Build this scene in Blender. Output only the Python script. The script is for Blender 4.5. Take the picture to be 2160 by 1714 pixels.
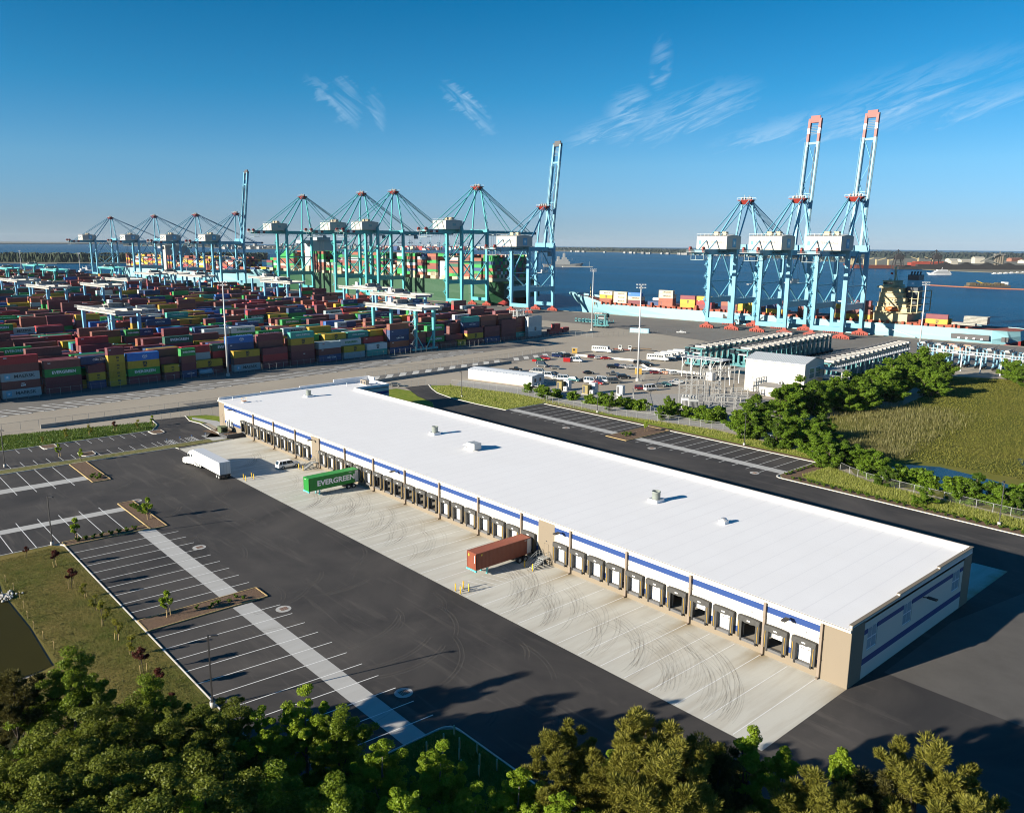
import bpy, bmesh, math, random
import numpy as np
from mathutils import Vector, Matrix
from math import sin, cos, pi, radians as RAD
for o in list(bpy.data.objects): bpy.data.objects.remove(o)
SCN = bpy.context.scene
COL = SCN.collection
random.seed(7)

# ---------------------------------------------------------------- camera
CAM_LOC = Vector((41.456, -92.992, 53.923))
CF = 1725.5                      # focal length in pixels of a 2160 px wide frame
PITCH, ROLL, YAW = 0.196783, 0.008694, -0.842769
_F = Vector((cos(PITCH)*sin(YAW), cos(PITCH)*cos(YAW), -sin(PITCH)))
_R = Vector((cos(YAW), -sin(YAW), 0.0))
_U = _R.cross(_F)
_R2 = cos(ROLL)*_R + sin(ROLL)*_U
_U2 = -sin(ROLL)*_R + cos(ROLL)*_U
cd = bpy.data.cameras.new('camera')
cd.sensor_fit = 'HORIZONTAL'; cd.sensor_width = 36.0
cd.lens = 36.0*CF/2160.0
cd.clip_start = 0.5; cd.clip_end = 60000.0
co = bpy.data.objects.new('camera', cd)
COL.objects.link(co)
co.matrix_world = Matrix((( _R2.x, _U2.x, -_F.x, CAM_LOC.x), (_R2.y, _U2.y, -_F.y, CAM_LOC.y), (_R2.z, _U2.z, -_F.z, CAM_LOC.z), (0, 0, 0, 1)))
SCN.camera = co

def G(x, y, z=0.0):
    "survey helper: the point of the level plane z that the photograph shows at pixel x, y"
    d = _F + _R2*((x-1080)/CF) - _U2*((y-857)/CF)
    return CAM_LOC + d*((z-CAM_LOC.z)/d.z)

# ---------------------------------------------------------------- world, sun, exposure
SUN_EL, SUN_AZ = RAD(17.0), RAD(76.0)     # light travels towards azimuth SUN_AZ (from +X)
SUNV = Vector((-cos(SUN_AZ)*cos(SUN_EL), -sin(SUN_AZ)*cos(SUN_EL), sin(SUN_EL)))
W = bpy.data.worlds.new('World'); SCN.world = W; W.use_nodes = True
nt = W.node_tree; nt.nodes.clear()
def N(t, kind, **kw):
    n = t.nodes.new(kind)
    for k, v in kw.items():
        if k == 'inp':
            for a, b in v.items():
                try: n.inputs[a].default_value = b
                except Exception: n.inputs[a].default_value = (*b, 1.0) if len(b) == 3 else b
        else: setattr(n, k, v)
    return n
def LK(t, a, b): t.links.new(a, b)
W.cycles.sampling_method = 'MANUAL'; W.cycles.sample_map_resolution = 256
wout = N(nt, 'ShaderNodeOutputWorld'); wbg = N(nt, 'ShaderNodeBackground'); wbg.inputs[1].default_value = 0.095
sky = N(nt, 'ShaderNodeTexSky', sky_type='NISHITA', sun_disc=False)
sky.sun_elevation = SUN_EL; sky.sun_rotation = RAD(194.0); sky.altitude = 50; sky.air_density = 0.9; sky.dust_density = 0.15; sky.ozone_density = 6.0
hs = N(nt, 'ShaderNodeHueSaturation', inp={'Hue': 0.5, 'Saturation': 1.0, 'Value': 1.0}); LK(nt, sky.outputs[0], hs.inputs['Color'])
# deeper blue with height above the horizon, cirrus wisps far overhead (both functions of the view direction only)
tc = N(nt, 'ShaderNodeTexCoord'); sx = N(nt, 'ShaderNodeSeparateXYZ'); LK(nt, tc.outputs['Generated'], sx.inputs[0])
def MT(t, op, a, b=None, clamp=False):
    n = N(t, 'ShaderNodeMath', operation=op, use_clamp=clamp)
    for i, v in enumerate((a, b)):
        if v is None: continue
        if hasattr(v, 'links'): LK(t, v, n.inputs[i])
        else: n.inputs[i].default_value = v
    return n.outputs[0]
def RAMP(t, fac, stops, interp='LINEAR'):
    r = N(t, 'ShaderNodeValToRGB'); r.color_ramp.interpolation = interp
    while len(r.color_ramp.elements) < len(stops): r.color_ramp.elements.new(0.5)
    for e, (p, c) in zip(r.color_ramp.elements, stops): e.position = p; e.color = (*c, 1) if len(c) == 3 else c
    LK(t, fac, r.inputs[0]); return r.outputs[0]
def MIX(t, fac, a, b, blend='MIX'):
    n = N(t, 'ShaderNodeMix', data_type='RGBA', blend_type=blend)
    for i, v in ((0, fac), (6, a), (7, b)):
        if hasattr(v, 'links'): LK(t, v, n.inputs[i])
        elif i == 0: n.inputs[0].default_value = v
        else: n.inputs[i].default_value = (*v, 1) if len(v) == 3 else v
    return n.outputs[2]
grad = RAMP(nt, sx.outputs[2], [(0.0, (0.47, 0.53, 0.70)), (0.026, (0.44, 0.50, 0.63)), (0.089, (0.44, 0.60, 0.63)), (0.166, (0.165, 0.56, 0.60)), (0.257, (0.045, 0.48, 0.54)), (0.5, (0.04, 0.43, 0.50))])
skyc = MIX(nt, 1.0, hs.outputs[0], grad, 'MULTIPLY')
def streaks(ang, seed):
    "noise drawn out along one direction of the sky, for wind-combed cirrus"
    e, n = _R2, Vector((0, 0, 1)); a = (e*cos(ang)+n*sin(ang)); b_ = (-e*sin(ang)+n*cos(ang)); o = []
    for v in (a, b_):
        d = N(nt, 'ShaderNodeVectorMath', operation='DOT_PRODUCT'); LK(nt, tc.outputs['Generated'], d.inputs[0]); d.inputs[1].default_value = v; o.append(d.outputs['Value'])
    cb = N(nt, 'ShaderNodeCombineXYZ'); LK(nt, MT(nt, 'MULTIPLY', o[0], 16.0), cb.inputs[0]); LK(nt, MT(nt, 'MULTIPLY', o[1], 95.0), cb.inputs[1]); cb.inputs[2].default_value = seed
    nz = N(nt, 'ShaderNodeTexNoise', inp={'Scale': 1.0, 'Detail': 7.0, 'Roughness': 0.66, 'Distortion': 1.2}); LK(nt, cb.outputs[0], nz.inputs['Vector']); return nz.outputs[0]
NZA, NZB = streaks(RAD(22), 1.7), streaks(RAD(-42), 5.2)
STA, STB = [MT(nt, 'MULTIPLY', MT(nt, 'SUBTRACT', z_, 0.40, True), 3.2, True) for z_ in (NZA, NZB)]
wob = MT(nt, 'MULTIPLY', MT(nt, 'SUBTRACT', NZA, 0.5), 0.05)
def wisp(az, el, length, width, ang, amt):
    "a cirrus streak: a soft ellipse on the sky dome, wobbled and broken up by the shared noise"
    c = Vector((cos(az)*cos(el), sin(az)*cos(el), sin(el))); e = Vector((sin(az), -cos(az), 0)); n = Vector((-cos(az)*sin(el), -sin(az)*sin(el), cos(el)))
    a = e*cos(ang)+n*sin(ang); b = -e*sin(ang)+n*cos(ang)
    def dot(v):
        d = N(nt, 'ShaderNodeVectorMath', operation='DOT_PRODUCT'); LK(nt, tc.outputs['Generated'], d.inputs[0]); d.inputs[1].default_value = v; return d.outputs['Value']
    du = MT(nt, 'DIVIDE', dot(a), length); dv = MT(nt, 'DIVIDE', MT(nt, 'ADD', dot(b), wob), width)
    fo = MT(nt, 'SUBTRACT', 1.0, MT(nt, 'ADD', MT(nt, 'MULTIPLY', du, du), MT(nt, 'MULTIPLY', dv, dv)), True)
    return MT(nt, 'MULTIPLY', fo, MT(nt, 'MULTIPLY', MT(nt, 'GREATER_THAN', dot(c), 0.5), amt))
def skydir(x, y):
    d = (_F + _R2*((x-1080)/CF) - _U2*((y-857)/CF)).normalized(); return math.atan2(d.y, d.x), math.asin(d.z)
acc = None
for x, y, L, w_, ang, amt, k_ in [(1440, 235, .095, .026, 18, .60, 0), (1320, 235, .035, .024, 50, .75, 0), (1265, 270, .05, .012, 20, .5, 0), (1650, 265, .09, .011, 14, .55, 0), (1850, 225, .11, .022, 20, .62, 0), (1395, 130, .014, .03, -5, .5, 0), (990, 230, .045, .012, -38, .62, 1), (735, 215, .018, .028, 15, .5, 1), (792, 232, .012, .028, 8, .45, 1), (700, 215, .042, .009, -45, .5, 1), (2080, 215, .12, .016, 10, .5, 0), (1990, 150, .14, .02, 8, .25, 0)]:
    az, el = skydir(x, y)
    w1 = MT(nt, 'MULTIPLY', wisp(az, el, L, w_, RAD(ang), amt), STB if k_ else STA)
    acc = w1 if acc is None else MT(nt, 'MAXIMUM', acc, w1)
skyc = MIX(nt, MT(nt, 'MULTIPLY', acc, 0.8, True), skyc, (3.0, 4.0, 4.9))
LK(nt, skyc, wbg.inputs[0]); LK(nt, wbg.outputs[0], wout.inputs[0])

sl = bpy.data.lights.new('sun', 'SUN'); sl.energy = 5.0; sl.angle = RAD(0.53); sl.color = (1.0, 0.91, 0.76)
so = bpy.data.objects.new('sun', sl); COL.objects.link(so)
so.rotation_euler = SUNV.to_track_quat('Z', 'Y').to_euler(); so.location = (0, 0, 200)
SCN.view_settings.view_transform = 'Standard'; SCN.view_settings.look = 'None'
SCN.view_settings.exposure = 1.15; SCN.view_settings.gamma = 1.0
SCN.render.engine = 'CYCLES'
SCN.cycles.max_bounces = 5; SCN.cycles.diffuse_bounces = 2; SCN.cycles.glossy_bounces = 2; SCN.cycles.transmission_bounces = 3; SCN.cycles.transparent_max_bounces = 8
SCN.cycles.filter_width = 1.05
SCN.cycles.use_denoising = True; SCN.cycles.caustics_reflective = False; SCN.cycles.caustics_refractive = False

# ---------------------------------------------------------------- materials
_M = {}
def mat(name, col, rough=0.7, var=0.0, vs=1.0, metal=0.0, bump=0.0, bs=20.0, spec=0.5, col2=None, isl=0.0, obj=0.0):
    "principled material; var = strength of noise mottling towards col2 (or darker), isl / obj = value spread per island / object"
    if name in _M: return _M[name]
    m = bpy.data.materials.new(name); m.use_nodes = True; t = m.node_tree
    b = t.nodes['Principled BSDF']; b.inputs['Roughness'].default_value = rough; b.inputs['Metallic'].default_value = metal
    b.inputs['Specular IOR Level'].default_value = spec
    c = None
    if var > 0:
        g = N(t, 'ShaderNodeNewGeometry')
        n1 = N(t, 'ShaderNodeTexNoise', inp={'Scale': vs, 'Detail': 8.0, 'Roughness': 0.65}); LK(t, g.outputs['Position'], n1.inputs['Vector'])
        f = RAMP(t, n1.outputs[0], [(0.32, (0, 0, 0)), (0.68, (1, 1, 1))])
        c = MIX(t, MT(t, 'MULTIPLY', f, var), col, col2 or tuple(x*0.45 for x in col))
    if isl > 0 or obj > 0:
        src = N(t, 'ShaderNodeNewGeometry').outputs['Random Per Island'] if isl > 0 else N(t, 'ShaderNodeObjectInfo').outputs['Random']
        h = N(t, 'ShaderNodeHueSaturation'); k = isl or obj
        LK(t, MT(t, 'ADD', MT(t, 'MULTIPLY', src, 2*k), 1-k), h.inputs['Value'])
        if c is None: h.inputs['Color'].default_value = (*col, 1)
        else: LK(t, c, h.inputs['Color'])
        c = h.outputs[0]
    if c is None: b.inputs['Base Color'].default_value = (*col, 1)
    else: LK(t, c, b.inputs['Base Color'])
    if bump > 0:
        g = N(t, 'ShaderNodeNewGeometry'); nz = N(t, 'ShaderNodeTexNoise', inp={'Scale': bs, 'Detail': 4.0}); LK(t, g.outputs['Position'], nz.inputs['Vector'])
        bp = N(t, 'ShaderNodeBump', inp={'Strength': bump, 'Distance': 0.1}); LK(t, nz.outputs[0], bp.inputs['Height']); LK(t, bp.outputs[0], b.inputs['Normal'])
    _M[name] = m; return m

# ---------------------------------------------------------------- mesh building
class MB:
    def __init__(s): s.v = []; s.f = []; s.mi = []; s.mats = []; s.cur = 0; s.sm = []; s.smooth = False
    def use(s, m):
        if m not in s.mats: s.mats.append(m)
        s.cur = s.mats.index(m); return s
    def add(s, vs, fs):
        o = len(s.v); s.v.extend([tuple(p) for p in vs])
        for f in fs: s.f.append(tuple(i+o for i in f)); s.mi.append(s.cur); s.sm.append(s.smooth)
        return s
    def box(s, x0, y0, z0, x1, y1, z1):
        return s.add([(x0,y0,z0),(x1,y0,z0),(x1,y1,z0),(x0,y1,z0),(x0,y0,z1),(x1,y0,z1),(x1,y1,z1),(x0,y1,z1)],
                     [(3,2,1,0),(4,5,6,7),(0,1,5,4),(1,2,6,5),(2,3,7,6),(3,0,4,7)])
    def quad(s, a, b, c, d): return s.add([a, b, c, d], [(0,1,2,3)])
    def rect(s, x0, y0, x1, y1, z): return s.quad((x0,y0,z),(x1,y0,z),(x1,y1,z),(x0,y1,z))
    def prism(s, poly, z0, z1, top=True, bottom=False):
        n = len(poly); A = sum(poly[i][0]*poly[(i+1)%n][1]-poly[(i+1)%n][0]*poly[i][1] for i in range(n))
        if A < 0: poly = poly[::-1]
        vs = [(p[0],p[1],z0) for p in poly]+[(p[0],p[1],z1) for p in poly]
        fs = [(i,(i+1)%n,(i+1)%n+n,i+n) for i in range(n)]
        if top: fs.append(tuple(range(n,2*n)))
        if bottom: fs.append(tuple(range(n-1,-1,-1)))
        return s.add(vs, fs)
    def sheet(s, poly, z):
        n = len(poly); A = sum(poly[i][0]*poly[(i+1)%n][1]-poly[(i+1)%n][0]*poly[i][1] for i in range(n))
        if A < 0: poly = poly[::-1]
        return s.add([(p[0],p[1],z) for p in poly], [tuple(range(n))])
    def bar(s, p, q, w, h=None, up=(0,0,1)):
        "square section beam from p to q, w wide (sideways) and h tall"
        p, q = Vector(p), Vector(q); d = q-p
        if d.length < 1e-6: return s
        d.normalize(); up = Vector(up)
        if abs(d.dot(up)) > 0.98: up = Vector((1,0,0)) if abs(d.x) < 0.9 else Vector((0,1,0))
        a = d.cross(up).normalized()*(w/2); b = a.cross(d).normalized()*((h or w)/2)
        vs = [p-a-b, p+a-b, p+a+b, p-a+b, q-a-b, q+a-b, q+a+b, q-a+b]
        return s.add(vs, [(0,1,2,3),(7,6,5,4),(1,0,4,5),(2,1,5,6),(3,2,6,7),(0,3,7,4)])
    def tube(s, p, q, r, n=8, r2=None, cap=True):
        p, q = Vector(p), Vector(q); d = (q-p).normalized(); r2 = r if r2 is None else r2
        up = Vector((0,0,1)) if abs(d.z) < 0.95 else Vector((1,0,0)); a = d.cross(up).normalized(); b = a.cross(d)
        vs = []
        for P, rr in ((p, r), (q, r2)):
            for i in range(n):
                t = 2*pi*i/n; vs.append(P+a*(rr*cos(t))+b*(rr*sin(t)))
        fs = [(i,i+n,(i+1)%n+n,(i+1)%n) for i in range(n)]
        if cap: fs += [tuple(range(n)), tuple(range(2*n-1,n-1,-1))]
        return s.add(vs, fs)
    def loft(s, rings, cap=True, close=True):
        n = len(rings[0]); vs = [p for r in rings for p in r]; fs = []
        for k in range(len(rings)-1):
            for i in range(n if close else n-1): fs.append((k*n+i, k*n+(i+1)%n, (k+1)*n+(i+1)%n, (k+1)*n+i))
        if cap: fs += [tuple(range(n-1,-1,-1)), tuple(range((len(rings)-1)*n, len(rings)*n))]
        return s.add(vs, fs)
    def ico(s, c, r, sub=1, sq=(1,1,1)):
        bm = bmesh.new(); bmesh.ops.create_icosphere(bm, subdivisions=sub, radius=1.0)
        bm.verts.index_update()
        s.add([(c[0]+v.co.x*r*sq[0], c[1]+v.co.y*r*sq[1], c[2]+v.co.z*r*sq[2]) for v in bm.verts], [tuple(v.index for v in f.verts) for f in bm.faces]); bm.free(); return s
    def mesh(s, name):
        me = bpy.data.meshes.new(name); me.from_pydata(s.v, [], s.f); me.update()
        for m in s.mats: me.materials.append(m)
        if s.mats: me.polygons.foreach_set('material_index', s.mi)
        me.polygons.foreach_set('use_smooth', s.sm); me.update(); return me
    def build(s, name, parent=None, loc=None, rz=0.0):
        return OBJ(name, s.mesh(name), parent, loc, rz)
def OBJ(name, me, parent=None, loc=None, rz=0.0, sc=None):
    o = bpy.data.objects.new(name, me); COL.objects.link(o)
    if parent is not None: o.parent = parent
    if loc is not None: o.location = loc
    if rz: o.rotation_euler = (0,0,rz)
    if sc: o.scale = sc
    return o
def mb(m=None):
    b = MB()
    if m: b.use(m)
    return b
def thing(name, label, cat, loc=(0,0,0), rz=0.0, group=None):
    o = bpy.data.objects.new(name, None); COL.objects.link(o); o.location = loc; o.rotation_euler = (0,0,rz); o.empty_display_size = 0.5
    o['label'] = label; o['category'] = cat
    if group: o['group'] = group
    return o
def tag(o, label, cat, group=None):
    o['label'] = label; o['category'] = cat
    if group: o['group'] = group
    return o
def struct(o): o['kind'] = 'structure'; return o
def stuff(o, label=None, cat=None):
    o['kind'] = 'stuff'
    if label: o['label'] = label
    if cat: o['category'] = cat
    return o
def dup(root, loc, rz=None, label=None, group=None, sc=None):
    r = root.copy(); COL.objects.link(r); r.location = loc
    if rz is not None: r.rotation_euler = (0,0,rz)
    if sc: r.scale = sc
    if label: r['label'] = label
    if group: r['group'] = group
    for ch in root.children:
        c = ch.copy(); COL.objects.link(c); c.parent = r
        for g in ch.children:
            d = g.copy(); COL.objects.link(d); d.parent = c
    return r
_T = {}
def text_me(s, size, m, bold=0.0, align='CENTER', sx_=1.0):
    "flat lettering mesh lying in the XZ plane, facing -Y, centred on the origin"
    k = (s, size, m.name, bold, sx_)
    if k in _T: return _T[k]
    cu = bpy.data.curves.new('lettering', 'FONT'); cu.body = s; cu.size = size; cu.align_x = align; cu.align_y = 'CENTER'; cu.offset = bold; cu.resolution_u = 2
    o = bpy.data.objects.new('tmp', cu); COL.objects.link(o)
    dg = bpy.context.evaluated_depsgraph_get(); me = bpy.data.meshes.new_from_object(o.evaluated_get(dg))
    bpy.data.objects.remove(o); bpy.data.curves.remove(cu)
    me.name = 'lettering'
    me.transform(Matrix(((sx_,0,0,0),(0,0,-1,0),(0,1,0,0),(0,0,0,1)))); me.materials.clear(); me.materials.append(m)
    _T[k] = me; return me

# ================================================================ GROUND, ROADS, LOTS
M_LAND = mat('port_pavement', (0.36, 0.315, 0.25), 0.9, 0.55, 0.035, col2=(0.27, 0.235, 0.19), bump=0.15, bs=3)
M_TARMAC = mat('old_tarmac', (0.175, 0.162, 0.145), 0.9, 0.6, 0.06, col2=(0.115, 0.108, 0.10), bump=0.15, bs=4)
M_KERB = mat('kerb_concrete', (0.62, 0.60, 0.55), 0.8, 0.3, 0.8)
M_PAINT = mat('white_road_paint', (0.78, 0.78, 0.76), 0.6, 0.35, 3.0, col2=(0.45, 0.45, 0.43))
def asphalt_mat():
    m = mat('site_asphalt', (0.046, 0.043, 0.042), 0.82); t = m.node_tree; b = t.nodes['Principled BSDF']
    g = N(t, 'ShaderNodeNewGeometry')
    n1 = N(t, 'ShaderNodeTexNoise', inp={'Scale': 0.05, 'Detail': 9.0, 'Roughness': 0.62, 'Distortion': 0.7}); LK(t, g.outputs['Position'], n1.inputs['Vector'])
    mp = N(t, 'ShaderNodeMapping'); mp.inputs['Scale'].default_value = (0.05, 0.42, 1); mp.inputs['Rotation'].default_value = (0, 0, 0.15); LK(t, g.outputs['Position'], mp.inputs[0])
    n2 = N(t, 'ShaderNodeTexNoise', inp={'Scale': 1.0, 'Detail': 7.0, 'Roughness': 0.6, 'Distortion': 1.2}); LK(t, mp.outputs[0], n2.inputs['Vector'])
    n3 = N(t, 'ShaderNodeTexNoise', inp={'Scale': 14.0, 'Detail': 3.0}); LK(t, g.outputs['Position'], n3.inputs['Vector'])
    c = MIX(t, RAMP(t, n1.outputs[0], [(0.35, (0, 0, 0)), (0.72, (1, 1, 1))]), (0.036, 0.034, 0.034), (0.092, 0.083, 0.076))
    c = MIX(t, MT(t, 'MULTIPLY', RAMP(t, n2.outputs[0], [(0.55, (0, 0, 0)), (0.78, (1, 1, 1))]), 0.55), c, (0.15, 0.134, 0.118))
    c = MIX(t, MT(t, 'MULTIPLY', RAMP(t, n3.outputs[0], [(0.4, (0, 0, 0)), (0.7, (1, 1, 1))]), 0.3), c, (0.022, 0.021, 0.021))
    LK(t, c, b.inputs['Base Color']); b.inputs['Specular IOR Level'].default_value = 0.25
    bp = N(t, 'ShaderNodeBump', inp={'Strength': 0.25, 'Distance': 0.02}); LK(t, n3.outputs[0], bp.inputs['Height']); LK(t, bp.outputs[0], b.inputs['Normal'])
    return m
M_ASPH = asphalt_mat()
def concrete_mat(name, base, stain, joint=None):
    m = mat(name, base, 0.85); t = m.node_tree; b = t.nodes['Principled BSDF']
    g = N(t, 'ShaderNodeNewGeometry')
    mp = N(t, 'ShaderNodeMapping'); mp.inputs['Scale'].default_value = (0.55, 0.06, 1); LK(t, g.outputs['Position'], mp.inputs[0])
    n2 = N(t, 'ShaderNodeTexNoise', inp={'Scale': 1.0, 'Detail': 8.0, 'Roughness': 0.65, 'Distortion': 0.5}); LK(t, mp.outputs[0], n2.inputs['Vector'])
    n1 = N(t, 'ShaderNodeTexNoise', inp={'Scale': 0.12, 'Detail': 8.0, 'Roughness': 0.6}); LK(t, g.outputs['Position'], n1.inputs['Vector'])
    c = MIX(t, MT(t, 'MULTIPLY', RAMP(t, n2.outputs[0], [(0.42, (0, 0, 0)), (0.72, (1, 1, 1))]), 0.75), base, stain)
    c = MIX(t, MT(t, 'MULTIPLY', RAMP(t, n1.outputs[0], [(0.45, (0, 0, 0)), (0.7, (1, 1, 1))]), 0.5), c, tuple(x*0.82 for x in base))
    LK(t, c, b.inputs['Base Color']); return m
M_APRON = concrete_mat('apron_concrete', (0.55, 0.535, 0.475), (0.40, 0.36, 0.29))
def apron_stains():
    "rusty run-off below each downspout, fading out over the slab"
    t = M_APRON.node_tree; b = t.nodes['Principled BSDF']; src = b.inputs['Base Color'].links[0].from_socket; g = N(t, 'ShaderNodeNewGeometry'); s_ = N(t, 'ShaderNodeSeparateXYZ'); LK(t, g.outputs['Position'], s_.inputs[0])
    nz = N(t, 'ShaderNodeTexNoise', inp={'Scale': 0.45, 'Detail': 7.0, 'Roughness': 0.7}); LK(t, g.outputs['Position'], nz.inputs['Vector'])
    dx = MT(t, 'PINGPONG', MT(t, 'ADD', s_.outputs[0], 11.72+12.05*20), 6.025)
    fx = MT(t, 'SUBTRACT', 1.0, MT(t, 'DIVIDE', MT(t, 'ADD', dx, MT(t, 'MULTIPLY', MT(t, 'SUBTRACT', nz.outputs[0], 0.5), 4.0)), 2.2), True)
    fy = MT(t, 'ADD', 1.0, MT(t, 'DIVIDE', MT(t, 'ADD', s_.outputs[1], MT(t, 'MULTIPLY', MT(t, 'SUBTRACT', nz.outputs[0], 0.5), 8.0)), 7.0), True)
    LK(t, MIX(t, MT(t, 'MULTIPLY', MT(t, 'MULTIPLY', fx, fy), 0.85), src, (0.30, 0.215, 0.095)), b.inputs['Base Color'])
apron_stains()
M_STRIP = concrete_mat('strip_concrete', (0.43, 0.425, 0.41), (0.36, 0.35, 0.33))
def grass_mat(name, a, b_, sc=0.25, dry=None, dsc=0.06):
    m = mat(name, a, 0.9, spec=0.1); t = m.node_tree; b = t.nodes['Principled BSDF']; g = N(t, 'ShaderNodeNewGeometry')
    n1 = N(t, 'ShaderNodeTexNoise', inp={'Scale': sc, 'Detail': 10.0, 'Roughness': 0.7, 'Distortion': 0.6}); LK(t, g.outputs['Position'], n1.inputs['Vector'])
    c = MIX(t, RAMP(t, n1.outputs[0], [(0.35, (0, 0, 0)), (0.65, (1, 1, 1))]), a, b_)
    if dry:
        n2 = N(t, 'ShaderNodeTexNoise', inp={'Scale': dsc, 'Detail': 6.0, 'Roughness': 0.6}); LK(t, g.outputs['Position'], n2.inputs['Vector'])
        c = MIX(t, RAMP(t, n2.outputs[0], [(0.42, (0, 0, 0)), (0.62, (1, 1, 1))]), c, dry)
    LK(t, c, b.inputs['Base Color'])
    n3 = N(t, 'ShaderNodeTexNoise', inp={'Scale': 5.0, 'Detail': 6.0}); LK(t, g.outputs['Position'], n3.inputs['Vector'])
    bp = N(t, 'ShaderNodeBump', inp={'Strength': 0.45, 'Distance': 0.12}); LK(t, n3.outputs[0], bp.inputs['Height']); LK(t, bp.outputs[0], b.inputs['Normal'])
    return m
M_LAWN = grass_mat('lawn', (0.070, 0.095, 0.015), (0.16, 0.14, 0.038), 0.35, (0.185, 0.145, 0.045), 0.09)
M_TURF = grass_mat('roadside_turf', (0.115, 0.185, 0.018), (0.24, 0.26, 0.045), 0.5)
M_MARSHG = grass_mat('marsh_grass', (0.13, 0.135, 0.022), (0.20, 0.175, 0.04), 0.08, (0.105, 0.118, 0.022), 0.03)
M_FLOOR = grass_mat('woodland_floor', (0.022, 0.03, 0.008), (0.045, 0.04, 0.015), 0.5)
M_DEEPG = grass_mat('deep_green_grass', (0.035, 0.095, 0.012), (0.075, 0.12, 0.02), 0.6)  # bank grass, a deeper green than the roadside turf
M_MULCH = mat('bark_mulch', (0.165, 0.098, 0.055), 0.95, 0.8, 2.2, col2=(0.085, 0.05, 0.03), bump=0.8, bs=6)
M_GRAVEL = mat('grey_gravel', (0.34, 0.325, 0.30), 0.95, 0.5, 0.8, col2=(0.23, 0.22, 0.205), bump=0.4, bs=8)
QT = math.tan(RAD(6.0))
def rail_y(x): return 346.0+QT*(x+457.0)          # line of the landside crane rail
QA = RAD(6.0); E1 = Vector((cos(QA), sin(QA), 0)); E2 = Vector((-sin(QA), cos(QA), 0))
def quay_y(x): return rail_y(x)+37.5
# mainland with the quay as its far edge, cut off by the water beyond
land = mb(M_LAND)
poly = [(-2200, quay_y(-2200)-120), (-1640, quay_y(-1640)-30), (-1560, quay_y(-1560)), (-40, quay_y(-40)), (60, 330), (900, 420), (900, -900), (-2200, -900)]
land.prism(poly, -6.0, -0.10)
struct(land.build('port_ground'))
qf = mb(mat('quay_face', (0.20, 0.185, 0.16), 0.9, 0.6, 0.4)); 
for i in range(38):
    a = -1560+i*40; qf.box(a, 0, -6, a+39.6, 0.8, 0.18)
q_ = qf.build('quay_kerb'); struct(q_)
for v in q_.data.vertices: v.co.y += quay_y(v.co.x)-0.4
# apron tarmac behind the ship cranes and the container yard floor
b = mb(M_TARMAC)
b.sheet([(-1600, rail_y(-1600)-25), (-1600, quay_y(-1600)-1.5), (-48, quay_y(-48)-1.5), (-60, rail_y(-60)-45), (-230, rail_y(-230)-70), (-330, rail_y(-330)-40)], -0.05)
struct(b.build('quay_apron'))
b = mb(mat('yard_floor', (0.10, 0.095, 0.09), 0.9, 0.5, 0.1)); b.sheet([(-1550, -400), (-263, -400), (-276, -40), (-290, 90), (-306, 262), (-1560, 205)], -0.06); struct(b.build('yard_floor'))
# ---- site asphalt (one sheet), apron, strips
b = mb(M_ASPH)
b.sheet([(-175, -90), (-175, 0), (-140, 0), (-140, 20), (60, 20), (320, 20), (320, -41.7), (-26.1, -41.7), (-26.1, -60.3), (-117.6, -60.3), (-117.6, -90)], -0.004)
b.sheet([(-200, -90), (-200, -16), (-206, -13), (-214, -12), (-213, -3), (-206, -4.5), (-200, -3.5), (-186, -4.5), (-179, -5.2), (-178.6, -90)], -0.004)
b.sheet([(320, 20), (-150, 20), (-150, 30), (-172, 36), (-174, 56), (-176, 66), (-183, 70.5), (-195, 73), (-206, 77.5), (-214, 80), (-213, 90), (-205, 86), (-197, 82.5), (-186, 80.3), (-171, 80.2), (-157, 81), (-157, 98.5), (-57.4, 98.5), (-57.4, 80.5), (-56, 78.7), (320, 78.7)], -0.004)
struct(b.build('asphalt_lot'))
b = mb(mat('weathered_asphalt', (0.105, 0.097, 0.088), 0.9, 0.5, 0.15)); b.sheet([(1.2, 7.7), (90, 7.5), (150, 40), (150, 78.5), (10, 78.5), (1.2, 30)], 0.001); struct(b.build('old_asphalt_patch'))
ap = mb(M_APRON)
ap.sheet([(-173.0, -19.2), (0.0, -19.2), (0.0, 0.05), (-175.2, 0.05), (-174.6, -3.8)], 0.004)
ap.sheet([(-5.5, 38.0), (-0.1, 38.0), (-0.1, 57.2), (-5.5, 56.9)], 0.004)
struct(ap.build('dock_apron'))
cs = mb(M_STRIP)
for x0, x1, y0, y1 in ((-115.2, -75.7, -48, -45), (-71.6, -26.3, -48, -45), (-161.3, -157.8, -90, -45.3), (-132.0, -129.3, -90, -45.8), (-156.6, -111.4, 82.3, 85.3), (-103.2, -57.5, 82.3, 85.3)):
    cs.rect(x0, y0, x1, y1, 0.004)
cs.sheet([(-181, -9), (-176, -9), (-176, -4.4), (-186, -2.0), (-198, -1.2), (-207, -3), (-210, -2), (-200, 2), (-193.4, 2), (-193.4, 0), (-190, -0.1), (-177.5, -2.2)], 0.10)
struct(cs.build('concrete_strips'))
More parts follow.
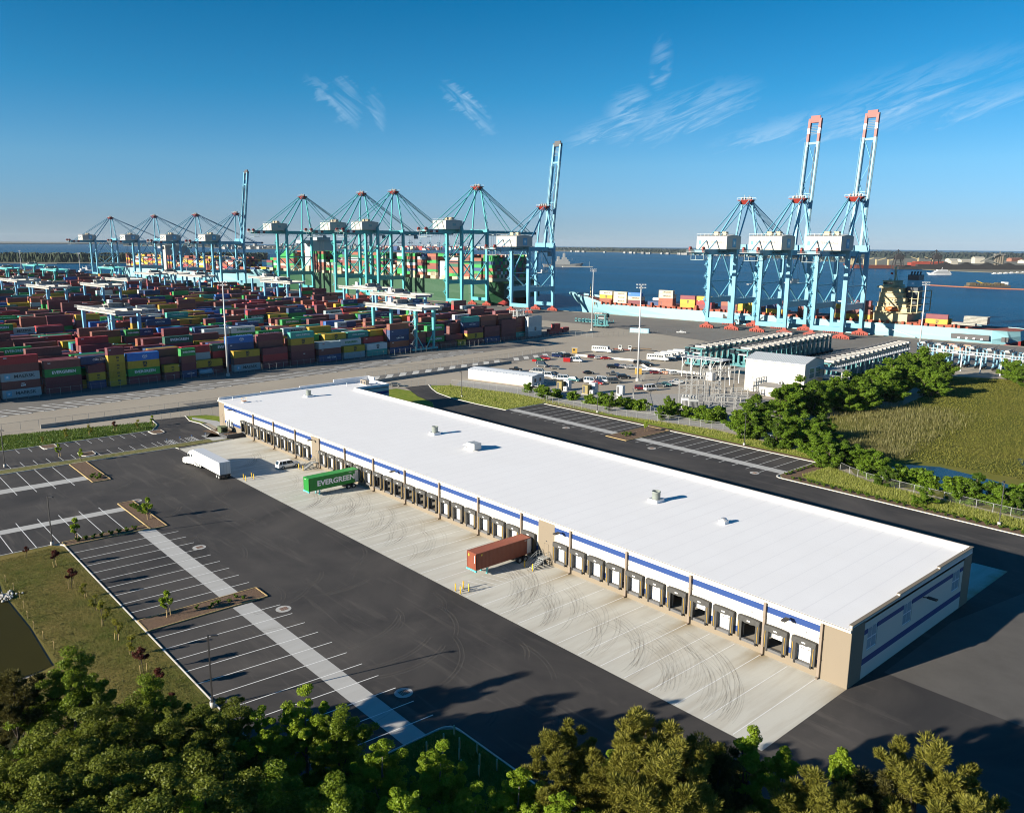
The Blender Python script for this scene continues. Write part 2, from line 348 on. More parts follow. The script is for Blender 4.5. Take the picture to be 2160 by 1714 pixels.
# ---- painted stall lines: one object per row of bays
def lines(name, segs, w=0.12, z=0.009, m=None):
    b = mb(m or M_PAINT)
    for (x0, y0, x1, y1) in segs:
        d = Vector((x1-x0, y1-y0, 0)); n = Vector((-d.y, d.x, 0)).normalized()*w/2
        b.quad((x0-n.x, y0-n.y, z), (x1-n.x, y1-n.y, z), (x1+n.x, y1+n.y, z), (x0+n.x, y0+n.y, z))
    return struct(b.build(name))
lines('stall_lines', [(-174.7, -48.9-3.76*i, -154.8, -48.9-3.76*i) for i in range(8)], 0.14)
lines('stall_lines', [(-134.8, -49.4-3.72*i, -117.8, -49.4-3.72*i) for i in range(8)], 0.14)
lines('stall_lines', [(-110.9+3.9*i, -60.3, -110.2+3.9*i, -42.1) for i in range(9)], 0.14)
lines('stall_lines', [(-69.2+3.9*i, -60.4, -68.0+3.9*i, -42.1) for i in range(11)], 0.14)
lines('stall_lines', [(-152.6+3.9*i, 79.6, -152.6+3.9*i, 98.3) for i in range(11)]+[(-100.6+3.9*i, 79.6, -100.6+3.9*i, 98.3) for i in range(11)], 0.14)
lines('dock_bay_lines', [(-7.5+3.35+.33-4.012*k, -18.9, -7.5+3.35+.33-4.012*k, -0.4) for k in range(42) if k not in (13,)], 0.13)
lines('stall_lines', [(-199.0, -52.0+2.85*i, -194.2, -52.0+2.85*i) for i in range(13)]+[(-184.6, -59.5+2.85*i, -179.6, -59.5+2.85*i) for i in range(14)]+[(-184.6, -21.0+3.1*i, -179.6, -21.0+3.1*i) for i in range(6)], 0.12)
hat = []
for y0 in (-19.2, -13.6, -8.9): hat += [(-184.4, y0+k*0.55, -179.8, y0+k*0.55) for k in range(5)]+[(-184.4, y0, -184.4, y0+2.2), (-179.8, y0, -179.8, y0+2.2)]
lines('accessible_bay_hatching', hat, 0.12)
hat = [(-56.6, -16.5+1.5*k, -52.4, -15.3+1.5*k) for k in range(7)]+[(-137.0, -16.5+1.5*k, -132.8, -15.3+1.5*k) for k in range(7)]
lines('hatched_paint', hat, 0.13)
# ---- kerbs
def kerb(name, pts, w=0.18, h=0.13, z=0.0, closed=False):
    b = mb(M_KERB); P = [Vector((p[0], p[1], 0)) for p in pts]
    if closed: P.append(P[0])
    L, R = [], []
    for i, p in enumerate(P):
        d0 = (P[i]-P[i-1]).normalized() if i else (P[1]-P[0]).normalized(); d1 = (P[i+1]-P[i]).normalized() if i < len(P)-1 else d0
        if closed and i in (0, len(P)-1): d0 = (P[-1]-P[-2]).normalized(); d1 = (P[1]-P[0]).normalized()
        n = Vector((-(d0+d1).y, (d0+d1).x, 0)).normalized()*w/2; L.append(p+n); R.append(p-n)
    rings = [[(r.x, r.y, z-0.05), (r.x, r.y, z+h), (l.x, l.y, z+h), (l.x, l.y, z-0.05)] for l, r in zip(L, R)]
    b.loft(rings, cap=True); return struct(b.build(name))
def arc(cx, cy, r, a0, a1, n=8): return [(cx+r*cos(RAD(a0+(a1-a0)*i/n)), cy+r*sin(RAD(a0+(a1-a0)*i/n))) for i in range(n+1)]
kerb('kerb', [(-117.6, -92), (-117.4, -62.2)]+arc(-115.6, -61.8, 1.5, 170, 95, 4)+[(-26.3, -60.4)][:0]+[(-114.5, -60.35), (-26.2, -60.35)]+arc(-24.6, -43.3, 1.6, 180, 90, 6)+[(-20, -41.7), (70, -41.7), (250, -41.7)])
kerb('kerb', [(-213, 90.5), (-205, 86.2), (-197, 82.7), (-186, 80.5), (-171, 80.4), (-157.1, 81.2), (-157.1, 98.6), (-57.2, 98.6), (-57.2, 81.0)]+arc(-55.4, 80.5, 1.8, 180, 270, 5)+[(0, 78.7), (60, 78.7), (300, 78.7)], 0.32)
kerb('kerb', [(-199.4, -90), (-199.4, -44)]+[(-199.4, -19)]+arc(-197.5, -18.5, 4, 130, 90, 2)[:0]+[(-199.4, -17.4), (-206, -13.8), (-214, -12.6)])
kerb('kerb', [(-214, -2.6), (-206, -4.2), (-200, -3.2), (-186, -4.2), (-179.0, -5.0), (-178.9, -90)], 0.2)
kerb('kerb', [(-174.9, -90), (-174.9, -19.5), (-173.2, -19.2), (-174.8, -3.9)], 0.18)
# planted strip between the two lots
b = mb(grass_mat('median_turf', (0.10, 0.12, 0.03), (0.24, 0.20, 0.10), 0.8)); b.sheet([(-178.8, -90), (-178.8, -6), (-175.0, -4.5), (-175.0, -90)], 0.09); struct(b.build('grass_median'))
# ---- mulch islands with timber edging
M_EDGE = mat('pine_edging', (0.50, 0.36, 0.16), 0.8, 0.4, 2.0)
def island(polys, pts):
    b = mb(M_MULCH)
    for p in polys: b.prism(p, -0.02, 0.12)
    o = struct(b.build('mulch_island'))
    e = mb(M_EDGE); n = len(pts)
    for i in range(n):
        a, c = pts[i], pts[(i+1) % n]; e.bar((a[0], a[1], 0.10), (c[0], c[1], 0.10), 0.16, 0.16)
    struct(e.build('timber_edging'))
R4 = lambda x0, y0, x1, y1: [(x0, y0), (x1, y0), (x1, y1), (x0, y1)]
for r in (R4(-174.5, -45.2, -154.6, -41.4), R4(-134.7, -45.7, -114.5, -42.7), R4(-76.1, -60.2, -71.9, -42.3), R4(-111.0, 79.0, -103.4, 98.4)): island([r], r)
r = R4(-117.5, -60.2, -115.1, -45.8); island([r], r)
# rounded islands at the ends of the car bays
for cx, cy in ((-197.5, -44.6), (-183.0, -39.0), (-197.0, -17.0)):
    ring = arc(cx+1.2, cy, 1.7, -90, 90, 6)+[(cx-1.8, cy+1.7), (cx-1.8, cy-1.7)]
    b = mb(M_MULCH); b.prism(ring, -0.02, 0.12); struct(b.build('mulch_island')); kerb('kerb', ring, 0.22, 0.17, closed=True)
# ---- lawns and verges
b = mb(M_LAWN); b.sheet([(-117.3, -120), (-117.3, -62.2), (-115.4, -60.5), (-46, -60.5), (-40, -66), (-46, -76), (-66, -82), (-70, -72.4), (-84, -72.2), (-100, -72.8), (-106, -72.2), (-112, -78), (-114, -120)], 0.06); struct(b.build('lawn'))
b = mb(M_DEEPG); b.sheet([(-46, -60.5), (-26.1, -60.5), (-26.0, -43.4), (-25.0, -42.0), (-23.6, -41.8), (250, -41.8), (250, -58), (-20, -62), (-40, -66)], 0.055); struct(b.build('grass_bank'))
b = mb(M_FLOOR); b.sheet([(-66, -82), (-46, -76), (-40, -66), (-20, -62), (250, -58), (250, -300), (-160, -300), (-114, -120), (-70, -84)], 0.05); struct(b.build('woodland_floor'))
b = mb(mat('pond_mud_water', (0.038, 0.033, 0.007), 0.5, 0.3, 0.1, spec=0.04)); b.sheet([(-106, -72.4), (-100, -73.0), (-84, -72.4), (-70, -72.6), (-68, -84), (-80, -100), (-120, -110), (-112, -78)], 0.02); struct(b.build('retention_pond'))
b = mb(M_TURF)
b.sheet([(-157.3, 98.8), (-157.3, 81.4), (-171, 80.6), (-186, 80.7), (-197, 82.9), (-205, 86.4), (-211, 90), (-206, 95.8), (-180, 103), (-165, 104)], 0.08)
b.sheet([(-57.0, 101.5), (-57.0, 81.2), (-55.2, 79.0), (0, 78.9), (300, 78.9), (300, 88.5), (-13, 88.8), (-40, 91.5), (-52, 97)], 0.08)
b.sheet([(-157.3, 98.9), (-57.0, 98.9), (-57.0, 104), (-78, 108.5), (-95, 110), (-112, 106.5), (-130, 102.8), (-150, 100.5)], 0.07)
b.sheet([(-181, 52), (-213, 53), (-213.5, 76), (-206, 77.2), (-195, 72.8), (-183, 70.3), (-176.2, 66), (-174.2, 59), (-175, 53)], 0.07)
b.sheet([(-200, -2.6), (-206, -3.8), (-213, -2.4), (-211, 3), (-205, 6), (-194, 6), (-194, 2.2), (-200, 2.2)], 0.07)
b.sheet([(-199.6, -90), (-199.6, -17.2), (-206, -13.4), (-211, -14), (-214.5, -30), (-219, -52), (-226, -90)], 0.06)
struct(b.build('turf_verge'))
b = mb(M_MULCH); b.sheet([(-57.0, 98), (-56.9, 81.2), (-55.2, 79.1), (0, 79.0), (300, 79.0), (300, 81.6), (-40, 81.6), (-52.5, 83.0), (-53.5, 97)], 0.10); b.sheet([(-157, 98.9), (-57.5, 98.9), (-57.5, 100.6), (-157, 100.4)], 0.10)
b.sheet([(-190, -6.5), (-181.5, -5.0), (-178, -2.6), (-179, 0), (-188.9, 0), (-189, -3)], 0.11); struct(b.build('mulch_bed'))
# ---- beyond the fence: gravel compound, parking, marsh, ponds
b = mb(M_GRAVEL); b.sheet([(-206, 98), (-214, 108), (-185, 116), (-150, 137), (-128, 165), (-100, 165), (-88, 150), (-84, 126), (-92, 113), (-111, 108.5), (-128, 104), (-160, 106)], -0.02); struct(b.build('gravel_compound'))
b = mb(M_MARSHG); b.sheet([(-93, 276), (-86, 240), (-80, 225), (-76, 192), (-84, 158), (-74, 130), (-58, 112), (-46, 96), (-34, 93.5), (-12, 91), (300, 90), (320, 300), (-60, 292), (-70, 289)], -0.03); struct(b.build('marsh'))
def water_mat(name, col, bs, bstr, rough=0.08):
    m = mat(name, col, rough, spec=0.5); t = m.node_tree; b = t.nodes['Principled BSDF']; b.inputs['IOR'].default_value = 1.33
    g = N(t, 'ShaderNodeNewGeometry')
    n = N(t, 'ShaderNodeTexNoise', inp={'Scale': bs, 'Detail': 8.0, 'Roughness': 0.62}); LK(t, g.outputs['Position'], n.inputs['Vector'])
    n2 = N(t, 'ShaderNodeTexNoise', inp={'Scale': 0.004, 'Detail': 5.0}); mp = N(t, 'ShaderNodeMapping'); mp.inputs['Scale'].default_value = (0.5, 1.6, 1); mp.inputs['Rotation'].default_value = (0, 0, 0.75); LK(t, g.outputs['Position'], mp.inputs[0]); LK(t, mp.outputs[0], n2.inputs['Vector'])
    LK(t, MIX(t, RAMP(t, n2.outputs[0], [(0.35, (0, 0, 0)), (0.65, (1, 1, 1))]), col, tuple(x*1.35 for x in col)), b.inputs['Base Color'])
    bp = N(t, 'ShaderNodeBump', inp={'Strength': bstr, 'Distance': 1.0}); LK(t, n.outputs[0], bp.inputs['Height']); LK(t, bp.outputs[0], b.inputs['Normal']); return m
M_SEA = water_mat('river_water', (0.0006, 0.052, 0.125), 0.22, 0.8, 0.25); M_SEA.node_tree.nodes['Principled BSDF'].inputs['Specular IOR Level'].default_value = 0.10; M_SEA.node_tree.nodes['Principled BSDF'].inputs['IOR'].default_value = 1.07
M_POND = water_mat('marsh_pool', (0.002, 0.016, 0.036), 2.0, 0.12); M_POND.node_tree.nodes['Principled BSDF'].inputs['Specular IOR Level'].default_value = 0.25
b = mb(M_POND); b.sheet([(-44, 104), (-42.7, 109.5), (-41, 115), (-35, 118.8), (-28, 117.5), (-20, 115.5), (-10, 113), (30, 110), (30, 97), (-20, 98.5), (-31, 100)], -0.024)
b.sheet([(-25.7, 143.8), (-21.2, 135.2), (0, 128), (20, 140), (0, 150)], -0.024); struct(b.build('marsh_pond'))
b = mb(M_SEA); b.sheet([(40+16000*cos(2*pi*i/48), -90+16000*sin(2*pi*i/48)) for i in range(48)], -3.2); struct(b.build('river'))
# ---- perimeter road details: angled bays along the stacks, wheel-stop pads, kerb wall
segs = []
for k in range(46):
    y = -150+k*6.9; x = -264.5-y*0.125
    p = Vector((x, y, 0)); q = Vector((x+10.2, y+5.4, 0)); dn = Vector((-0.35, 3.2, 0))
    segs += [(p.x, p.y, q.x, q.y), (p.x+dn.x, p.y+dn.y, q.x+dn.x, q.y+dn.y), (q.x, q.y, q.x+dn.x, q.y+dn.y), (p.x, p.y, p.x+dn.x, p.y+dn.y)]
b = mb(M_TARMAC); b.sheet([(-234, -160), (-247, -60), (-254.5, 0), (-266, 100), (-282, 225), (-298, 232), (-290, 90), (-276, -40), (-263, -160)], -0.04); struct(b.build('truck_bay_tarmac'))
lines('truck_bay_lines', segs, 0.5, -0.02)
b = mb(M_TARMAC); b.sheet([(-231.5, 77), (-243.5, 79), (-250, 153), (-238.0, 154.5)], -0.03); b.sheet([(-223.5, 5), (-234, 4), (-234, 16), (-223.5, 17)], -0.03); b.sheet([(-239, 158), (-250, 158), (-257, 196), (-244, 198)], -0.03); struct(b.build('verge_tarmac'))
b = mb(M_KERB)
for k in range(17):
    y = 79+k*6.9+(6 if k > 10 else 0); x = -236.0-(y-79)*0.075
    b.sheet([(x, y), (x+0.8, y+2.6), (x-6.6, y+8.6), (x-7.4, y+6.0)], 0.0)
struct(b.build('painted_pads'))
def wall_run(pts, h, w, m, name='concrete_barrier', seg=6.0, z=-0.1):
    "a run of separate barrier blocks"
    out = []
    for (a, c) in zip(pts[:-1], pts[1:]):
        a, c = Vector((*a, 0)), Vector((*c, 0)); n = max(1, int((c-a).length/seg)); d = (c-a)/n
        for i in range(n):
            p, q = a+d*i, a+d*(i+0.985); bb = mb(m); dd = d.normalized(); nn = Vector((-dd.y, dd.x, 0))
            pr = [(w/2, 0), (w/2, 0.15*h), (w/3.4, 0.4*h), (w/4.5, h), (-w/4.5, h), (-w/3.4, 0.4*h), (-w/2, 0.15*h), (-w/2, 0)]
            bb.loft([[(p+nn*u_+Vector((0, 0, z+v_)))[:] for u_, v_ in pr], [(q+nn*u_+Vector((0, 0, z+v_)))[:] for u_, v_ in pr]])
            out.append(bb.build(name))
    return out
M_BARR = mat('barrier_concrete', (0.30, 0.29, 0.27), 0.9, 0.5, 0.6)
for lst, lab, gr in ((wall_run([(-222.7, -41), (-223.6, 5), (-224.0, 22)], 1.2, 0.7, M_BARR), 'grey concrete road barrier block along the haul road beside the lawn strip', 'barrier blocks left of the warehouse'),
                 (wall_run([(-228.5, 72), (-230.5, 80), (-237.0, 154.6)], 1.2, 0.7, M_BARR), 'grey concrete barrier block along the haul road behind the warehouse corner', 'barrier blocks behind the warehouse')):
    for o in lst: tag(o, lab, 'barrier', gr)

# ================================================================ WAREHOUSE
BL, BW = -193.0, 38.6
M_WHITE = mat('wall_white', (0.58, 0.55, 0.49), 0.7, 0.12, 0.25, col2=(0.52, 0.49, 0.43))
M_BLUE = mat('band_blue', (0.006, 0.042, 0.19), 0.6, 0.2, 0.6)
M_TAN = mat('wall_tan', (0.205, 0.168, 0.122), 0.75, 0.18, 0.3, col2=(0.17, 0.138, 0.10))
M_ROOF = mat('roof_membrane', (0.79, 0.785, 0.79), 0.75, 0.35, 0.12, col2=(0.71, 0.70, 0.70), spec=0.2)
M_SEAM = mat('roof_seam', (0.72, 0.715, 0.725), 0.8)
M_SEAL = mat('dock_seal_black', (0.035, 0.035, 0.034), 0.7, 0.5, 3.0, col2=(0.075, 0.072, 0.066))
M_DOOR = mat('door_white', (0.66, 0.66, 0.65), 0.5)
M_STEEL = mat('galvanised_steel', (0.46, 0.48, 0.48), 0.45, 0.3, 2.0, metal=0.3)
M_YEL = mat('safety_yellow', (0.72, 0.46, 0.02), 0.55)
M_YELD = mat('guide_yellow', (0.42, 0.25, 0.02), 0.6)
M_DARK = mat('dark_steel', (0.055, 0.055, 0.06), 0.6)
M_BROWN = mat('downpipe_taupe', (0.22, 0.175, 0.135), 0.6)
M_RUB = mat('black_rubber', (0.018, 0.018, 0.019), 0.85)
M_GLASS = mat('dark_glass', (0.02, 0.03, 0.04), 0.08)
M_CURB = mat('roof_curb_white', (0.80, 0.80, 0.80), 0.6)
TL = [-7.5-4.012*k for k in range(12)]+[-59.5-4.045*k for k in range(19)]+[-140.62-4.05*k for k in range(10)]
NUM = [140-k for k in range(41)]
WHS = thing('warehouse', 'long white cross-dock warehouse with blue bands, tan panels and flat white roof', 'warehouse')
def roof_z(y): return 7.95+0.0085*y
# dock wall: horizontal colour bands with a hole at every dock opening
tanp = [(-3.85, 0.0), (-55.7, -51.75), (-136.6, -132.6), (-193.0, -189.1)]
def is_tan(x): return any(a-1e-3 <= x <= b+1e-3 for a, b in tanp)
b = mb(); D = 0.35
ops = sorted((t+0.42, t+2.93) for t in TL)
def band(z0, z1, m, holes):
    xs = sorted({BL, 0.0} | {v for p in tanp for v in p} | ({v for p in ops for v in p} if holes else set()))
    for x0, x1 in zip(xs[:-1], xs[1:]):
        c = (x0+x1)/2
        if holes and any(p[0] < c < p[1] for p in ops): continue
        tanq = is_tan(c); b.use(M_TAN if tanq else m)
        o = -0.03 if tanq else 0.0
        b.box(x0, o, z0, x1, D, z1)
band(-0.3, 1.30, M_TAN, False); band(1.30, 1.74, M_TAN, True); band(1.74, 2.55, M_BLUE, True); band(2.55, 4.10, M_WHITE, True); band(4.10, 6.12, M_WHITE, False); band(6.12, 7.0, M_BLUE, False); band(7.0, 7.72, M_WHITE, False)
b.build('dock_wall', WHS)
# end wall facing the camera side lane
b = mb()
wins = [(4.5, 7.25), (14.9, 17.7), (31.6, 34.5)]
for z0, z1, m in ((-0.3, 1.91, M_WHITE), (1.91, 2.79, M_BLUE), (2.79, 3.6, M_WHITE), (3.6, 6.07, M_WHITE), (6.07, 6.74, M_BLUE), (6.74, 8.05, M_WHITE)):
    ys = [3.45, 35.5] if not (3.6 <= z0 < 6.7) else sorted([3.45, 35.5]+[v for w in wins for v in w])
    for y0, y1 in zip(ys[:-1], ys[1:]):
        if 3.6 <= z0 < 6.7 and any(w[0] < (y0+y1)/2 < w[1] for w in wins): continue
        b.use(m); b.box(-D, y0, z0, 0, y1, z1)
b.use(M_TAN); b.box(-D, 0, -0.3, 0.03, 3.45, 8.05); b.box(-D, 35.5, -0.3, 0.03, BW, 8.05)
for y0, y1, zt in ((0, 13.2, 8.52), (13.2, 26.2, 8.82), (26.2, BW, 9.10)):
    b.use(M_WHITE); b.box(-0.30, y0+(0.0 if y0 else 0), 8.05, -0.02, y1, zt-0.1)
    b.use(M_TAN); b.box(-0.42, y0-0.05, zt-0.1, 0.10, y1+0.1, zt)
b.build('end_wall', WHS)
for y0, y1 in wins:
    f = mb(M_CURB)
    for a in (y0, (y0+y1)/2-0.04, y1-0.1): f.box(-0.22, a, 3.62, -0.10, a+0.1, 6.70)
    for z in (3.6, 5.1, 6.62): f.box(-0.24, y0, z, -0.06, y1, z+0.10)
    wn = f.build('louvre_window', WHS)
    s_ = mb(mat('louvre_glass', (0.42, 0.50, 0.55), 0.25))
    for i in range(17):
        z = 3.75+i*0.168; s_.bar((-0.16, y0+0.1, z), (-0.16, y1-0.1, z), 0.12, 0.10)
    s_.build('louvre_slat', wn)
# back wall, far end wall with its raised office corner, interior floor
b = mb(M_WHITE)
b.box(-180.5, BW-D, -0.3, -D, BW, 8.6); b.use(M_BLUE); b.box(-180.5, BW, 6.1, -0.1, BW+0.02, 7.0)
b.use(M_WHITE); b.box(BL, 0.4, -0.3, BL+D, 51.2, 8.7); b.box(BL+D, 51.2-D, -0.3, -180.5, 51.2, 8.9); b.box(-180.5-D, BW, -0.3, -180.5, 51.2-D, 8.6)
b.use(M_BLUE); b.box(-180.5, BW+0.05, 5.9, -180.47, 51.15, 6.8)
b.use(mat('painted_wall_shade', (0.30, 0.36, 0.42), 0.7)); b.box(-180.5, BW+0.05, 0.1, -180.48, 51.15, 5.9)  # shade of the office corner wall, painted on as a thin blue-grey sheet
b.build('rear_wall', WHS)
b = mb(mat('warehouse_floor', (0.36, 0.33, 0.28), 0.6, 0.3, 0.5)); b.box(BL+D, D, 0.9, -D, BW-D, 1.29); b.build('floor_slab', WHS)
# roof deck with parapets, coping and membrane seams
b = mb(M_ROOF)
b.add([(BL, -0.25, 7.95), (0, -0.25, 7.95), (0, BW, roof_z(BW)), (BL, BW, roof_z(BW)), (BL, -0.25, 7.72), (0, -0.25, 7.72), (0, BW, 7.72), (BL, BW, 7.72)], [(0,1,2,3),(7,6,5,4),(4,5,1,0),(5,6,2,1),(6,7,3,2),(7,4,0,3)])
b.box(BL, BW+0.01, 7.9, -180.5, 51.0, 8.26)
b.build('roof_deck', WHS)
b = mb(M_ROOF)
b.box(-180.4, BW-0.36, 8.15, -0.36, BW+0.06, 9.02); b.box(BL+0.05, 0.0, 7.9, BL+0.4, 13, 8.55); b.box(BL+0.05, 13, 7.9, BL+0.4, 26, 8.85); b.box(BL+0.05, 26, 7.9, BL+0.4, 38, 9.15); b.box(BL+0.05, 38, 7.9, BL+0.45, 51.2, 10.0)
b.box(BL+0.45, 50.8, 8.2, BL+4.2, 51.25, 10.0); b.box(BL+4.2, 50.8, 8.2, -180.4, 51.25, 9.0); b.box(-180.9, BW+0.1, 8.2, -180.45, 50.8, 9.0)
b.use(M_TAN); b.box(-180.4, BW+0.07, 8.85, -0.2, BW+0.14, 9.05); b.box(BL-0.06, -0.2, 8.0, BL+0.04, 51.3, 8.5)
b.build('parapet', WHS)
b = mb(M_SEAM)
for k in range(1, 64):
    x = BL+k*3.05; b.add([(x, 0.2, roof_z(0.2)+0.008), (x+0.14, 0.2, roof_z(0.2)+0.008), (x+0.14, BW-0.5, roof_z(BW-0.5)+0.008), (x, BW-0.5, roof_z(BW-0.5)+0.008)], [(0,1,2,3)])
b.build('roof_seams', WHS)
b = mb(mat('gutter_cream', (0.62, 0.56, 0.46), 0.5)); b.box(BL-0.02, -0.42, 7.60, 0.05, -0.04, 7.92); b.use(M_DARK); b.box(BL, -0.36, 7.921, 0.03, -0.08, 7.93); b.build('gutter', WHS)
for x in (-3.72, -11.72, -23.75, -35.75, -47.85, -59.95, -71.95, -84.1, -96.15, -108.3, -120.5, -132.45, -144.85, -157.0, -169.3):
    b = mb(M_BROWN); b.box(x-0.17, -0.36, 0.12, x+0.17, -0.02, 7.62); b.box(x-0.22, -0.40, 5.4, x+0.22, -0.01, 5.5); b.box(x-0.22, -0.40, 2.6, x+0.22, -0.01, 2.7); b.bar((x, -0.2, 0.2), (x, -0.65, 0.08), 0.3, 0.16); b.build('downspout', WHS)
# dock doors: panel (part) with seal, guide posts, bumpers, leveller and number (sub-parts)
def door_panel_me(raise_, half=False):
    b = mb(M_DOOR)
    z0 = 1.32 if not half else 2.75
    for i in range(5):
        za, zb = z0+i*(4.08-z0)/5, z0+(i+1)*(4.08-z0)/5; b.box(0.42, 0.20, za+0.015, 2.93, 0.26, zb-0.015)
    b.box(0.42, 0.225, z0, 2.93, 0.25, 4.08)
    b.use(M_DARK)
    if not half: b.box(1.0, 0.18, 3.0, 1.42, 0.199, 3.09); b.box(2.0, 0.18, 3.0, 2.42, 0.199, 3.09)
    return b.mesh('dock_door')
def door_up_me():
    b = mb(M_DARK); b.box(0.42, 0.30, 4.0, 2.93, 0.6, 4.09); b.use(M_STEEL); b.box(0.42, 0.30, 1.3, 0.5, 0.42, 4.0); b.box(2.85, 0.30, 1.3, 2.93, 0.42, 4.0); return b.mesh('dock_door')
def seal_me():
    b = mb(M_SEAL)
    b.box(0.0, -0.52, 1.38, 0.62, 0.0, 3.85); b.box(2.73, -0.52, 1.38, 3.35, 0.0, 3.85)
    n = 8                                            # sagging head curtain
    top = [(3.35*i/n, -0.56, 4.55+0.07*sin(pi*i/n)) for i in range(n+1)]; bot = [(3.35*i/n, -0.60-0.05*(i % 2), 3.82-0.05*(i % 2)+0.10*abs(2*i/n-1)) for i in range(n+1)]
    for i in range(n):
        b.add([bot[i], bot[i+1], top[i+1], top[i], (bot[i][0], 0, bot[i][2]), (bot[i+1][0], 0, bot[i+1][2]), (top[i+1][0], 0, top[i+1][2]), (top[i][0], 0, top[i][2])], [(0,1,2,3),(4,5,1,0),(3,2,6,7)])
    b.box(-0.001, -0.54, 3.84, 0.02, 0, 4.5); b.box(3.33, -0.54, 3.84, 3.351, 0, 4.5)
    b.use(M_DOOR); b.box(1.45, -0.625, 4.08, 1.95, -0.60, 4.26); return b.mesh('dock_seal')
def guides_me():
    b = mb(M_YELD); b.box(0, -0.57, 1.45, 0.06, -0.521, 3.80); return b.mesh('guide_stripe')
def lev_me():
    b = mb(mat('leveller_steel', (0.12, 0.12, 0.125), 0.6, 0.5, 3)); b.box(0.62, -0.42, 0.98, 2.73, -0.02, 1.36)
    b.use(M_RUB); b.box(0.42, -0.50, 0.95, 0.66, 0.0, 1.5); b.box(2.69, -0.50, 0.95, 2.93, 0.0, 1.5); return b.mesh('dock_leveller')
DM, DH, DU, SM, GM, LM = door_panel_me(0), door_panel_me(0, True), door_up_me(), seal_me(), guides_me(), lev_me()
OPEN = {138, 135, 121, 120, 119, 118, 117, 116, 113, 104, 100}; HALF = {139, 136}
M_INK = mat('sign_ink', (0.10, 0.10, 0.12), 0.6)
sgn = mb(M_DOOR); sgn.box(-0.34, -0.03, -0.26, 0.34, -0.012, 0.26); SGN = sgn.mesh('number_sign')
for t, n in zip(TL, NUM):
    d = OBJ('dock_door', DU if n in OPEN else DH if n in HALF else DM, WHS, (t, 0, 0))
    OBJ('dock_seal', SM, d); OBJ('guide_stripe', GM, d, (0.2, 0, 0)); OBJ('guide_stripe', GM, d, (3.03, 0, 0)); OBJ('dock_leveller', LM, d)
    s_ = OBJ('number_sign', SGN, d, (1.68, 0, 5.38))
    tx = OBJ('number_lettering', text_me(str(n), 0.42, M_INK, 0.008), d, (1.68, -0.036, 5.38))
# wall lamps, man doors
M_LAMP = mat('lamp_black', (0.025, 0.024, 0.026), 0.5)
for x in (-8.1, -49.9, -98.9, -134.9, -182.0):
    b = mb(M_LAMP); b.bar((x, -0.02, 6.45), (x, -0.9, 6.75), 0.12); b.box(x-0.3, -2.0, 6.66, x+0.3, -0.8, 6.86); b.build('wall_lamp', WHS)
b = mb(M_LAMP); b.bar((0.02, 21.1, 6.0), (0.7, 21.1, 6.2), 0.12); b.box(0.6, 20.8, 6.1, 1.9, 21.4, 6.3); b.build('wall_lamp', WHS)
for x in (-54.15, -134.8, -191.2):
    b = mb(M_TAN); z = 1.35 if x > -150 else 1.2; b.box(x, -0.08, z, x+0.98, -0.034, z+2.2); b.use(M_DARK); b.box(x-0.05, -0.07, z, x-0.005, -0.034, z+2.25); b.box(x+0.4, -0.10, z+2.6, x+0.6, -0.034, z+2.75); b.build('man_door', WHS)
# ---- stairs up to the man doors
def stairs(x, label):
    t = thing('dock_stairs', label, 'stairs', (x, 0, 0))
    b = mb(M_STEEL); b.box(-0.9, -1.55, 1.2, 0.9, -0.06, 1.32); b.bar((0.85, -1.5, 0), (0.85, -1.5, 1.2), 0.1); b.bar((-0.85, -1.5, 0), (-0.85, -1.5, 1.2), 0.1); b.bar((0.85, -0.2, 0), (0.85, -0.2, 1.2), 0.1); b.build('landing', t)
    for i in range(6):
        b = mb(M_STEEL); b.box(-0.82, -1.9-0.34*i, 1.0-0.18*i, 0.82, -1.58-0.34*i, 1.05-0.18*i); b.build('tread', t)
    for s_ in (-0.86, 0.86):
        b = mb(M_STEEL); b.bar((s_, -1.55, 1.14), (s_, -3.85, 0.02), 0.07, 0.28); b.build('stringer', t)
        b = mb(M_STEEL)
        for h in (0.55, 1.0):
            b.tube((s_, -0.1, 1.32+h), (s_, -1.55, 1.32+h), 0.032, 6); b.tube((s_, -1.55, 1.32+h), (s_, -3.75, 0.15+h), 0.032, 6)
        for y, z in ((-0.15, 1.32), (-0.85, 1.32), (-1.55, 1.3), (-2.6, 0.7), (-3.75, 0.1)): b.tube((s_, y, z), (s_, y, z+1.02), 0.032, 6)
        b.build('handrail', t)
stairs(-53.65, 'grey steel dock stairs with handrails beside the rust-red container trailer')
stairs(-134.3, 'grey steel dock stairs with handrails in front of the parked white sport utility car')
# ---- bollards, hydrant
def bollard(x, y, lab):
    b = mb(M_YEL); b.smooth = True; b.tube((x, y, 0), (x, y, 1.22), 0.1, 10); b.ico((x, y, 1.22), 0.1, 1); b.smooth = False; b.use(M_STEEL); b.tube((x, y, 0), (x, y, 0.03), 0.16, 10)
    tag(b.build('bollard'), lab, 'bollard', 'yellow bollards on the dock apron')
for x, y in ((-53.3, -19.0), (-53.2, -17.4), (-54.6, -17.4), (-54.7, -18.9)): bollard(x, y, 'yellow steel bollard in the square of four round the fire hydrant')
for x, y in ((-135.5, -18.1), (-133.8, -18.3), (-135.4, -16.2), (-134.0, -16.3)): bollard(x, y, 'yellow steel bollard in the square of four behind the white semi-trailer')
for x, y in ((-54.7, -4.1), (-52.6, -4.2)): bollard(x, y, 'yellow steel bollard at the foot of the stairs by the rust-red container')
for x, y in ((-135.3, -4.3), (-133.3, -4.2)): bollard(x, y, 'yellow steel bollard at the foot of the stairs by the white car')
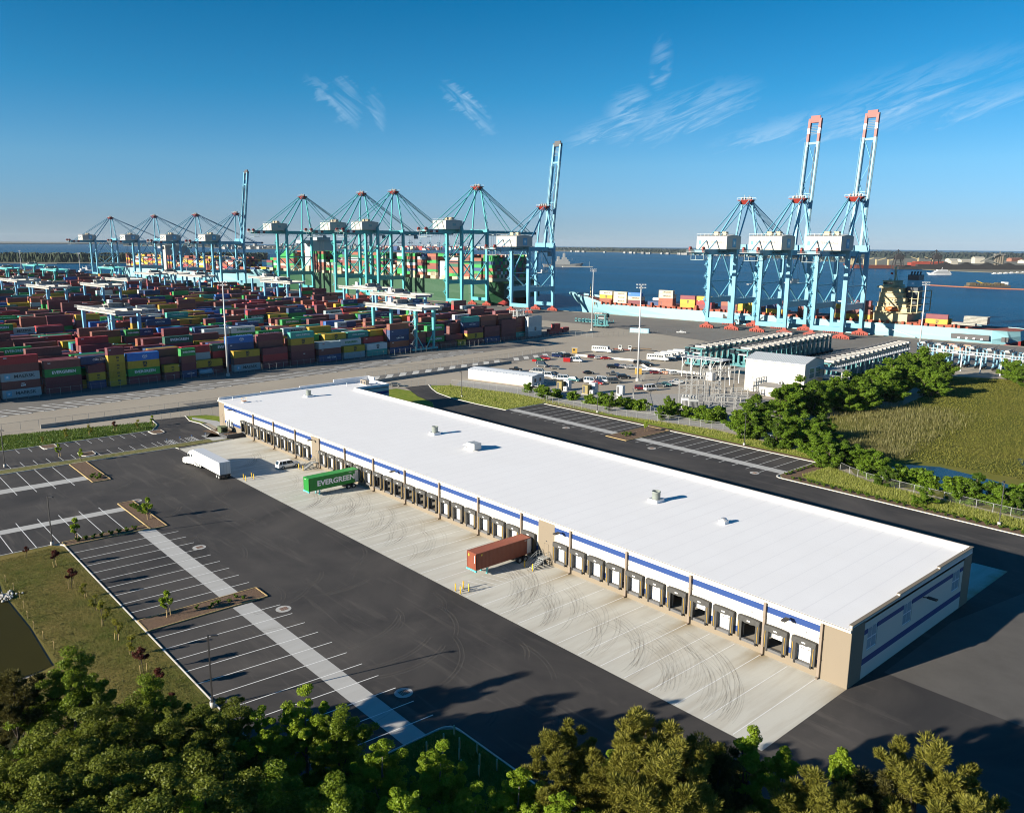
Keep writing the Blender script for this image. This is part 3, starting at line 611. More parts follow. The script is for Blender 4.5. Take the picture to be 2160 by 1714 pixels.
b = mb(mat('hydrant_grey', (0.55, 0.55, 0.56), 0.5)); b.smooth = True; b.tube((-53.95, -18.3, 0), (-53.95, -18.3, 0.7), 0.13, 10); b.ico((-53.95, -18.3, 0.72), 0.15, 2); b.tube((-54.2, -18.3, 0.5), (-53.7, -18.3, 0.5), 0.07, 8); b.tube((-53.95, -18.55, 0.42), (-53.95, -18.3, 0.42), 0.09, 8); b.smooth = False; b.tube((-53.95, -18.3, 0), (-53.95, -18.3, 0.06), 0.2, 10)
tag(b.build('fire_hydrant'), 'grey fire hydrant standing between four yellow bollards', 'hydrant')
# ---- roof plant
M_VENT = mat('vent_grey_green', (0.25, 0.28, 0.255), 0.5, 0.2, 1.0)
def drum(x, y, lab):
    z = roof_z(y); t = thing('roof_fan', lab, 'roof fan', (x, y, z))
    b = mb(M_CURB); b.box(-1.05, -1.05, 0, 1.05, 1.05, 0.5); b.build('curb', t)
    b = mb(M_VENT); b.smooth = True; r = [[(rr*cos(2*pi*i/20), rr*sin(2*pi*i/20), zz) for i in range(20)] for rr, zz in ((0.72, 0.5), (0.75, 0.6), (0.75, 1.75), (0.82, 1.8), (0.82, 1.95), (0.74, 1.95), (0.72, 1.2), (0.02, 1.2))]
    b.loft(r, cap=False); b.build('drum', t); b = mb(M_STEEL); b.box(-0.95, -0.95, 0.5, 0.95, 0.95, 0.56); b.build('flange', t)
drum(-179.9, 22.3, 'grey-green drum fan on the roof near the raised corner'); drum(-116, 22.3, 'grey-green drum fan on the roof beside the boxy air unit'); drum(-47.5, 21.6, 'large grey-green drum fan on the roof beside the small mushroom vent')
t = thing('roof_air_unit', 'boxy galvanised air handling unit with sloped hood on the white roof', 'air unit', (-98.9, 20.0, roof_z(20)))
b = mb(M_CURB); b.box(-1.7, -0.8, 0, 1.3, 0.8, 0.3); b.build('curb', t)
b = mb(M_STEEL); b.box(-0.4, -1.0, 0.3, 2.2, 1.0, 1.7); b.build('cabinet', t)
b = mb(M_STEEL); b.add([(-0.4,-1.0,0.75),(-0.4,1.0,0.75),(-0.4,1.0,1.55),(-0.4,-1.0,1.55),(-2.2,-1.0,0.75),(-2.2,1.0,0.75)], [(3,2,5,4),(0,1,2,3),(4,5,1,0),(0,3,4),(1,5,2)]); b.build('intake_hood', t)
t = thing('mushroom_vent', 'small shiny mushroom vent on a white curb on the roof', 'roof vent', (-32.6, 20.9, roof_z(20.9)))
b = mb(M_CURB); b.box(-0.6, -0.6, 0, 0.6, 0.6, 0.55); b.build('curb', t)
b = mb(mat('bright_aluminium', (0.62, 0.62, 0.62), 0.3, metal=0.7)); b.smooth = True; b.loft([[(r*cos(2*pi*i/16), r*sin(2*pi*i/16), z) for i in range(16)] for r, z in ((0.3, 0.55), (0.3, 0.62), (0.55, 0.62), (0.58, 0.72), (0.45, 0.9), (0.2, 0.98), (0.01, 1.0))], cap=False); b.build('cap', t)
t = thing('roof_hatch', 'open rusty roof hatch with yellow safety rail at the dock corner of the roof', 'roof hatch', (-184.1, 4.0, roof_z(4)))
b = mb(M_CURB); b.box(-0.6, -0.6, 0, 0.6, 0.6, 0.35); b.build('curb', t)
b = mb(mat('hatch_rust', (0.40, 0.16, 0.06), 0.8)); b.box(-0.55, -0.55, 0.35, 0.55, 0.55, 0.45); b.build('lid', t)
b = mb(mat('rail_pale_yellow', (0.70, 0.50, 0.22), 0.5)); [b.tube((x, y, 0.3), (x, y, 1.3), 0.04, 6) for x in (-0.6, 0.6) for y in (-0.6, 0.6)]; [b.tube((-0.6, y, 1.3), (0.6, y, 1.3), 0.04, 6) for y in (-0.6, 0.6)]; b.tube((-0.6, 0.6, 1.3), (-0.6, -0.6, 1.3), 0.04, 6); b.build('rail', t)
t = thing('roof_condenser', 'beige condenser units on the roof in the raised office corner', 'condenser', (-187, 46.3, 8.27))
for i in range(2): b = mb(mat('condenser_beige', (0.45, 0.38, 0.29), 0.6, 0.4, 2)); b.box(-1.8+i*1.7, -0.6, 0.1, -0.4+i*1.7, 0.7, 1.5); b.use(M_DARK); b.box(-1.6+i*1.7, -0.62, 0.3, -0.6+i*1.7, -0.601, 1.3); b.build('unit', t)
b = mb(M_CURB); b.box(-2.2, -0.8, 0, 2.2, 0.9, 0.1); b.build('pad', t)
for x, y in ((-190, 3.0), (-188.6, 40.5)): b = mb(M_CURB); b.tube((x, y, roof_z(y)), (x, y, roof_z(y)+0.9), 0.1, 8); b.ico((x, y, roof_z(y)+0.9), 0.12, 1); tag(b.build('vent_pipe'), 'white vent pipe on the roof by the %s' % ('dock corner' if y < 10 else 'beige condensers'), 'vent pipe')
# electrical gear at the dock corner
t = thing('transformer', 'olive green pad transformer on a concrete pad by the dock corner', 'transformer', (-183.8, -3.0, 0.1))
b = mb(M_STRIP); b.box(-1.5, -1.3, 0, 1.5, 1.3, 0.2); b.build('pad', t)
b = mb(mat('transformer_green', (0.085, 0.11, 0.05), 0.6, 0.2, 2)); b.box(-1.2, -1.0, 0.2, 1.2, 1.0, 1.75); b.box(-1.25, -1.05, 1.75, 1.25, 1.05, 1.85); b.build('cabinet', t)
b = mb(mat('fin_green', (0.06, 0.08, 0.04), 0.6)); [b.box(1.2, -0.8+0.22*i, 0.5, 1.5, -0.76+0.22*i, 1.5) for i in range(8)]; b.build('cooling_fin', t)
for i, (x, w_, h) in enumerate(((-187.2, 0.7, 1.6), (-185.9, 0.5, 2.2), (-184.6, 0.9, 1.9), (-183.4, 0.5, 1.2))):
    b = mb(M_STEEL); b.box(x, -0.45, 1.0, x+w_, -0.04, 1.0+h); b.use(M_DARK); b.box(x+0.1, -0.46, 1.2, x+w_-0.1, -0.451, 1.35); b.tube((x+w_/2, -0.2, 0), (x+w_/2, -0.2, 1.0), 0.06, 6); tag(b.build('electrical_cabinet'), ['squat grey meter cabinet nearest the man door on the warehouse wall', 'tall narrow grey switch cabinet on the warehouse wall', 'wide grey switch cabinet on the warehouse wall', 'small low grey cabinet on the warehouse wall'][i], 'cabinet')
b = mb(M_DARK); b.box(-181.2, -5.2, 0, -175.6, -4.9, 0.9); b.box(-176.0, -4.9, 0, -175.6, -0.1, 1.2); tag(b.build('retaining_wall'), 'low dark retaining wall stepping down to the dock apron', 'retaining wall')
# ---- storm drains: concrete collar with a rusty grate
for i, (x, y) in enumerate(((-134.5, -42.1), (-99.4, -42.3), (-66.3, -42.4), (-35.2, -42.0), (-125.9, 77.9), (-93.5, 78.0), (-62.0, 78.0))):
    t = thing('storm_drain', ['drain with pale round collar at the mulch island with the leafy sapling', 'drain with pale round collar between two mulch islands on the asphalt', 'drain with pale round collar beside the tip of the long mulch island', 'drain with pale round collar at the edge of the tree shadow', 'drain with pale collar at the first bays of the rear lot', 'drain with pale collar beside the rear mulch island', 'drain with pale collar near the end of the rear lot'][i], 'drain', (x, y, 0.006))
    b = mb(M_STRIP); b.prism([(1.15*cos(2*pi*k/20), 1.15*sin(2*pi*k/20)) for k in range(20)], 0, 0.012); b.build('collar', t)
    b = mb(mat('rusty_grate', (0.16, 0.085, 0.05), 0.8)); [b.box(-0.5, -0.5+0.2*k, 0.013, 0.5, -0.38+0.2*k, 0.03) for k in range(6)]; b.box(-0.5, -0.5, 0.013, -0.42, 0.62, 0.031); b.box(0.42, -0.5, 0.013, 0.5, 0.62, 0.031); b.build('grate', t)
# ---- tyre marks on the apron and the asphalt (thin films of rubber)
def film(name, col, alpha):
    m = mat(name, col, 0.9); t = m.node_tree; b = t.nodes['Principled BSDF']; g = N(t, 'ShaderNodeNewGeometry')
    nz = N(t, 'ShaderNodeTexNoise', inp={'Scale': 0.16, 'Detail': 6.0, 'Roughness': 0.7}); LK(t, g.outputs['Position'], nz.inputs['Vector'])
    LK(t, MT(t, 'MULTIPLY', RAMP(t, nz.outputs[0], [(0.25, (0.1, 0.1, 0.1)), (0.70, (1, 1, 1))]), alpha), b.inputs['Alpha']); return m
rnd = random.Random(3)
def marks(name, m, spots, z0):
    b = mb(m); k = 0
    for cx, cy, r, a0, a1, w_ in spots:
        for s_ in (0.0, 0.55):
            n = 14; z = z0+k*0.00012; k += 1
            P = [((r+s_)*cos(a0+(a1-a0)*i/n), (r+s_)*sin(a0+(a1-a0)*i/n)) for i in range(n+1)]; Q = [((r+s_+w_)*cos(a0+(a1-a0)*i/n), (r+s_+w_)*sin(a0+(a1-a0)*i/n)) for i in range(n+1)]
            for i in range(n): b.quad((cx+P[i][0], cy+P[i][1], z), (cx+P[i+1][0], cy+P[i+1][1], z), (cx+Q[i+1][0], cy+Q[i+1][1], z), (cx+Q[i][0], cy+Q[i][1], z))
    return struct(b.build(name))
sp = []
while len(sp) < 150:
    cl = rnd.choice([-10, -16, -22, -30, -38, -46, -72, -80, -88, -94, -100, -108, -120, -146]); r = rnd.uniform(9, 17)
    cx, cy = cl-r*rnd.uniform(0.7, 1.0), -17.5-rnd.uniform(0, 5)      # trailers swing out of the bays in arcs about points on the asphalt edge
    a0 = rnd.uniform(0.05, 0.55); a1 = a0+rnd.uniform(0.7, 1.35)
    if all(-18.9 < cy+(r+0.8)*sin(t_) < -0.8 and -170 < cx+(r+0.8)*cos(t_) < -1.5 for t_ in (a0, (a0+a1)/2, a1)): sp.append((cx, cy, r, a0, a1, rnd.uniform(0.07, 0.15)))
marks('tyre_marks', film('rubber_film', (0.19, 0.165, 0.135), 0.22), sp, 0.012)
sp = []
for k in range(46):
    cx, cy, r = rnd.uniform(-150, -10), rnd.uniform(-50, -26), rnd.uniform(5, 14); a = rnd.uniform(-0.6, 1.2); sp.append((cx-8, cy, r, a, a+rnd.uniform(0.5, 1.4), rnd.uniform(0.1, 0.25)))
sp = [s_ for s_ in sp if all(-59 < s_[1]+s_[2]*sin(t_) < -20.5 for t_ in (s_[3], (s_[3]+s_[4])/2, s_[4]))]
marks('tyre_scuffs', film('pale_dust_film', (0.20, 0.18, 0.155), 0.30), sp, 0.012)


# ================================================================ TRAILERS, TRUCK, CARS, LAMP POSTS
def wheel_me(r, w):
    b = mb(M_RUB); b.smooth = True; b.tube((0, -w/2, 0), (0, w/2, 0), r, 18)
    return b.mesh('wheel')
def rim_me(r, w):
    b = mb(M_STEEL); b.tube((0, -w/2-0.012, 0), (0, w/2+0.012, 0), r*0.55, 12); return b.mesh('rim')
WH = {k: (wheel_me(*k), rim_me(*k)) for k in ((0.52, 0.62), (0.52, 0.32), (0.36, 0.26), (0.44, 0.30), (0.9, 0.5))}
def wheel(parent, x, y, z, k, rz=0.0, rim=True):
    o = OBJ('wheel', WH[k][0], parent, (x, y, z), rz)
    if rim: OBJ('rim', WH[k][1], o)
    return o
def corr_box(b, L, Wd, z0, z1, n, m, m_roof=None):
    "corrugated container shell, length along X from 0 to L, centred on Y"
    b.use(m); d = 0.045; p = L/n
    for s_ in (-1, 1):
        pts = []
        for i in range(n):
            x = i*p; pts += [(x, 0), (x+p*0.3, 0), (x+p*0.5, d), (x+p*0.8, d)]
        pts.append((L, 0))
        for (xa, da), (xb, db) in zip(pts[:-1], pts[1:]):
            ya, yb = s_*(Wd/2-da), s_*(Wd/2-db); q = [(xa, ya, z0+0.15), (xb, yb, z0+0.15), (xb, yb, z1-0.1), (xa, ya, z1-0.1)]
            b.add(q if s_ < 0 else q[::-1], [(0,1,2,3)])
    ne = 9; pe = Wd/ne
    for i in range(ne):
        y = -Wd/2+i*pe; q = [(0.0, y, 0), (0.0, y+pe*.3, 0), (d, y+pe*.5, 0), (d, y+pe*.8, 0), (0.0, y+pe, 0)]
        for a, c in zip(q[:-1], q[1:]): b.add([(c[0], c[1], z0+0.15), (a[0], a[1], z0+0.15), (a[0], a[1], z1-0.1), (c[0], c[1], z1-0.1)], [(0,1,2,3)])
    b.box(L-0.05, -Wd/2+0.02, z0+0.1, L-0.02, Wd/2-0.02, z1-0.05)
    b.use(m_roof or m); b.box(0.02, -Wd/2+0.03, z1-0.06, L-0.02, Wd/2-0.03, z1-0.02)
    for i in range(int(L/0.42)): b.box(0.2+i*0.42, -Wd/2+0.12, z1-0.02, 0.38+i*0.42, Wd/2-0.12, z1-0.002)
    b.use(m)
    for y in (-Wd/2, Wd/2-0.12):
        b.box(0, y, z0, L, y+0.12, z0+0.15); b.box(0, y, z1-0.1, L, y+0.12, z1)
        for x in (0, L-0.14): b.box(x, y, z0+0.15, x+0.14, y+0.12, z1-0.1)
    for x in (0, L-0.12): b.box(x, -Wd/2+0.12, z0, x+0.12, Wd/2-0.12, z0+0.15); b.box(x, -Wd/2+0.12, z1-0.1, x+0.12, Wd/2-0.12, z1)
    return b
M_TEAL = mat('chassis_teal', (0.10, 0.50, 0.52), 0.5)
M_GALV = mat('door_grey', (0.52, 0.53, 0.54), 0.5, 0.2, 2.0)
M_LWHITE = mat('lettering_white', (0.80, 0.80, 0.80), 0.5)
def dock_trailer(x, col, roofc, lab, letters):
    m = mat('box_'+letters[:3], col, 0.5, 0.25, 0.8, bump=0.0); mr = mat('boxroof_'+letters[:3], roofc, 0.6, 0.5, 0.5, col2=tuple(c*0.6 for c in roofc))
    t = thing('container_trailer', lab, 'trailer', (x, -13.2, 0), pi/2)      # local X runs towards the dock
    corr_box(mb(), 12.19, 2.44, 1.25, 4.12, 42, m, mr).build('container', t)
    b = mb(M_TEAL); b.box(-0.12, -1.2, 1.0, 0.12, 1.2, 1.24); b.box(-0.10, -1.22, 0.92, 0.2, -0.9, 1.24); b.box(-0.10, 0.9, 0.92, 0.2, 1.22, 1.24); b.build('front_bolster', t)
    b = mb(M_DARK)
    for y in (-0.45, 0.31): b.box(0.15, y, 0.95, 12.1, y+0.14, 1.24)
    for i in range(8): b.box(0.9+i*1.5, -0.31, 1.0, 1.0+i*1.5, 0.31, 1.2)
    b.box(9.2, -0.9, 0.6, 11.6, 0.9, 0.8); b.build('chassis_frame', t)
    for y in (-0.75, 0.75):
        b = mb(M_TEAL); b.box(2.6, y-0.09, 0.05, 2.78, y+0.09, 1.24); b.box(2.5, y-0.16, 0.01, 2.88, y+0.16, 0.06); b.bar((2.69, y, 0.5), (3.6, y*0.5, 1.1), 0.07); b.build('landing_leg', t)
    for xx in (9.7, 10.98):
        for y in (-0.92, 0.92): wheel(t, xx, y, 0.52, (0.52, 0.62))
    for y in (-1.24, 1.24):
        b = mb(M_GALV); s_ = 1 if y > 0 else -1; b.box(11.3, y-0.03, 1.4, 12.15, y+0.03, 3.98)
        for i in range(6): b.box(11.32, y+s_*0.031-0.004, 1.5+i*0.4, 12.13, y+s_*0.031+0.004, 1.56+i*0.4)
        b.build('rear_door', t)
    if letters == 'EVERGREEN':
        me = text_me('EVERGREEN', 1.62, M_LWHITE, 0.055, sx_=1.08)
        OBJ('lettering', me, t, (6.6, -1.26, 2.62)); OBJ('lettering', me, t, (6.6, 1.26, 2.62), pi)
        OBJ('lettering', text_me('EVERGREEN', 0.16, M_LWHITE, 0.004), t, (-0.03, 0.25, 3.75), -pi/2)
        OBJ('lettering', text_me('EGHU 9', 0.26, M_LWHITE, 0.004), t, (10.2, -1.26, 3.8))
    else:
        OBJ('lettering', text_me('TRIU', 0.22, M_LWHITE, 0.004), t, (10.9, -1.26, 3.82))
        b = mb(mat('sticker_yellow', (0.62, 0.46, 0.05), 0.6)); b.box(1.0, -1.262, 3.55, 1.3, -1.25, 3.85); b.build('sticker', t)
        b = mb(mat('sticker_yellow', (0.62, 0.46, 0.05), 0.6)); b.box(-0.03, 0.55, 3.3, -0.012, 0.8, 3.75); b.build('sticker', t)
        b = mb(M_LWHITE); b.box(-0.03, -0.85, 2.4, -0.012, -0.75, 3.7); b.build('code_panel', t)
    return t
dock_trailer(-57.75, (0.235, 0.062, 0.032), (0.30, 0.085, 0.045), 'rust-red corrugated container on a road chassis backed into the dock by the stairs', 'RUST')
dock_trailer(-114.5, (0.012, 0.235, 0.030), (0.03, 0.28, 0.05), 'green EVERGREEN container on a road chassis backed into the dock', 'EVERGREEN')
# ---- white semi truck
M_TRUCK = mat('truck_white', (0.62, 0.62, 0.61), 0.35)
M_TRROOF = mat('trailer_roof', (0.55, 0.57, 0.60), 0.5)
t = thing('semi_truck', 'white semi truck with sleeper cab pulling a long white box trailer', 'truck', (-146.1, -21.3, 0))
b = mb(M_TRUCK); b.box(-8.07, -1.3, 1.2, 8.07, 1.3, 4.05); b.use(M_TRROOF); b.box(-8.07, -1.3, 4.051, 8.07, 1.3, 4.10); b.use(M_GALV); b.box(-8.08, -1.31, 1.16, 8.0, 1.31, 1.199); b.build('trailer_box', t)
for y in (-1.28, 0.02): b = mb(mat('trailer_door', (0.62, 0.63, 0.64), 0.5)); b.box(8.08, y, 1.3, 8.12, y+1.26, 3.98); b.use(M_STEEL); b.box(8.121, y+0.3, 1.3, 8.15, y+0.34, 3.98); b.box(8.121, y+0.9, 1.3, 8.15, y+0.94, 3.98); b.build('rear_door', t)
b = mb(M_DARK); b.box(8.0, -1.25, 1.0, 8.14, 1.25, 1.19); b.box(7.9, -0.9, 0.5, 8.0, 0.9, 0.6); b.bar((7.95, -0.7, 0.6), (7.95, -0.7, 1.1), 0.1); b.bar((7.95, 0.7, 0.6), (7.95, 0.7, 1.1), 0.1); b.box(5.2, -0.7, 0.75, 8.0, 0.7, 1.15); b.build('underframe', t)
for y in (-0.8, 0.8): b = mb(M_GALV); b.box(-5.1, y-0.08, 0.1, -4.9, y+0.08, 1.2); b.build('landing_leg', t)
OBJ('trailer_lettering', text_me('ACE', 0.5, mat('trailer_print', (0.35, 0.30, 0.28), 0.6), 0.01), t, (-6.4, -1.305, 3.1))
for xx in (6.1, 7.35):
    for y in (-0.98, 0.98): wheel(t, xx, y, 0.52, (0.52, 0.62))
cab = thing('tmp', '', ''); bpy.data.objects.remove(cab)
CA = pi+0.24
def rot2(x, y): return (-6.6+x*cos(CA)-y*sin(CA), x*sin(CA)+y*cos(CA))
def cpart(b, name):
    o = b.build(name, t, (-6.6, 0, 0), CA); return o
prof = [(0.9, 1.05), (0.9, 3.9), (1.3, 4.02), (2.2, 3.95), (3.1, 3.35), (3.75, 2.45), (4.1, 2.0), (5.2, 1.75), (5.65, 1.5), (5.78, 0.5), (5.4, 0.38), (1.2, 0.5)]
b = mb(M_TRUCK)
def inset(p, k): cx, cz = 3.2, 1.9; return [(cx+(x-cx)*k, cz+(z-cz)*k) for x, z in p]
b.loft([[(x, y, z) for x, z in inset(prof, k)] for y, k in ((-1.22, 0.955), (-1.12, 0.99), (-0.9, 1.0), (0.9, 1.0), (1.12, 0.99), (1.22, 0.955))]); cpart(b, 'cab')
b = mb(M_GLASS); b.add([(3.16, -0.95, 3.26), (3.16, 0.95, 3.26), (3.74, 1.0, 2.5), (3.74, -1.0, 2.5), (3.20, -0.95, 3.28), (3.20, 0.95, 3.28), (3.80, 1.0, 2.52), (3.80, -1.0, 2.52)], [(7,6,5,4),(0,1,2,3),(4,5,1,0),(6,7,3,2),(5,6,2,1),(7,4,0,3)]); cpart(b, 'windscreen')
for s_ in (-1, 1):
    b = mb(M_GLASS); b.add([(2.5, s_*1.20, 2.3), (3.55, s_*1.20, 2.3), (3.2, s_*1.19, 2.95), (2.5, s_*1.19, 2.95), (2.5, s_*1.235, 2.3), (3.55, s_*1.235, 2.3), (3.2, s_*1.225, 2.95), (2.5, s_*1.225, 2.95)], [(4,5,6,7),(7,6,5,4),(0,1,5,4),(2,3,7,6)]); b.box(1.55, s_*1.225-0.01, 2.4, 1.95, s_*1.225+0.01, 2.95); cpart(b, 'side_window')
    b = mb(M_DARK); b.box(3.55, s_*1.28, 2.2, 3.65, s_*1.28+s_*0.25, 2.9); b.bar((3.5, s_*1.15, 2.4), (3.6, s_*1.3, 2.4), 0.05); cpart(b, 'mirror')
    b = mb(M_TRUCK); b.box(-1.9, s_*1.22-0.04, 0.45, 0.9, s_*1.22+0.04, 1.0); cpart(b, 'side_skirt')
    b = mb(mat('headlamp', (0.75, 0.75, 0.72), 0.15)); b.box(5.45, s_*0.85-0.2, 1.05, 5.74, s_*0.85+0.2, 1.3); cpart(b, 'headlight')
b = mb(M_DARK); b.box(5.70, -0.55, 0.75, 5.80, 0.55, 1.55); cpart(b, 'grille')
b = mb(M_DARK); b.box(-2.2, -0.45, 0.75, 1.0, 0.45, 1.0); b.box(-1.3, -0.9, 1.0, -0.2, 0.9, 1.14); cpart(b, 'tractor_frame')
for xx, yy in ((-1.5, -0.95), (-1.5, 0.95), (-0.2, -0.95), (-0.2, 0.95)): p = rot2(xx, yy); wheel(t, p[0], p[1], 0.52, (0.52, 0.62), CA)
for yy in (-1.05, 1.05): p = rot2(4.6, yy); wheel(t, p[0], p[1], 0.52, (0.52, 0.32), CA)
# ---- cars
M_HEAD = mat('lamp_clear', (0.8, 0.8, 0.78), 0.2); M_TAIL = mat('lamp_red', (0.35, 0.01, 0.01), 0.3)
CARSPEC = {  # length, width, body profile, glasshouse profile (bottom front, top front, top rear, bottom rear, z bottom, z top), wheel positions, wheel key
 'sedan':  (4.7, 1.82, [(-2.35, .35), (-2.35, .82), (-2.1, .98), (-1.5, 1.02), (1.15, .98), (2.1, .82), (2.35, .62), (2.35, .32)], (1.15, .35, -1.05, -1.75, .98, 1.45), 1.4, (0.36, 0.26)),
 'suv':    (4.9, 1.95, [(-2.45, .42), (-2.45, 1.05), (-2.3, 1.15), (1.2, 1.12), (2.25, 1.0), (2.45, .75), (2.45, .4)], (1.2, .55, -2.1, -2.35, 1.12, 1.78), 1.45, (0.36, 0.26)),
 'big_suv':(5.75, 2.05, [(-2.87, .5), (-2.87, 1.15), (-2.75, 1.22), (1.25, 1.2), (2.6, 1.12), (2.85, .85), (2.87, .45)], (1.25, .65, -2.5, -2.8, 1.2, 1.92), 1.72, (0.44, 0.30)),
 'van':    (5.6, 2.0, [(-2.8, .4), (-2.8, 1.25), (1.7, 1.22), (2.5, 1.05), (2.8, .8), (2.8, .4)], (1.75, 1.1, -2.7, -2.78, 1.22, 2.3), 1.75, (0.36, 0.26)),
 'pickup': (5.7, 1.98, [(-2.85, .5), (-2.85, 1.12), (-0.75, 1.12), (1.2, 1.12), (2.6, 1.05), (2.85, .8), (2.85, .45)], (1.2, .6, -0.55, -0.8, 1.12, 1.8), 1.75, (0.44, 0.30))}
_CARM = {}
def car_meshes(kind, m):
    k = (kind, m.name)
    if k in _CARM: return _CARM[k]
    L, Wd, pr, gh, wx, wk = CARSPEC[kind]
    b = mb(m); cz = 0.75
    b.loft([[(x*kk, y, cz+(z-cz)*k2) for x, z in pr] for y, kk, k2 in ((-Wd/2, .97, .86), (-Wd/2+.1, 1, 1), (Wd/2-.1, 1, 1), (Wd/2, .97, .86))])
    bf, tf, tr, br, zb, zt = gh; w0, w1 = Wd/2-.1, Wd/2-.26
    b.add([(tf, -w1, zt), (tf, w1, zt), (tr, w1, zt), (tr, -w1, zt), (tf-.05, -w1+.1, zt+.06), (tf-.05, w1-.1, zt+.06), (tr+.05, w1-.1, zt+.06), (tr+.05, -w1+.1, zt+.06)], [(4,5,6,7),(0,1,5,4),(1,2,6,5),(2,3,7,6),(3,0,4,7)])
    for s_ in (-1, 1):
        b.bar((bf, s_*w0, zb), (tf, s_*w1, zt), .09); b.bar((br, s_*w0, zb), (tr, s_*w1, zt), .12)
        for f in ((.45, .75) if kind in ('big_suv', 'van', 'suv') else (.55,)):
            b.bar((bf+(br-bf)*f, s_*w0, zb), (tf+(tr-tf)*f, s_*w1, zt), .09)
    if kind == 'pickup': b.use(M_DARK); b.box(-2.7, -.8, 1.121, -.95, .8, 1.14)
    body = b.mesh('body')
    if kind == 'van': pass
    g = mb(M_GLASS if kind != 'van' else M_GLASS); w0 -= .02; w1 -= .02
    g.add([(bf, -w0, zb), (bf, w0, zb), (br, w0, zb), (br, -w0, zb), (tf, -w1, zt), (tf, w1, zt), (tr, w1, zt), (tr, -w1, zt)], [(4,5,6,7),(1,0,4,5),(2,1,5,6),(3,2,6,7),(0,3,7,4)])
    h = mb(M_HEAD); h.box(L/2-.22, -.16, .68, L/2+.005, .16, .84); tl = mb(M_TAIL); tl.box(-L/2-.01, -.1, .8, -L/2+.1, .1, 1.0)
    _CARM[k] = (body, g.mesh('windows'), h.mesh('headlight'), tl.mesh('tail_light')); return _CARM[k]
def paint(n, c): return mat('car_'+n, c, 0.25, metal=0.1)
PAINT = {n: paint(n, c) for n, c in dict(white=(.78, .78, .78), black=(.012, .012, .014), silver=(.42, .43, .44), grey=(.10, .105, .11), red=(.35, .015, .015), navy=(.015, .03, .12), teal=(.05, .15, .16), maroon=(.14, .015, .02), beige=(.38, .33, .25), green=(.02, .12, .05)).items()}
def car(kind, colour, x, y, head, lab, group=None, cat='car'):
    t = thing({'sedan': 'sedan', 'suv': 'suv', 'big_suv': 'suv', 'van': 'van', 'pickup': 'pickup_truck'}[kind], lab, cat, (x, y, 0), head, group)
    L, Wd, pr, gh, wx, wk = CARSPEC[kind]; bo, gl, hl, tl = car_meshes(kind, PAINT[colour])
    OBJ('body', bo, t); OBJ('windows', gl, t)
    for s_ in (-1, 1): OBJ('headlight', hl, t, (0, s_*(Wd/2-.3), 0)); OBJ('tail_light', tl, t, (0, s_*(Wd/2-.22), 0))
    for sx_ in (-wx, wx):
        for s_ in (-1, 1): wheel(t, sx_, s_*(Wd/2-.14), wk[0], wk)
    return t
car('big_suv', 'white', -138.2, -5.7, pi/2, 'white sport utility car parked nose-in beside the dock stairs', cat='suv')
car('sedan', 'grey', -218.2, 78.5, RAD(50), 'grey sedan driving on the haul road behind the warehouse corner')
# ---- lamp posts of the site
def lamp_post(x, y, head, lab, h=9.2):
    t = thing('lamp_post', lab, 'lamp post', (x, y, 0), head, 'dark lamp posts around the warehouse lots')
    b = mb(M_STRIP); b.smooth = True; b.tube((0, 0, 0), (0, 0, 0.75), 0.32, 14); b.build('base', t)
    b = mb(M_LAMP); b.bar((0, 0, 0.7), (0, 0, h), 0.15); b.box(-.2, -.2, .75, .2, .2, .8); b.build('pole', t)
    b = mb(M_LAMP); b.box(0.1, -0.05, h-0.12, 0.5, 0.05, h-0.02); b.box(0.4, -0.18, h-0.14, 1.1, 0.18, h); b.build('lamp_head', t)
for x, y, hd, lab in ((-117.2, -61.9, 0.7, 'dark lamp post on a concrete footing at the corner of the lawn'), (-47.2, -60.8, 0.9, 'dark lamp post at the lawn kerb in front of the leafy trees'), (-181.8, -57.5, 0.4, 'dark lamp post in the strip between the car lot and the truck lot'), (-184.0, 84.0, -1.5, 'dark lamp post in the bright verge by the white office cabin'), (-134.9, 101.5, -1.5, 'dark lamp post behind the first rear bays'), (-79.1, 100.0, -1.6, 'dark lamp post by the fence at the last rear bays'), (-9.5, 81.8, -1.6, 'dark lamp post in the planted verge by the marsh pond')):
    lamp_post(x, y, hd, lab)
# accessible parking signs, safety cones and delineators by the car lot
for i, y in enumerate((-20.3, -16.8, -13.6, -9.8)):
    b = mb(M_STEEL); b.bar((-178.9, y, 0), (-178.9, y, 1.9), 0.06); b.use(mat('sign_blue', (0.05, 0.16, 0.45), 0.5)); b.box(-178.98, y-0.17, 1.45, -178.95, y+0.17, 1.95); tag(b.build('parking_sign'), 'small blue accessible parking sign on a post at the hatched bays', 'sign', 'accessible parking signs')

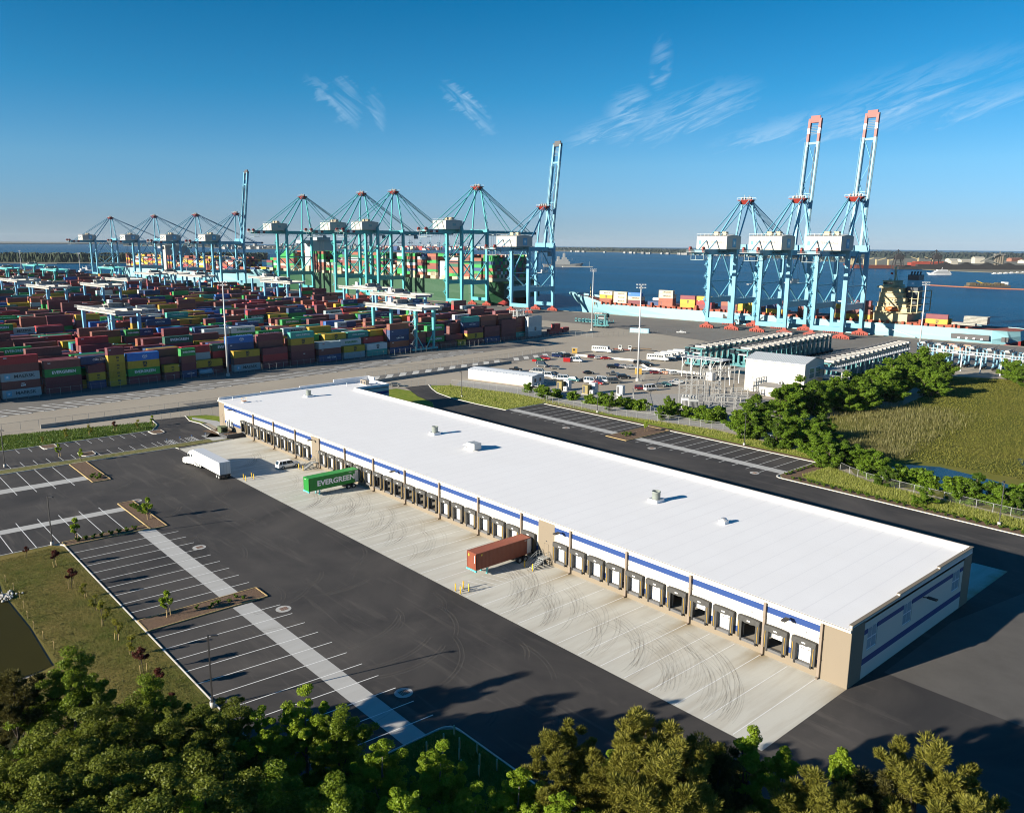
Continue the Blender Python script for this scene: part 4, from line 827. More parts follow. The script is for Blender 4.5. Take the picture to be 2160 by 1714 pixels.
# ================================================================ CONTAINER YARD
CH = 2.9; CW = 2.44; ROWP = 2.86; BLKP = 38.0
ORG = Vector((-288.0, 30.0, 0.0)); ORZ = -0.05
def cmat(n, c):
    m = mat('container_'+n, c, 0.55, 0.35, 0.35, col2=tuple(x*0.62 for x in c), obj=0.16); t = m.node_tree; b = t.nodes['Principled BSDF']
    tc_ = N(t, 'ShaderNodeTexCoord'); s_ = N(t, 'ShaderNodeSeparateXYZ'); LK(t, tc_.outputs['Object'], s_.inputs[0])
    w_ = MT(t, 'SINE', MT(t, 'MULTIPLY', s_.outputs[0], 2*pi/0.5)); bp = N(t, 'ShaderNodeBump', inp={'Strength': 0.35, 'Distance': 0.03}); LK(t, w_, bp.inputs['Height']); LK(t, bp.outputs[0], b.inputs['Normal']); return m
CCOL = dict(brown=(.175, .050, .042), maroon=(.165, .030, .042), rust=(.26, .075, .042), navy=(.016, .050, .150), blue=(.022, .145, .46), yellow=(.50, .315, .018), green=(.012, .26, .048), grey=(.36, .44, .46), red=(.38, .028, .030), teal=(.045, .33, .27), white=(.60, .61, .60), forest=(.012, .10, .06), cream=(.55, .48, .34))
CNAME = dict(brown='brown', maroon='maroon', rust='rust-red', navy='navy blue', blue='bright blue', yellow='yellow', green='bright green', grey='pale blue-grey', red='red', teal='teal', white='white', forest='dark green', cream='cream')
CM = {n: cmat(n, c) for n, c in CCOL.items()}
CMS = {n: mat('stacked_'+n, c, 0.6, 0.3, 0.2, col2=tuple(x*0.62 for x in c), isl=0.16) for n, c in CCOL.items()}
_CME = {}
def container_me(col, L):
    if (col, L) in _CME: return _CME[(col, L)]
    b = mb(CM[col]); w, h = CW/2, CH-0.02
    b.box(0.03, -w+0.05, 0.10, L-0.03, w-0.05, h-0.03)                         # recessed panels
    for y in (-w, w-0.1): b.box(0, y, 0, L, y+0.1, 0.16); b.box(0, y, h-0.12, L, y+0.1, h)
    for x in (0, L-0.16):
        for y in (-w, w-0.1): b.box(x, y, 0.16, x+0.16, y+0.1, h-0.12)
        b.box(x+0.02, -w+0.1, 0, x+0.14, w-0.1, 0.15); b.box(x+0.02, -w+0.1, h-0.12, x+0.14, w-0.1, h-0.005)
    b.use(M_STEEL)
    for y in (-0.75, -0.3, 0.3, 0.75): b.box(-0.01, y-0.02, 0.2, 0.029, y+0.02, h-0.2)   # lock rods of the door end
    _CME[(col, L)] = b.mesh('container'); return _CME[(col, L)]
M_LDARK = mat('lettering_dark', (0.03, 0.032, 0.036), 0.6); M_LGREEN = mat('lettering_green', (0.01, 0.20, 0.05), 0.6); M_LRED = mat('lettering_red', (0.45, 0.03, 0.02), 0.6)
M_STAR = mat('logo_sky_blue', (0.16, 0.42, 0.58), 0.6)
def star_me():
    b = mb(M_STAR); b.box(-0.85, -0.02, -0.85, 0.85, -0.012, 0.85); b.use(M_LWHITE)
    P = [((0.62 if i % 2 == 0 else 0.24)*sin(pi*i/7), -0.026, (0.62 if i % 2 == 0 else 0.24)*cos(pi*i/7)) for i in range(14)]
    b.add(P+[(0, -0.026, 0)], [(i, (i+1) % 14, 14) for i in range(14)]); return b.mesh('star_logo')
STAR = star_me()
def ring_me():
    b = mb(M_LWHITE); n = 20
    for r0, r1, a in ((0.62, 0.72, 1.35), (0.25, 0.34, 1.35)):
        vs = [(r*a*cos(2*pi*i/n), -0.02, r*sin(2*pi*i/n)) for r in (r0, r1) for i in range(n)]; b.add(vs, [(i, (i+1) % n, n+(i+1) % n, n+i) for i in range(n)])
    b.box(-1.0, -0.021, -0.06, 1.0, -0.019, 0.06); return b.mesh('ring_logo')
RING = ring_me()
def arc_me():
    b = mb(M_LWHITE); n = 10
    vs = [(1.5*cos(0.5+1.9*i/n)*k, -0.02, (0.9*sin(0.5+1.9*i/n)-0.1)*k) for k in (1.0, 1.06) for i in range(n+1)]; b.add(vs, [(i, i+1, n+2+i, n+1+i) for i in range(n)]); return b.mesh('swoosh_logo')
SWOOSH = arc_me()
def letter(o, brand, L):
    "brand markings on the two long faces"
    k = 1.0 if L > 8 else 0.62; zc = CH*0.52
    for y, r in ((-CW/2-0.012, 0.0), (CW/2+0.012, pi)):
        c = L/2; sg = 1 if r == 0 else -1
        def put(nm, me, dx, dz, sc=1.0): OBJ(nm, me, o, (c+sg*dx, y, zc+dz), r, (sc, 1, sc))
        if brand == 'EVERGREEN': put('lettering', text_me('EVERGREEN', 1.45, M_LWHITE, 0.045, sx_=1.05), 0.3, 0, k)
        elif brand == 'EVERGREEN_W': put('lettering', text_me('EVERGREEN', 1.3, M_LGREEN, 0.045, sx_=1.05), 0.3, 0, k)
        elif brand == 'MAERSK': put('lettering', text_me('MAERSK', 1.55, M_LDARK, 0.03, sx_=1.15), 1.2, 0, k); put('star_logo', STAR, -4.1*k, 0, k)
        elif brand == 'MSC': put('lettering', text_me('m', 2.2, M_LDARK, 0.09), 0.4, 0.5, k); put('lettering', text_me('sc', 1.6, M_LDARK, 0.07), 0.4, -0.62, k)
        elif brand == 'CMA': put('lettering', text_me('CMA CGM', 0.95, M_LWHITE, 0.02, sx_=1.1), 0.5, 0, k); put('swoosh_logo', SWOOSH, 0.3, 0.05, k)
        elif brand == 'ZIM': put('lettering', text_me('ZIM', 0.95, M_LWHITE, 0.03), 0.6, -0.3, k); put('lettering', text_me('....', 1.2, M_LWHITE, 0.03), 0.6, 0.75, k)
        elif brand == 'CHINA': put('lettering', text_me('CHINA SHIPPING', 0.95, M_LWHITE, 0.02), 0.2, 0, k)
        elif brand == 'HMM': put('lettering', text_me('HMM', 0.55, M_LRED, 0.03), -3.6, 0.6, k)
        elif brand == 'APL': put('lettering', text_me('APL', 1.3, M_LWHITE, 0.03), 0.8, 0, k)
        elif brand == 'COSCO': put('ring_logo', RING, 0.5, 0, k)
        elif brand == 'CAI': put('lettering', text_me('CAI', 0.8, M_LWHITE, 0.03), -2.2, 0.5, k)
        elif brand == 'TEX': put('lettering', text_me('tex', 0.7, M_LWHITE, 0.02), -4.4, 0.6, k)
        elif brand == 'DN': put('lettering', text_me('DNI', 0.55, M_LWHITE, 0.02), -4.2, 0.75, k)
        elif brand == 'UASC': put('lettering', text_me('UAE', 0.5, M_LWHITE, 0.02), 0.6, 0.1, k); put('swoosh_logo', SWOOSH, 0.6, 0.1, 0.4*k)
BR = dict(green='EVERGREEN', grey='MAERSK', yellow='MSC', navy='CMA', teal='CHINA', blue='COSCO', white='EVERGREEN_W', red='DN', brown=None, maroon=None, rust=None, forest='EVERGREEN', cream=None)
BTXT = dict(EVERGREEN='white EVERGREEN lettering', EVERGREEN_W='green EVERGREEN lettering', MAERSK='MAERSK lettering', MSC='a dark msc mark', CMA='white CMA CGM lettering', ZIM='a white ZIM mark', CHINA='white CHINA SHIPPING lettering', HMM='a small red mark', APL='white APL lettering', COSCO='a white ring logo', CAI='white CAI letters', TEX='small white tex letters', DN='small white letters', UASC='a small white mark')
TIER = ['bottom', 'second', 'third', 'fourth', 'fifth', 'sixth', 'seventh', 'eighth']
def container(col, L, loc, rz, lab, group, brand='AUTO'):
    o = OBJ('container', container_me(col, L), None, loc, rz); tag(o, lab, 'container', group)
    br = BR.get(col) if brand == 'AUTO' else brand
    if br: letter(o, br, L)
    return o
rc = random.Random(11)
def rcol(): return rc.choices(['brown', 'maroon', 'rust', 'navy', 'yellow', 'green', 'grey', 'red', 'teal', 'blue', 'white', 'forest', 'cream'], [30, 22, 9, 13, 10, 8, 7, 5, 4, 3, 3, 3, 1])[0]
C40, C20 = 12.19, 6.06
# front row as the photograph shows it: (start, length, tiers from the ground up)
B_ = lambda c, b=None: (c, b)
FRONT = [
 (-66.5, C40, ['maroon', 'brown', 'yellow', 'brown']), (-53.6, C40, ['brown', 'navy', 'brown', 'maroon', 'brown']),
 (-40.4, C40, [('grey', 'MAERSK'), ('brown', 'ZIM'), ('grey', 'MAERSK'), ('brown', None), ('red', 'DN')]),
 (-26.6, C40, [('maroon', None), ('maroon', None), ('green', 'EVERGREEN'), ('brown', 'TEX')]),
 (-12.0, C20, [('navy', None), ('yellow', 'MSC'), ('maroon', None)]), (-4.6, C20, [('yellow', 'MSC')]*4+[('maroon', 'CAI')]),
 (2.4, C40, [('maroon', None), ('green', 'EVERGREEN'), ('yellow', 'MSC'), ('blue', 'COSCO')]),
 (16.3, C20, [('maroon', 'UASC'), ('yellow', 'MSC')]), (23.4, C20, [('navy', 'CMA'), ('maroon', 'DN'), ('brown', None), ('green', 'EVERGREEN')]),
 (46.0, C40, [('grey', 'MAERSK'), ('brown', None), ('yellow', 'MSC')]), (59.6, C40, [('maroon', None), ('red', None), ('maroon', None)]),
 (73.6, C40, [('maroon', None), ('maroon', 'UASC'), ('brown', None), ('yellow', 'MSC'), ('teal', 'CHINA')]),
 (88.2, C40, [('navy', 'CMA'), ('brown', 'DN'), ('grey', 'HMM')]), (102.0, C40, [('grey', None), ('yellow', 'MSC')]), (115.6, C40, [('teal', None), ('white', 'MSC')]),
 (129.6, C40, [('navy', None), ('rust', 'DN'), ('navy', 'CMA'), ('navy', 'TEX'), ('rust', None)]),
 (156.0, C20, [('maroon', None)]), (163.0, C40, [('brown', None)]), (176.0, C20, [('yellow', 'MSC')]), (183.0, C40, [('maroon', None), ('yellow', 'MSC'), ('maroon', None)]),
 (196.4, C40, [('navy', None), ('maroon', None), ('maroon', None)]), (210.0, C40, [('maroon', None)]*4), ]
ROW1 = [(-53.6, C40, ['brown', 'red', 'brown', 'brown', 'brown']), (-40.4, C40, ['brown', 'navy', 'maroon', 'brown']), (-26.6, C40, ['brown', 'navy', 'maroon', 'brown']), (-13.2, C40, [('brown', None), ('yellow', 'MSC'), ('yellow', 'MSC'), ('navy', None), ('navy', 'CMA')][1:]),
 (2.4, C40, ['brown', 'navy', 'brown', 'brown']), (16.3, C40, ['brown', 'brown', 'maroon']), (30.2, C40, ['maroon', 'yellow']), (45.0, C40, [('maroon', None), ('navy', None), ('navy', None), ('navy', 'TEX'), ('blue', 'COSCO')]),
 (59.4, C40, ['brown', 'maroon', 'maroon', ('brown', None), ('maroon', None)]), (73.6, C40, ['maroon', 'rust', 'rust', 'brown']), (88.2, C40, ['brown', 'maroon', 'grey']), (102, C40, ['navy', 'brown', ('white', 'EVERGREEN_W')]), (115.6, C40, ['navy', 'maroon', ('red', 'DN')]),
 (129.6, C40, ['maroon', 'navy', 'rust', 'maroon']), (143.4, C40, [('navy', None), ('maroon', None), ('rust', None)]), (156.6, C40, [('grey', 'MAERSK'), ('green', 'EVERGREEN'), ('maroon', None), ('green', 'EVERGREEN')]), (170, C40, ['brown', 'maroon']), (183, C40, ['maroon', 'navy', ('navy', 'CMA'), ('navy', 'CMA'), ('teal', None)]), (196.4, C40, ['maroon', 'maroon', ('maroon', 'DN'), 'brown', 'rust']), (210, C40, ['maroon', 'maroon', 'maroon', 'rust', 'rust'])]
hgt = {}; cont = []
def norm(e): return e if isinstance(e, tuple) else (e, BR.get(e) if rc.random() < 0.9 else None)
def add_stack(k, r, s0, L, tiers):
    u0 = -(k*BLKP+r*ROWP)                         # distance from the front face line along E1
    for i in range(int(s0), int(s0+L)+1): hgt[(k, r, i)] = max(hgt.get((k, r, i), 0), len(tiers))
    for t_, e in enumerate(tiers): cont.append((k, r, s0, L, t_, *norm(e), len(tiers)))
for s0, L, tr in FRONT: add_stack(0, 0, s0-30.0, L, tr)
for s0, L, tr in ROW1: add_stack(0, 1, s0-30.0, L, tr)
for k in range(0, 27):
    send = 218 if k == 0 else 235 if k == 1 else 262 if k < 5 else 275
    trend = rc.uniform(2.2, 3.4)
    for r in range(9):
        if k == 0 and r < 2: continue
        s0 = -150.0-k*10+rc.uniform(0, 0.5); s0 = -96.6-13.3*int(4+k*1.1)
        while s0 < send-12:
            if rc.random() < 0.07: s0 += 13.3; continue
            h = max(1, min(5, int(round(rc.gauss(trend+0.35*sin(s0/31.0+k*1.7), 0.95)))))
            if k == 0 and r < 5 and s0 < 130: h = min(h+1, 4)
            if rc.random() < 0.08:
                add_stack(k, r, s0, C20, [rcol() for _ in range(h)]); add_stack(k, r, s0+6.2, C20, [rcol() for _ in range(max(1, h-rc.randint(0, 1)))])
            else: add_stack(k, r, s0, C40, [rcol() for _ in range(h)])
            s0 += 13.3 if rc.random() > 0.05 else 14.5
def P_(u_, s_, z): return Vector((ORG.x+E1.x*u_+E2.x*s_, ORG.y+E1.y*u_+E2.y*s_, z))
CAMU = (CAM_LOC-ORG).dot(E1); CAMS = (CAM_LOC-ORG).dot(E2)
def seen(u_, s_, z):
    "does the camera see the point over the stacks in front of it?"
    du, ds, dz = CAMU-u_, CAMS-s_, CAM_LOC.z-z; n = 26
    for i in range(1, n):
        d = 1.6*i; f = d/math.hypot(du, ds); uu, ss = u_+du*f, s_+ds*f; zz = z+dz*f
        if zz > 5.2*CH: return True
        a = -uu; kk = int(a//BLKP); rr = int((a-kk*BLKP)/ROWP)
        if a < 0 or rr > 8: continue
        if hgt.get((kk, rr, int(ss)), 0)*CH > zz: return False
    return True
vis = []
for c in cont:
    k, r, s0, L, t_, col, br, H = c; u0 = -(k*BLKP+r*ROWP); top = (t_ == H-1); z = t_*CH
    area = 0.0
    for f in (0.1, 0.5, 0.9):
        if seen(u0+0.4, s0+L*f, z+CH*0.75): area += 0.25*L*CH
        if seen(u0+0.4, s0+L*f, z+CH*0.25): area += 0.08*L*CH
        if top and seen(u0-CW/2, s0+L*f, z+CH+0.05): area += 0.12*L*CW*0.4
    if t_ >= hgt.get((k, r, int(s0)-1), 0) or rc.random() < 0.2: area += 0.05
    p = P_(u0, s0+L/2, z); d = (p-CAM_LOC).length
    px = 1080+CF*(p-CAM_LOC).dot(_R2)/(p-CAM_LOC).dot(_F)
    if px < -60: area *= 0.0
    vis.append((area/d/d, c))
vis.sort(key=lambda a: -a[0])
NIND = 235
hidden = []
for a, c in vis[NIND:]: hidden.append((a, c))
for a, (k, r, s0, L, t_, col, br, H) in vis[:NIND]:
    u0 = -(k*BLKP+r*ROWP); rowt = 'front row' if (k, r) == (0, 0) else 'second row' if (k, r) == (0, 1) else 'front block' if k == 0 else 'second block' if k == 1 else 'back blocks'
    size = 'long' if L > 8 else 'short'
    lab = '%s %s container%s, %s of %s in the %s' % (size, CNAME[col], ' with '+BTXT[br] if br else '', 'topmost' if t_ == H-1 and t_ else TIER[t_], ['', 'one', 'two', 'three', 'four', 'five'][H], rowt) if H > 1 else 'single %s %s container%s on the ground in the %s' % (size, CNAME[col], ' with '+BTXT[br] if br else '', rowt)
    p = P_(u0-CW/2, s0, t_*CH+ORZ); container(col, L, p, QA+pi/2, lab, 'stacked containers in the yard', br)
b = mb()
for a, (k, r, s0, L, t_, col, br, H) in hidden:
    if a <= 0 and not (t_ == H-1): continue
    u0 = -(k*BLKP+r*ROWP); b.use(CMS[col]); A, B2, C2, D2 = (P_(u0, s0, 0), P_(u0, s0+L, 0), P_(u0-CW, s0+L, 0), P_(u0-CW, s0, 0)); z0, z1 = t_*CH+ORZ, (t_+1)*CH-0.03+ORZ
    b.add([(q.x, q.y, z) for z in (z0, z1) for q in (A, B2, C2, D2)], [(4,5,6,7),(0,1,5,4),(1,2,6,5),(2,3,7,6),(3,0,4,7)])
stuff(b.build('stacked_containers'), 'far rows of stacked shipping containers of every colour in the yard', 'containers')
# a tank container and reefers at the ends of the front row
t = thing('tank_container', 'pale blue tank container lying low at the edge of the yard by the tall mast', 'tank container', P_(-1.2, 0.6, ORZ), QA+pi/2)
b = mb(mat('tank_blue', (0.22, 0.42, 0.52), 0.4)); b.smooth = True; b.tube((0.3, 0, 1.3), (5.8, 0, 1.3), 1.05, 16); b.build('tank', t)
b = mb(mat('tank_frame', (0.10, 0.22, 0.32), 0.5)); [b.bar((x, y, 0), (x, y, 2.55), 0.12) for x in (0.06, 6.0) for y in (-1.15, 1.15)]; [b.bar((0, y, z), (6.06, y, z), 0.12) for y in (-1.15, 1.15) for z in (0.08, 2.5)]; [b.bar((x, -1.15, z), (x, 1.15, z), 0.12) for x in (0.06, 6.0) for z in (0.08, 2.5)]; b.build('frame', t)
for t_ in range(4):
    container('white' if t_ != 0 else 'grey', C40, P_(-3.5, 205.5, t_*CH+ORZ), QA+pi/2, '%s refrigerated container, %s of the pale stack beside the reefer rack' % ('white' if t_ else 'pale grey', 'topmost' if t_ == 3 else TIER[t_]), 'reefers at the end of the front row', 'MSC' if t_ == 1 else None)
t = thing('reefer_rack', 'grey steel access gantry beside the stack of white reefers', 'steel gantry', P_(-9, 200, ORZ), QA+pi/2)
for i in range(3):
    b = mb(M_STEEL); [b.bar((x, y, 0), (x, y, 15.5), 0.28) for x in (i*6.0,) for y in (-3, 0, 3)]; b.build('frame_post', t)
for z in (3, 6, 9, 12, 15): b = mb(M_STEEL); b.box(-0.5, -3.2, z, 12.5, 3.2, z+0.15); [b.bar((-0.5, y, z+1.1), (12.5, y, z+1.1), 0.06) for y in (-3.2, 3.2)]; b.build('deck', t)
for i, (s_, u_, t_) in enumerate(((222, -4, 0), (228, -4, 0), (226, -4, 1), (236, -5, 0))): container('red', C20, P_(u_, s_+4, t_*CH+ORZ), QA+pi/2, 'short red container %s beyond the white reefers' % ('on top of the low pair' if t_ else 'low on the ground'), 'low red containers past the reefers', None)
# ---- yard gantry cranes (rail mounted, spanning a block)
def gantry(k, s_, cmain, cleg, lab):
    m, ml = mat('gantry_'+cmain[0], cmain[1], 0.5, 0.2, 0.3), mat('gantry_'+cleg[0], cleg[1], 0.5, 0.2, 0.3)
    t = thing('yard_gantry_crane', lab, 'gantry crane', P_(-k*BLKP, s_, ORZ), QA, 'gantry cranes over the container blocks')
    X0, X1, H, hw = -30.5, 3.2, 20.5, 6.0          # local X along the span, Y along the rails
    for x in (X0, X1):
        for y in (-hw, hw):
            b = mb(ml); b.loft([[(x-a, y-c, z) for a, c in ((w_, w_), (-w_, w_), (-w_, -w_), (w_, -w_))] for z, w_ in ((0.9, 0.45), (H, 0.75))]); b.build('leg', t)
        b = mb(ml); b.box(x-0.5, -hw-2.5, 0.55, x+0.5, hw+2.5, 1.5); b.build('sill_beam', t)
        b = mb(ml); b.bar((x, -hw, 9), (x, -hw+5, 1.4), 0.4); b.bar((x, hw, 9), (x, hw-5, 1.4), 0.4); b.build('brace', t)
        for y in (-hw-1.5, hw+1.5): b = mb(M_DARK); b.box(x-0.4, y-1.3, 0, x+0.4, y+1.3, 0.6); b.build('bogie', t)
    for y in (-hw, hw):
        b = mb(m); b.box(X0-5.5, y-0.75, H, X1+5.5, y+0.75, H+2.0); b.build('girder', t)
        b = mb(M_STEEL); yy = y+(1.9 if y > 0 else -1.9); b.box(X0-5.5, min(y, yy), H+1.2, X1+5.5, max(y, yy), H+1.3)
        for z in (1.9, 2.4): b.bar((X0-5.5, yy, H+z), (X1+5.5, yy, H+z), 0.07)
        for i in range(11): b.bar((X0-5.5+i*4.45, yy, H+1.2), (X0-5.5+i*4.45, yy, H+2.4), 0.07)
        b.build('walkway', t)
    for x in (X0-4.5, X1+4.5): b = mb(m); b.box(x-0.6, -hw+0.75, H+0.3, x+0.6, hw-0.75, H+1.6); b.build('end_tie', t)
    xt = X0+rc.uniform(8, 26)
    b = mb(M_GALV); b.box(xt-3, -hw-0.8, H+2.01, xt+3, hw+0.8, H+2.6); b.build('trolley', t)
    b = mb(mat('machinery_mix', (0.30, 0.29, 0.27), 0.7, 0.8, 1.5, col2=(0.05, 0.05, 0.05))); b.box(xt-2, -4.5, H+2.61, xt+1.5, 2.0, H+4.6); [b.box(xt-2.8+i*1.5, 2.4, H+2.6, xt-1.7+i*1.5, 4.8, H+3.5+0.3*i) for i in range(4)]; b.tube((xt, -hw, H+3.2), (xt, hw, H+3.2), 0.55, 10); b.build('winch', t)
    b = mb(M_CURB); b.box(X0-3.6, hw+0.8, H+2.01, X0-1.0, hw+2.6, H+4.2); b.build('electrical_house', t)
    b = mb(M_STEEL)
    for i in range(7):
        za, zb = 1.5+i*2.7, 1.5+(i+1)*2.7; sg = 1 if i % 2 else -1; b.bar((X1+0.7, -hw-2-1.3*sg, za), (X1+0.7, -hw-2+1.3*sg, zb), 0.5, 0.12); b.box(X1+0.4, -hw-2+1.3*sg-0.6, zb-0.06, X1+1.2, -hw-2+1.3*sg+0.6, zb+0.06); b.bar((X1+1.0, -hw-2-1.3*sg, za+1), (X1+1.0, -hw-2+1.3*sg, zb+1), 0.06)
    b.build('stair_tower', t)
    return t
TEALC, WHC, BLC = ('teal', (0.09, 0.46, 0.47)), ('white', (0.42, 0.41, 0.38)), ('blue', (0.16, 0.40, 0.60))
for px, py, cm_, cl_, lab in ((850, 641, WHC, TEALC, 'teal and white yard gantry crane straddling the front block by the road'), (232, 645, WHC, BLC, 'white yard gantry crane on blue legs over the near blocks beside the green containers'),
    (35, 588, WHC, BLC, 'white yard gantry crane with blue legs over the far blocks, leftmost of a staggered pair'), (100, 598, WHC, BLC, 'white yard gantry crane with blue legs over the far blocks, nearer of a staggered pair'), (215, 600, WHC, BLC, 'white yard gantry crane with blue legs in front of the far ship cranes'), (262, 586, WHC, BLC, 'tall white yard gantry crane with blue legs below the first far ship crane'),
    (318, 574, WHC, BLC, 'white yard gantry crane with blue legs below the second far ship crane'), (365, 574, WHC, BLC, 'white yard gantry crane with blue legs below the third far ship crane'), (15, 563, TEALC, TEALC, 'teal yard gantry crane at the far edge of the yard beside the light mast'), (72, 558, TEALC, TEALC, 'teal yard gantry crane at the far edge of the yard against the river'), (115, 566, TEALC, TEALC, 'teal yard gantry crane at the far edge of the yard behind two white ones'), (235, 562, TEALC, TEALC, 'teal yard gantry crane standing before the pale blue ship'),
    (415, 580, WHC, BLC, 'white yard gantry crane below the raised boom of the far ship cranes'), (565, 584, WHC, BLC, 'white yard gantry crane in front of the green ship bow'), (595, 592, WHC, BLC, 'white yard gantry crane beside another in front of the green ship hull'), (770, 607, WHC, BLC, 'white yard gantry crane in front of the green hull between two ship cranes'), (845, 618, WHC, BLC, 'white yard gantry crane standing just behind the teal one')):
    P = G(px, py, 22.5); k = max(0, round((-(P-ORG).dot(E1)-13.5)/BLKP)); d_ = (P-ORG); s_ = d_.dot(E2)
    # slide along the viewing ray's row so the crane stands on the rails of its own block
    U_ = -(k*BLKP)-13.5; cu, cs_ = CAMU, CAMS; f = (U_-cu)/(d_.dot(E1)-cu); s_ = cs_+(d_.dot(E2)-cs_)*f
    gantry(k, s_, cm_, cl_, lab)
# ---- fence along the yard
def fence(name, pts, h, lab, post=3.2, z=-0.1, mesh_alpha=0.35, dbl=False, cat='fence', pw=0.09, col=(0.42, 0.43, 0.43)):
    t = thing(name, lab, cat, (pts[0][0], pts[0][1], z)); O = Vector((pts[0][0], pts[0][1], 0))
    mm = mat('fence_metal', (0.26, 0.27, 0.27), 0.5, metal=0.2)
    mw = _M.get('fence_mesh')
    if not mw:
        mw = mat('fence_mesh', (0.22, 0.23, 0.23), 0.6); t2 = mw.node_tree; bb = t2.nodes['Principled BSDF']; g = N(t2, 'ShaderNodeNewGeometry'); bb.inputs['Alpha'].default_value = 0.06
    npost = 0
    for a, c in zip(pts[:-1], pts[1:]):
        a, c = Vector((*a, 0))-O, Vector((*c, 0))-O; n = max(1, round((c-a).length/post)); d = (c-a)/n
        for i in range(n):
            p = a+d*i; b = mb(mm); b.bar((p.x, p.y, 0), (p.x, p.y, h), pw)
            if dbl: q = d.normalized(); b.bar((p.x, p.y, h), (p.x-q.y*0.3, p.y+q.x*0.3, h+0.3), pw*0.7)
            b.build('post', t); npost += 1
        w = mb(mw); w.quad((a.x, a.y, 0.05), (c.x, c.y, 0.05), (c.x, c.y, h-0.05), (a.x, a.y, h-0.05)); w.build('mesh_panel', t)
        r_ = mb(mm); r_.bar((a.x, a.y, h), (c.x, c.y, h), pw*0.6); r_.build('top_rail', t)
    return t
fence('yard_fence', [(-262.5, -150), (-275.5, -30), (-288.0, 90), (-303.5, 255)], 2.8, 'tall chain link fence with outriggers along the foot of the container stacks', 3.4, dbl=True)
fence('yard_fence', [(-303.5, 256), (-286, 262), (-270, 330)], 2.8, 'chain link fence turning from the stacks towards the quay', 3.6)

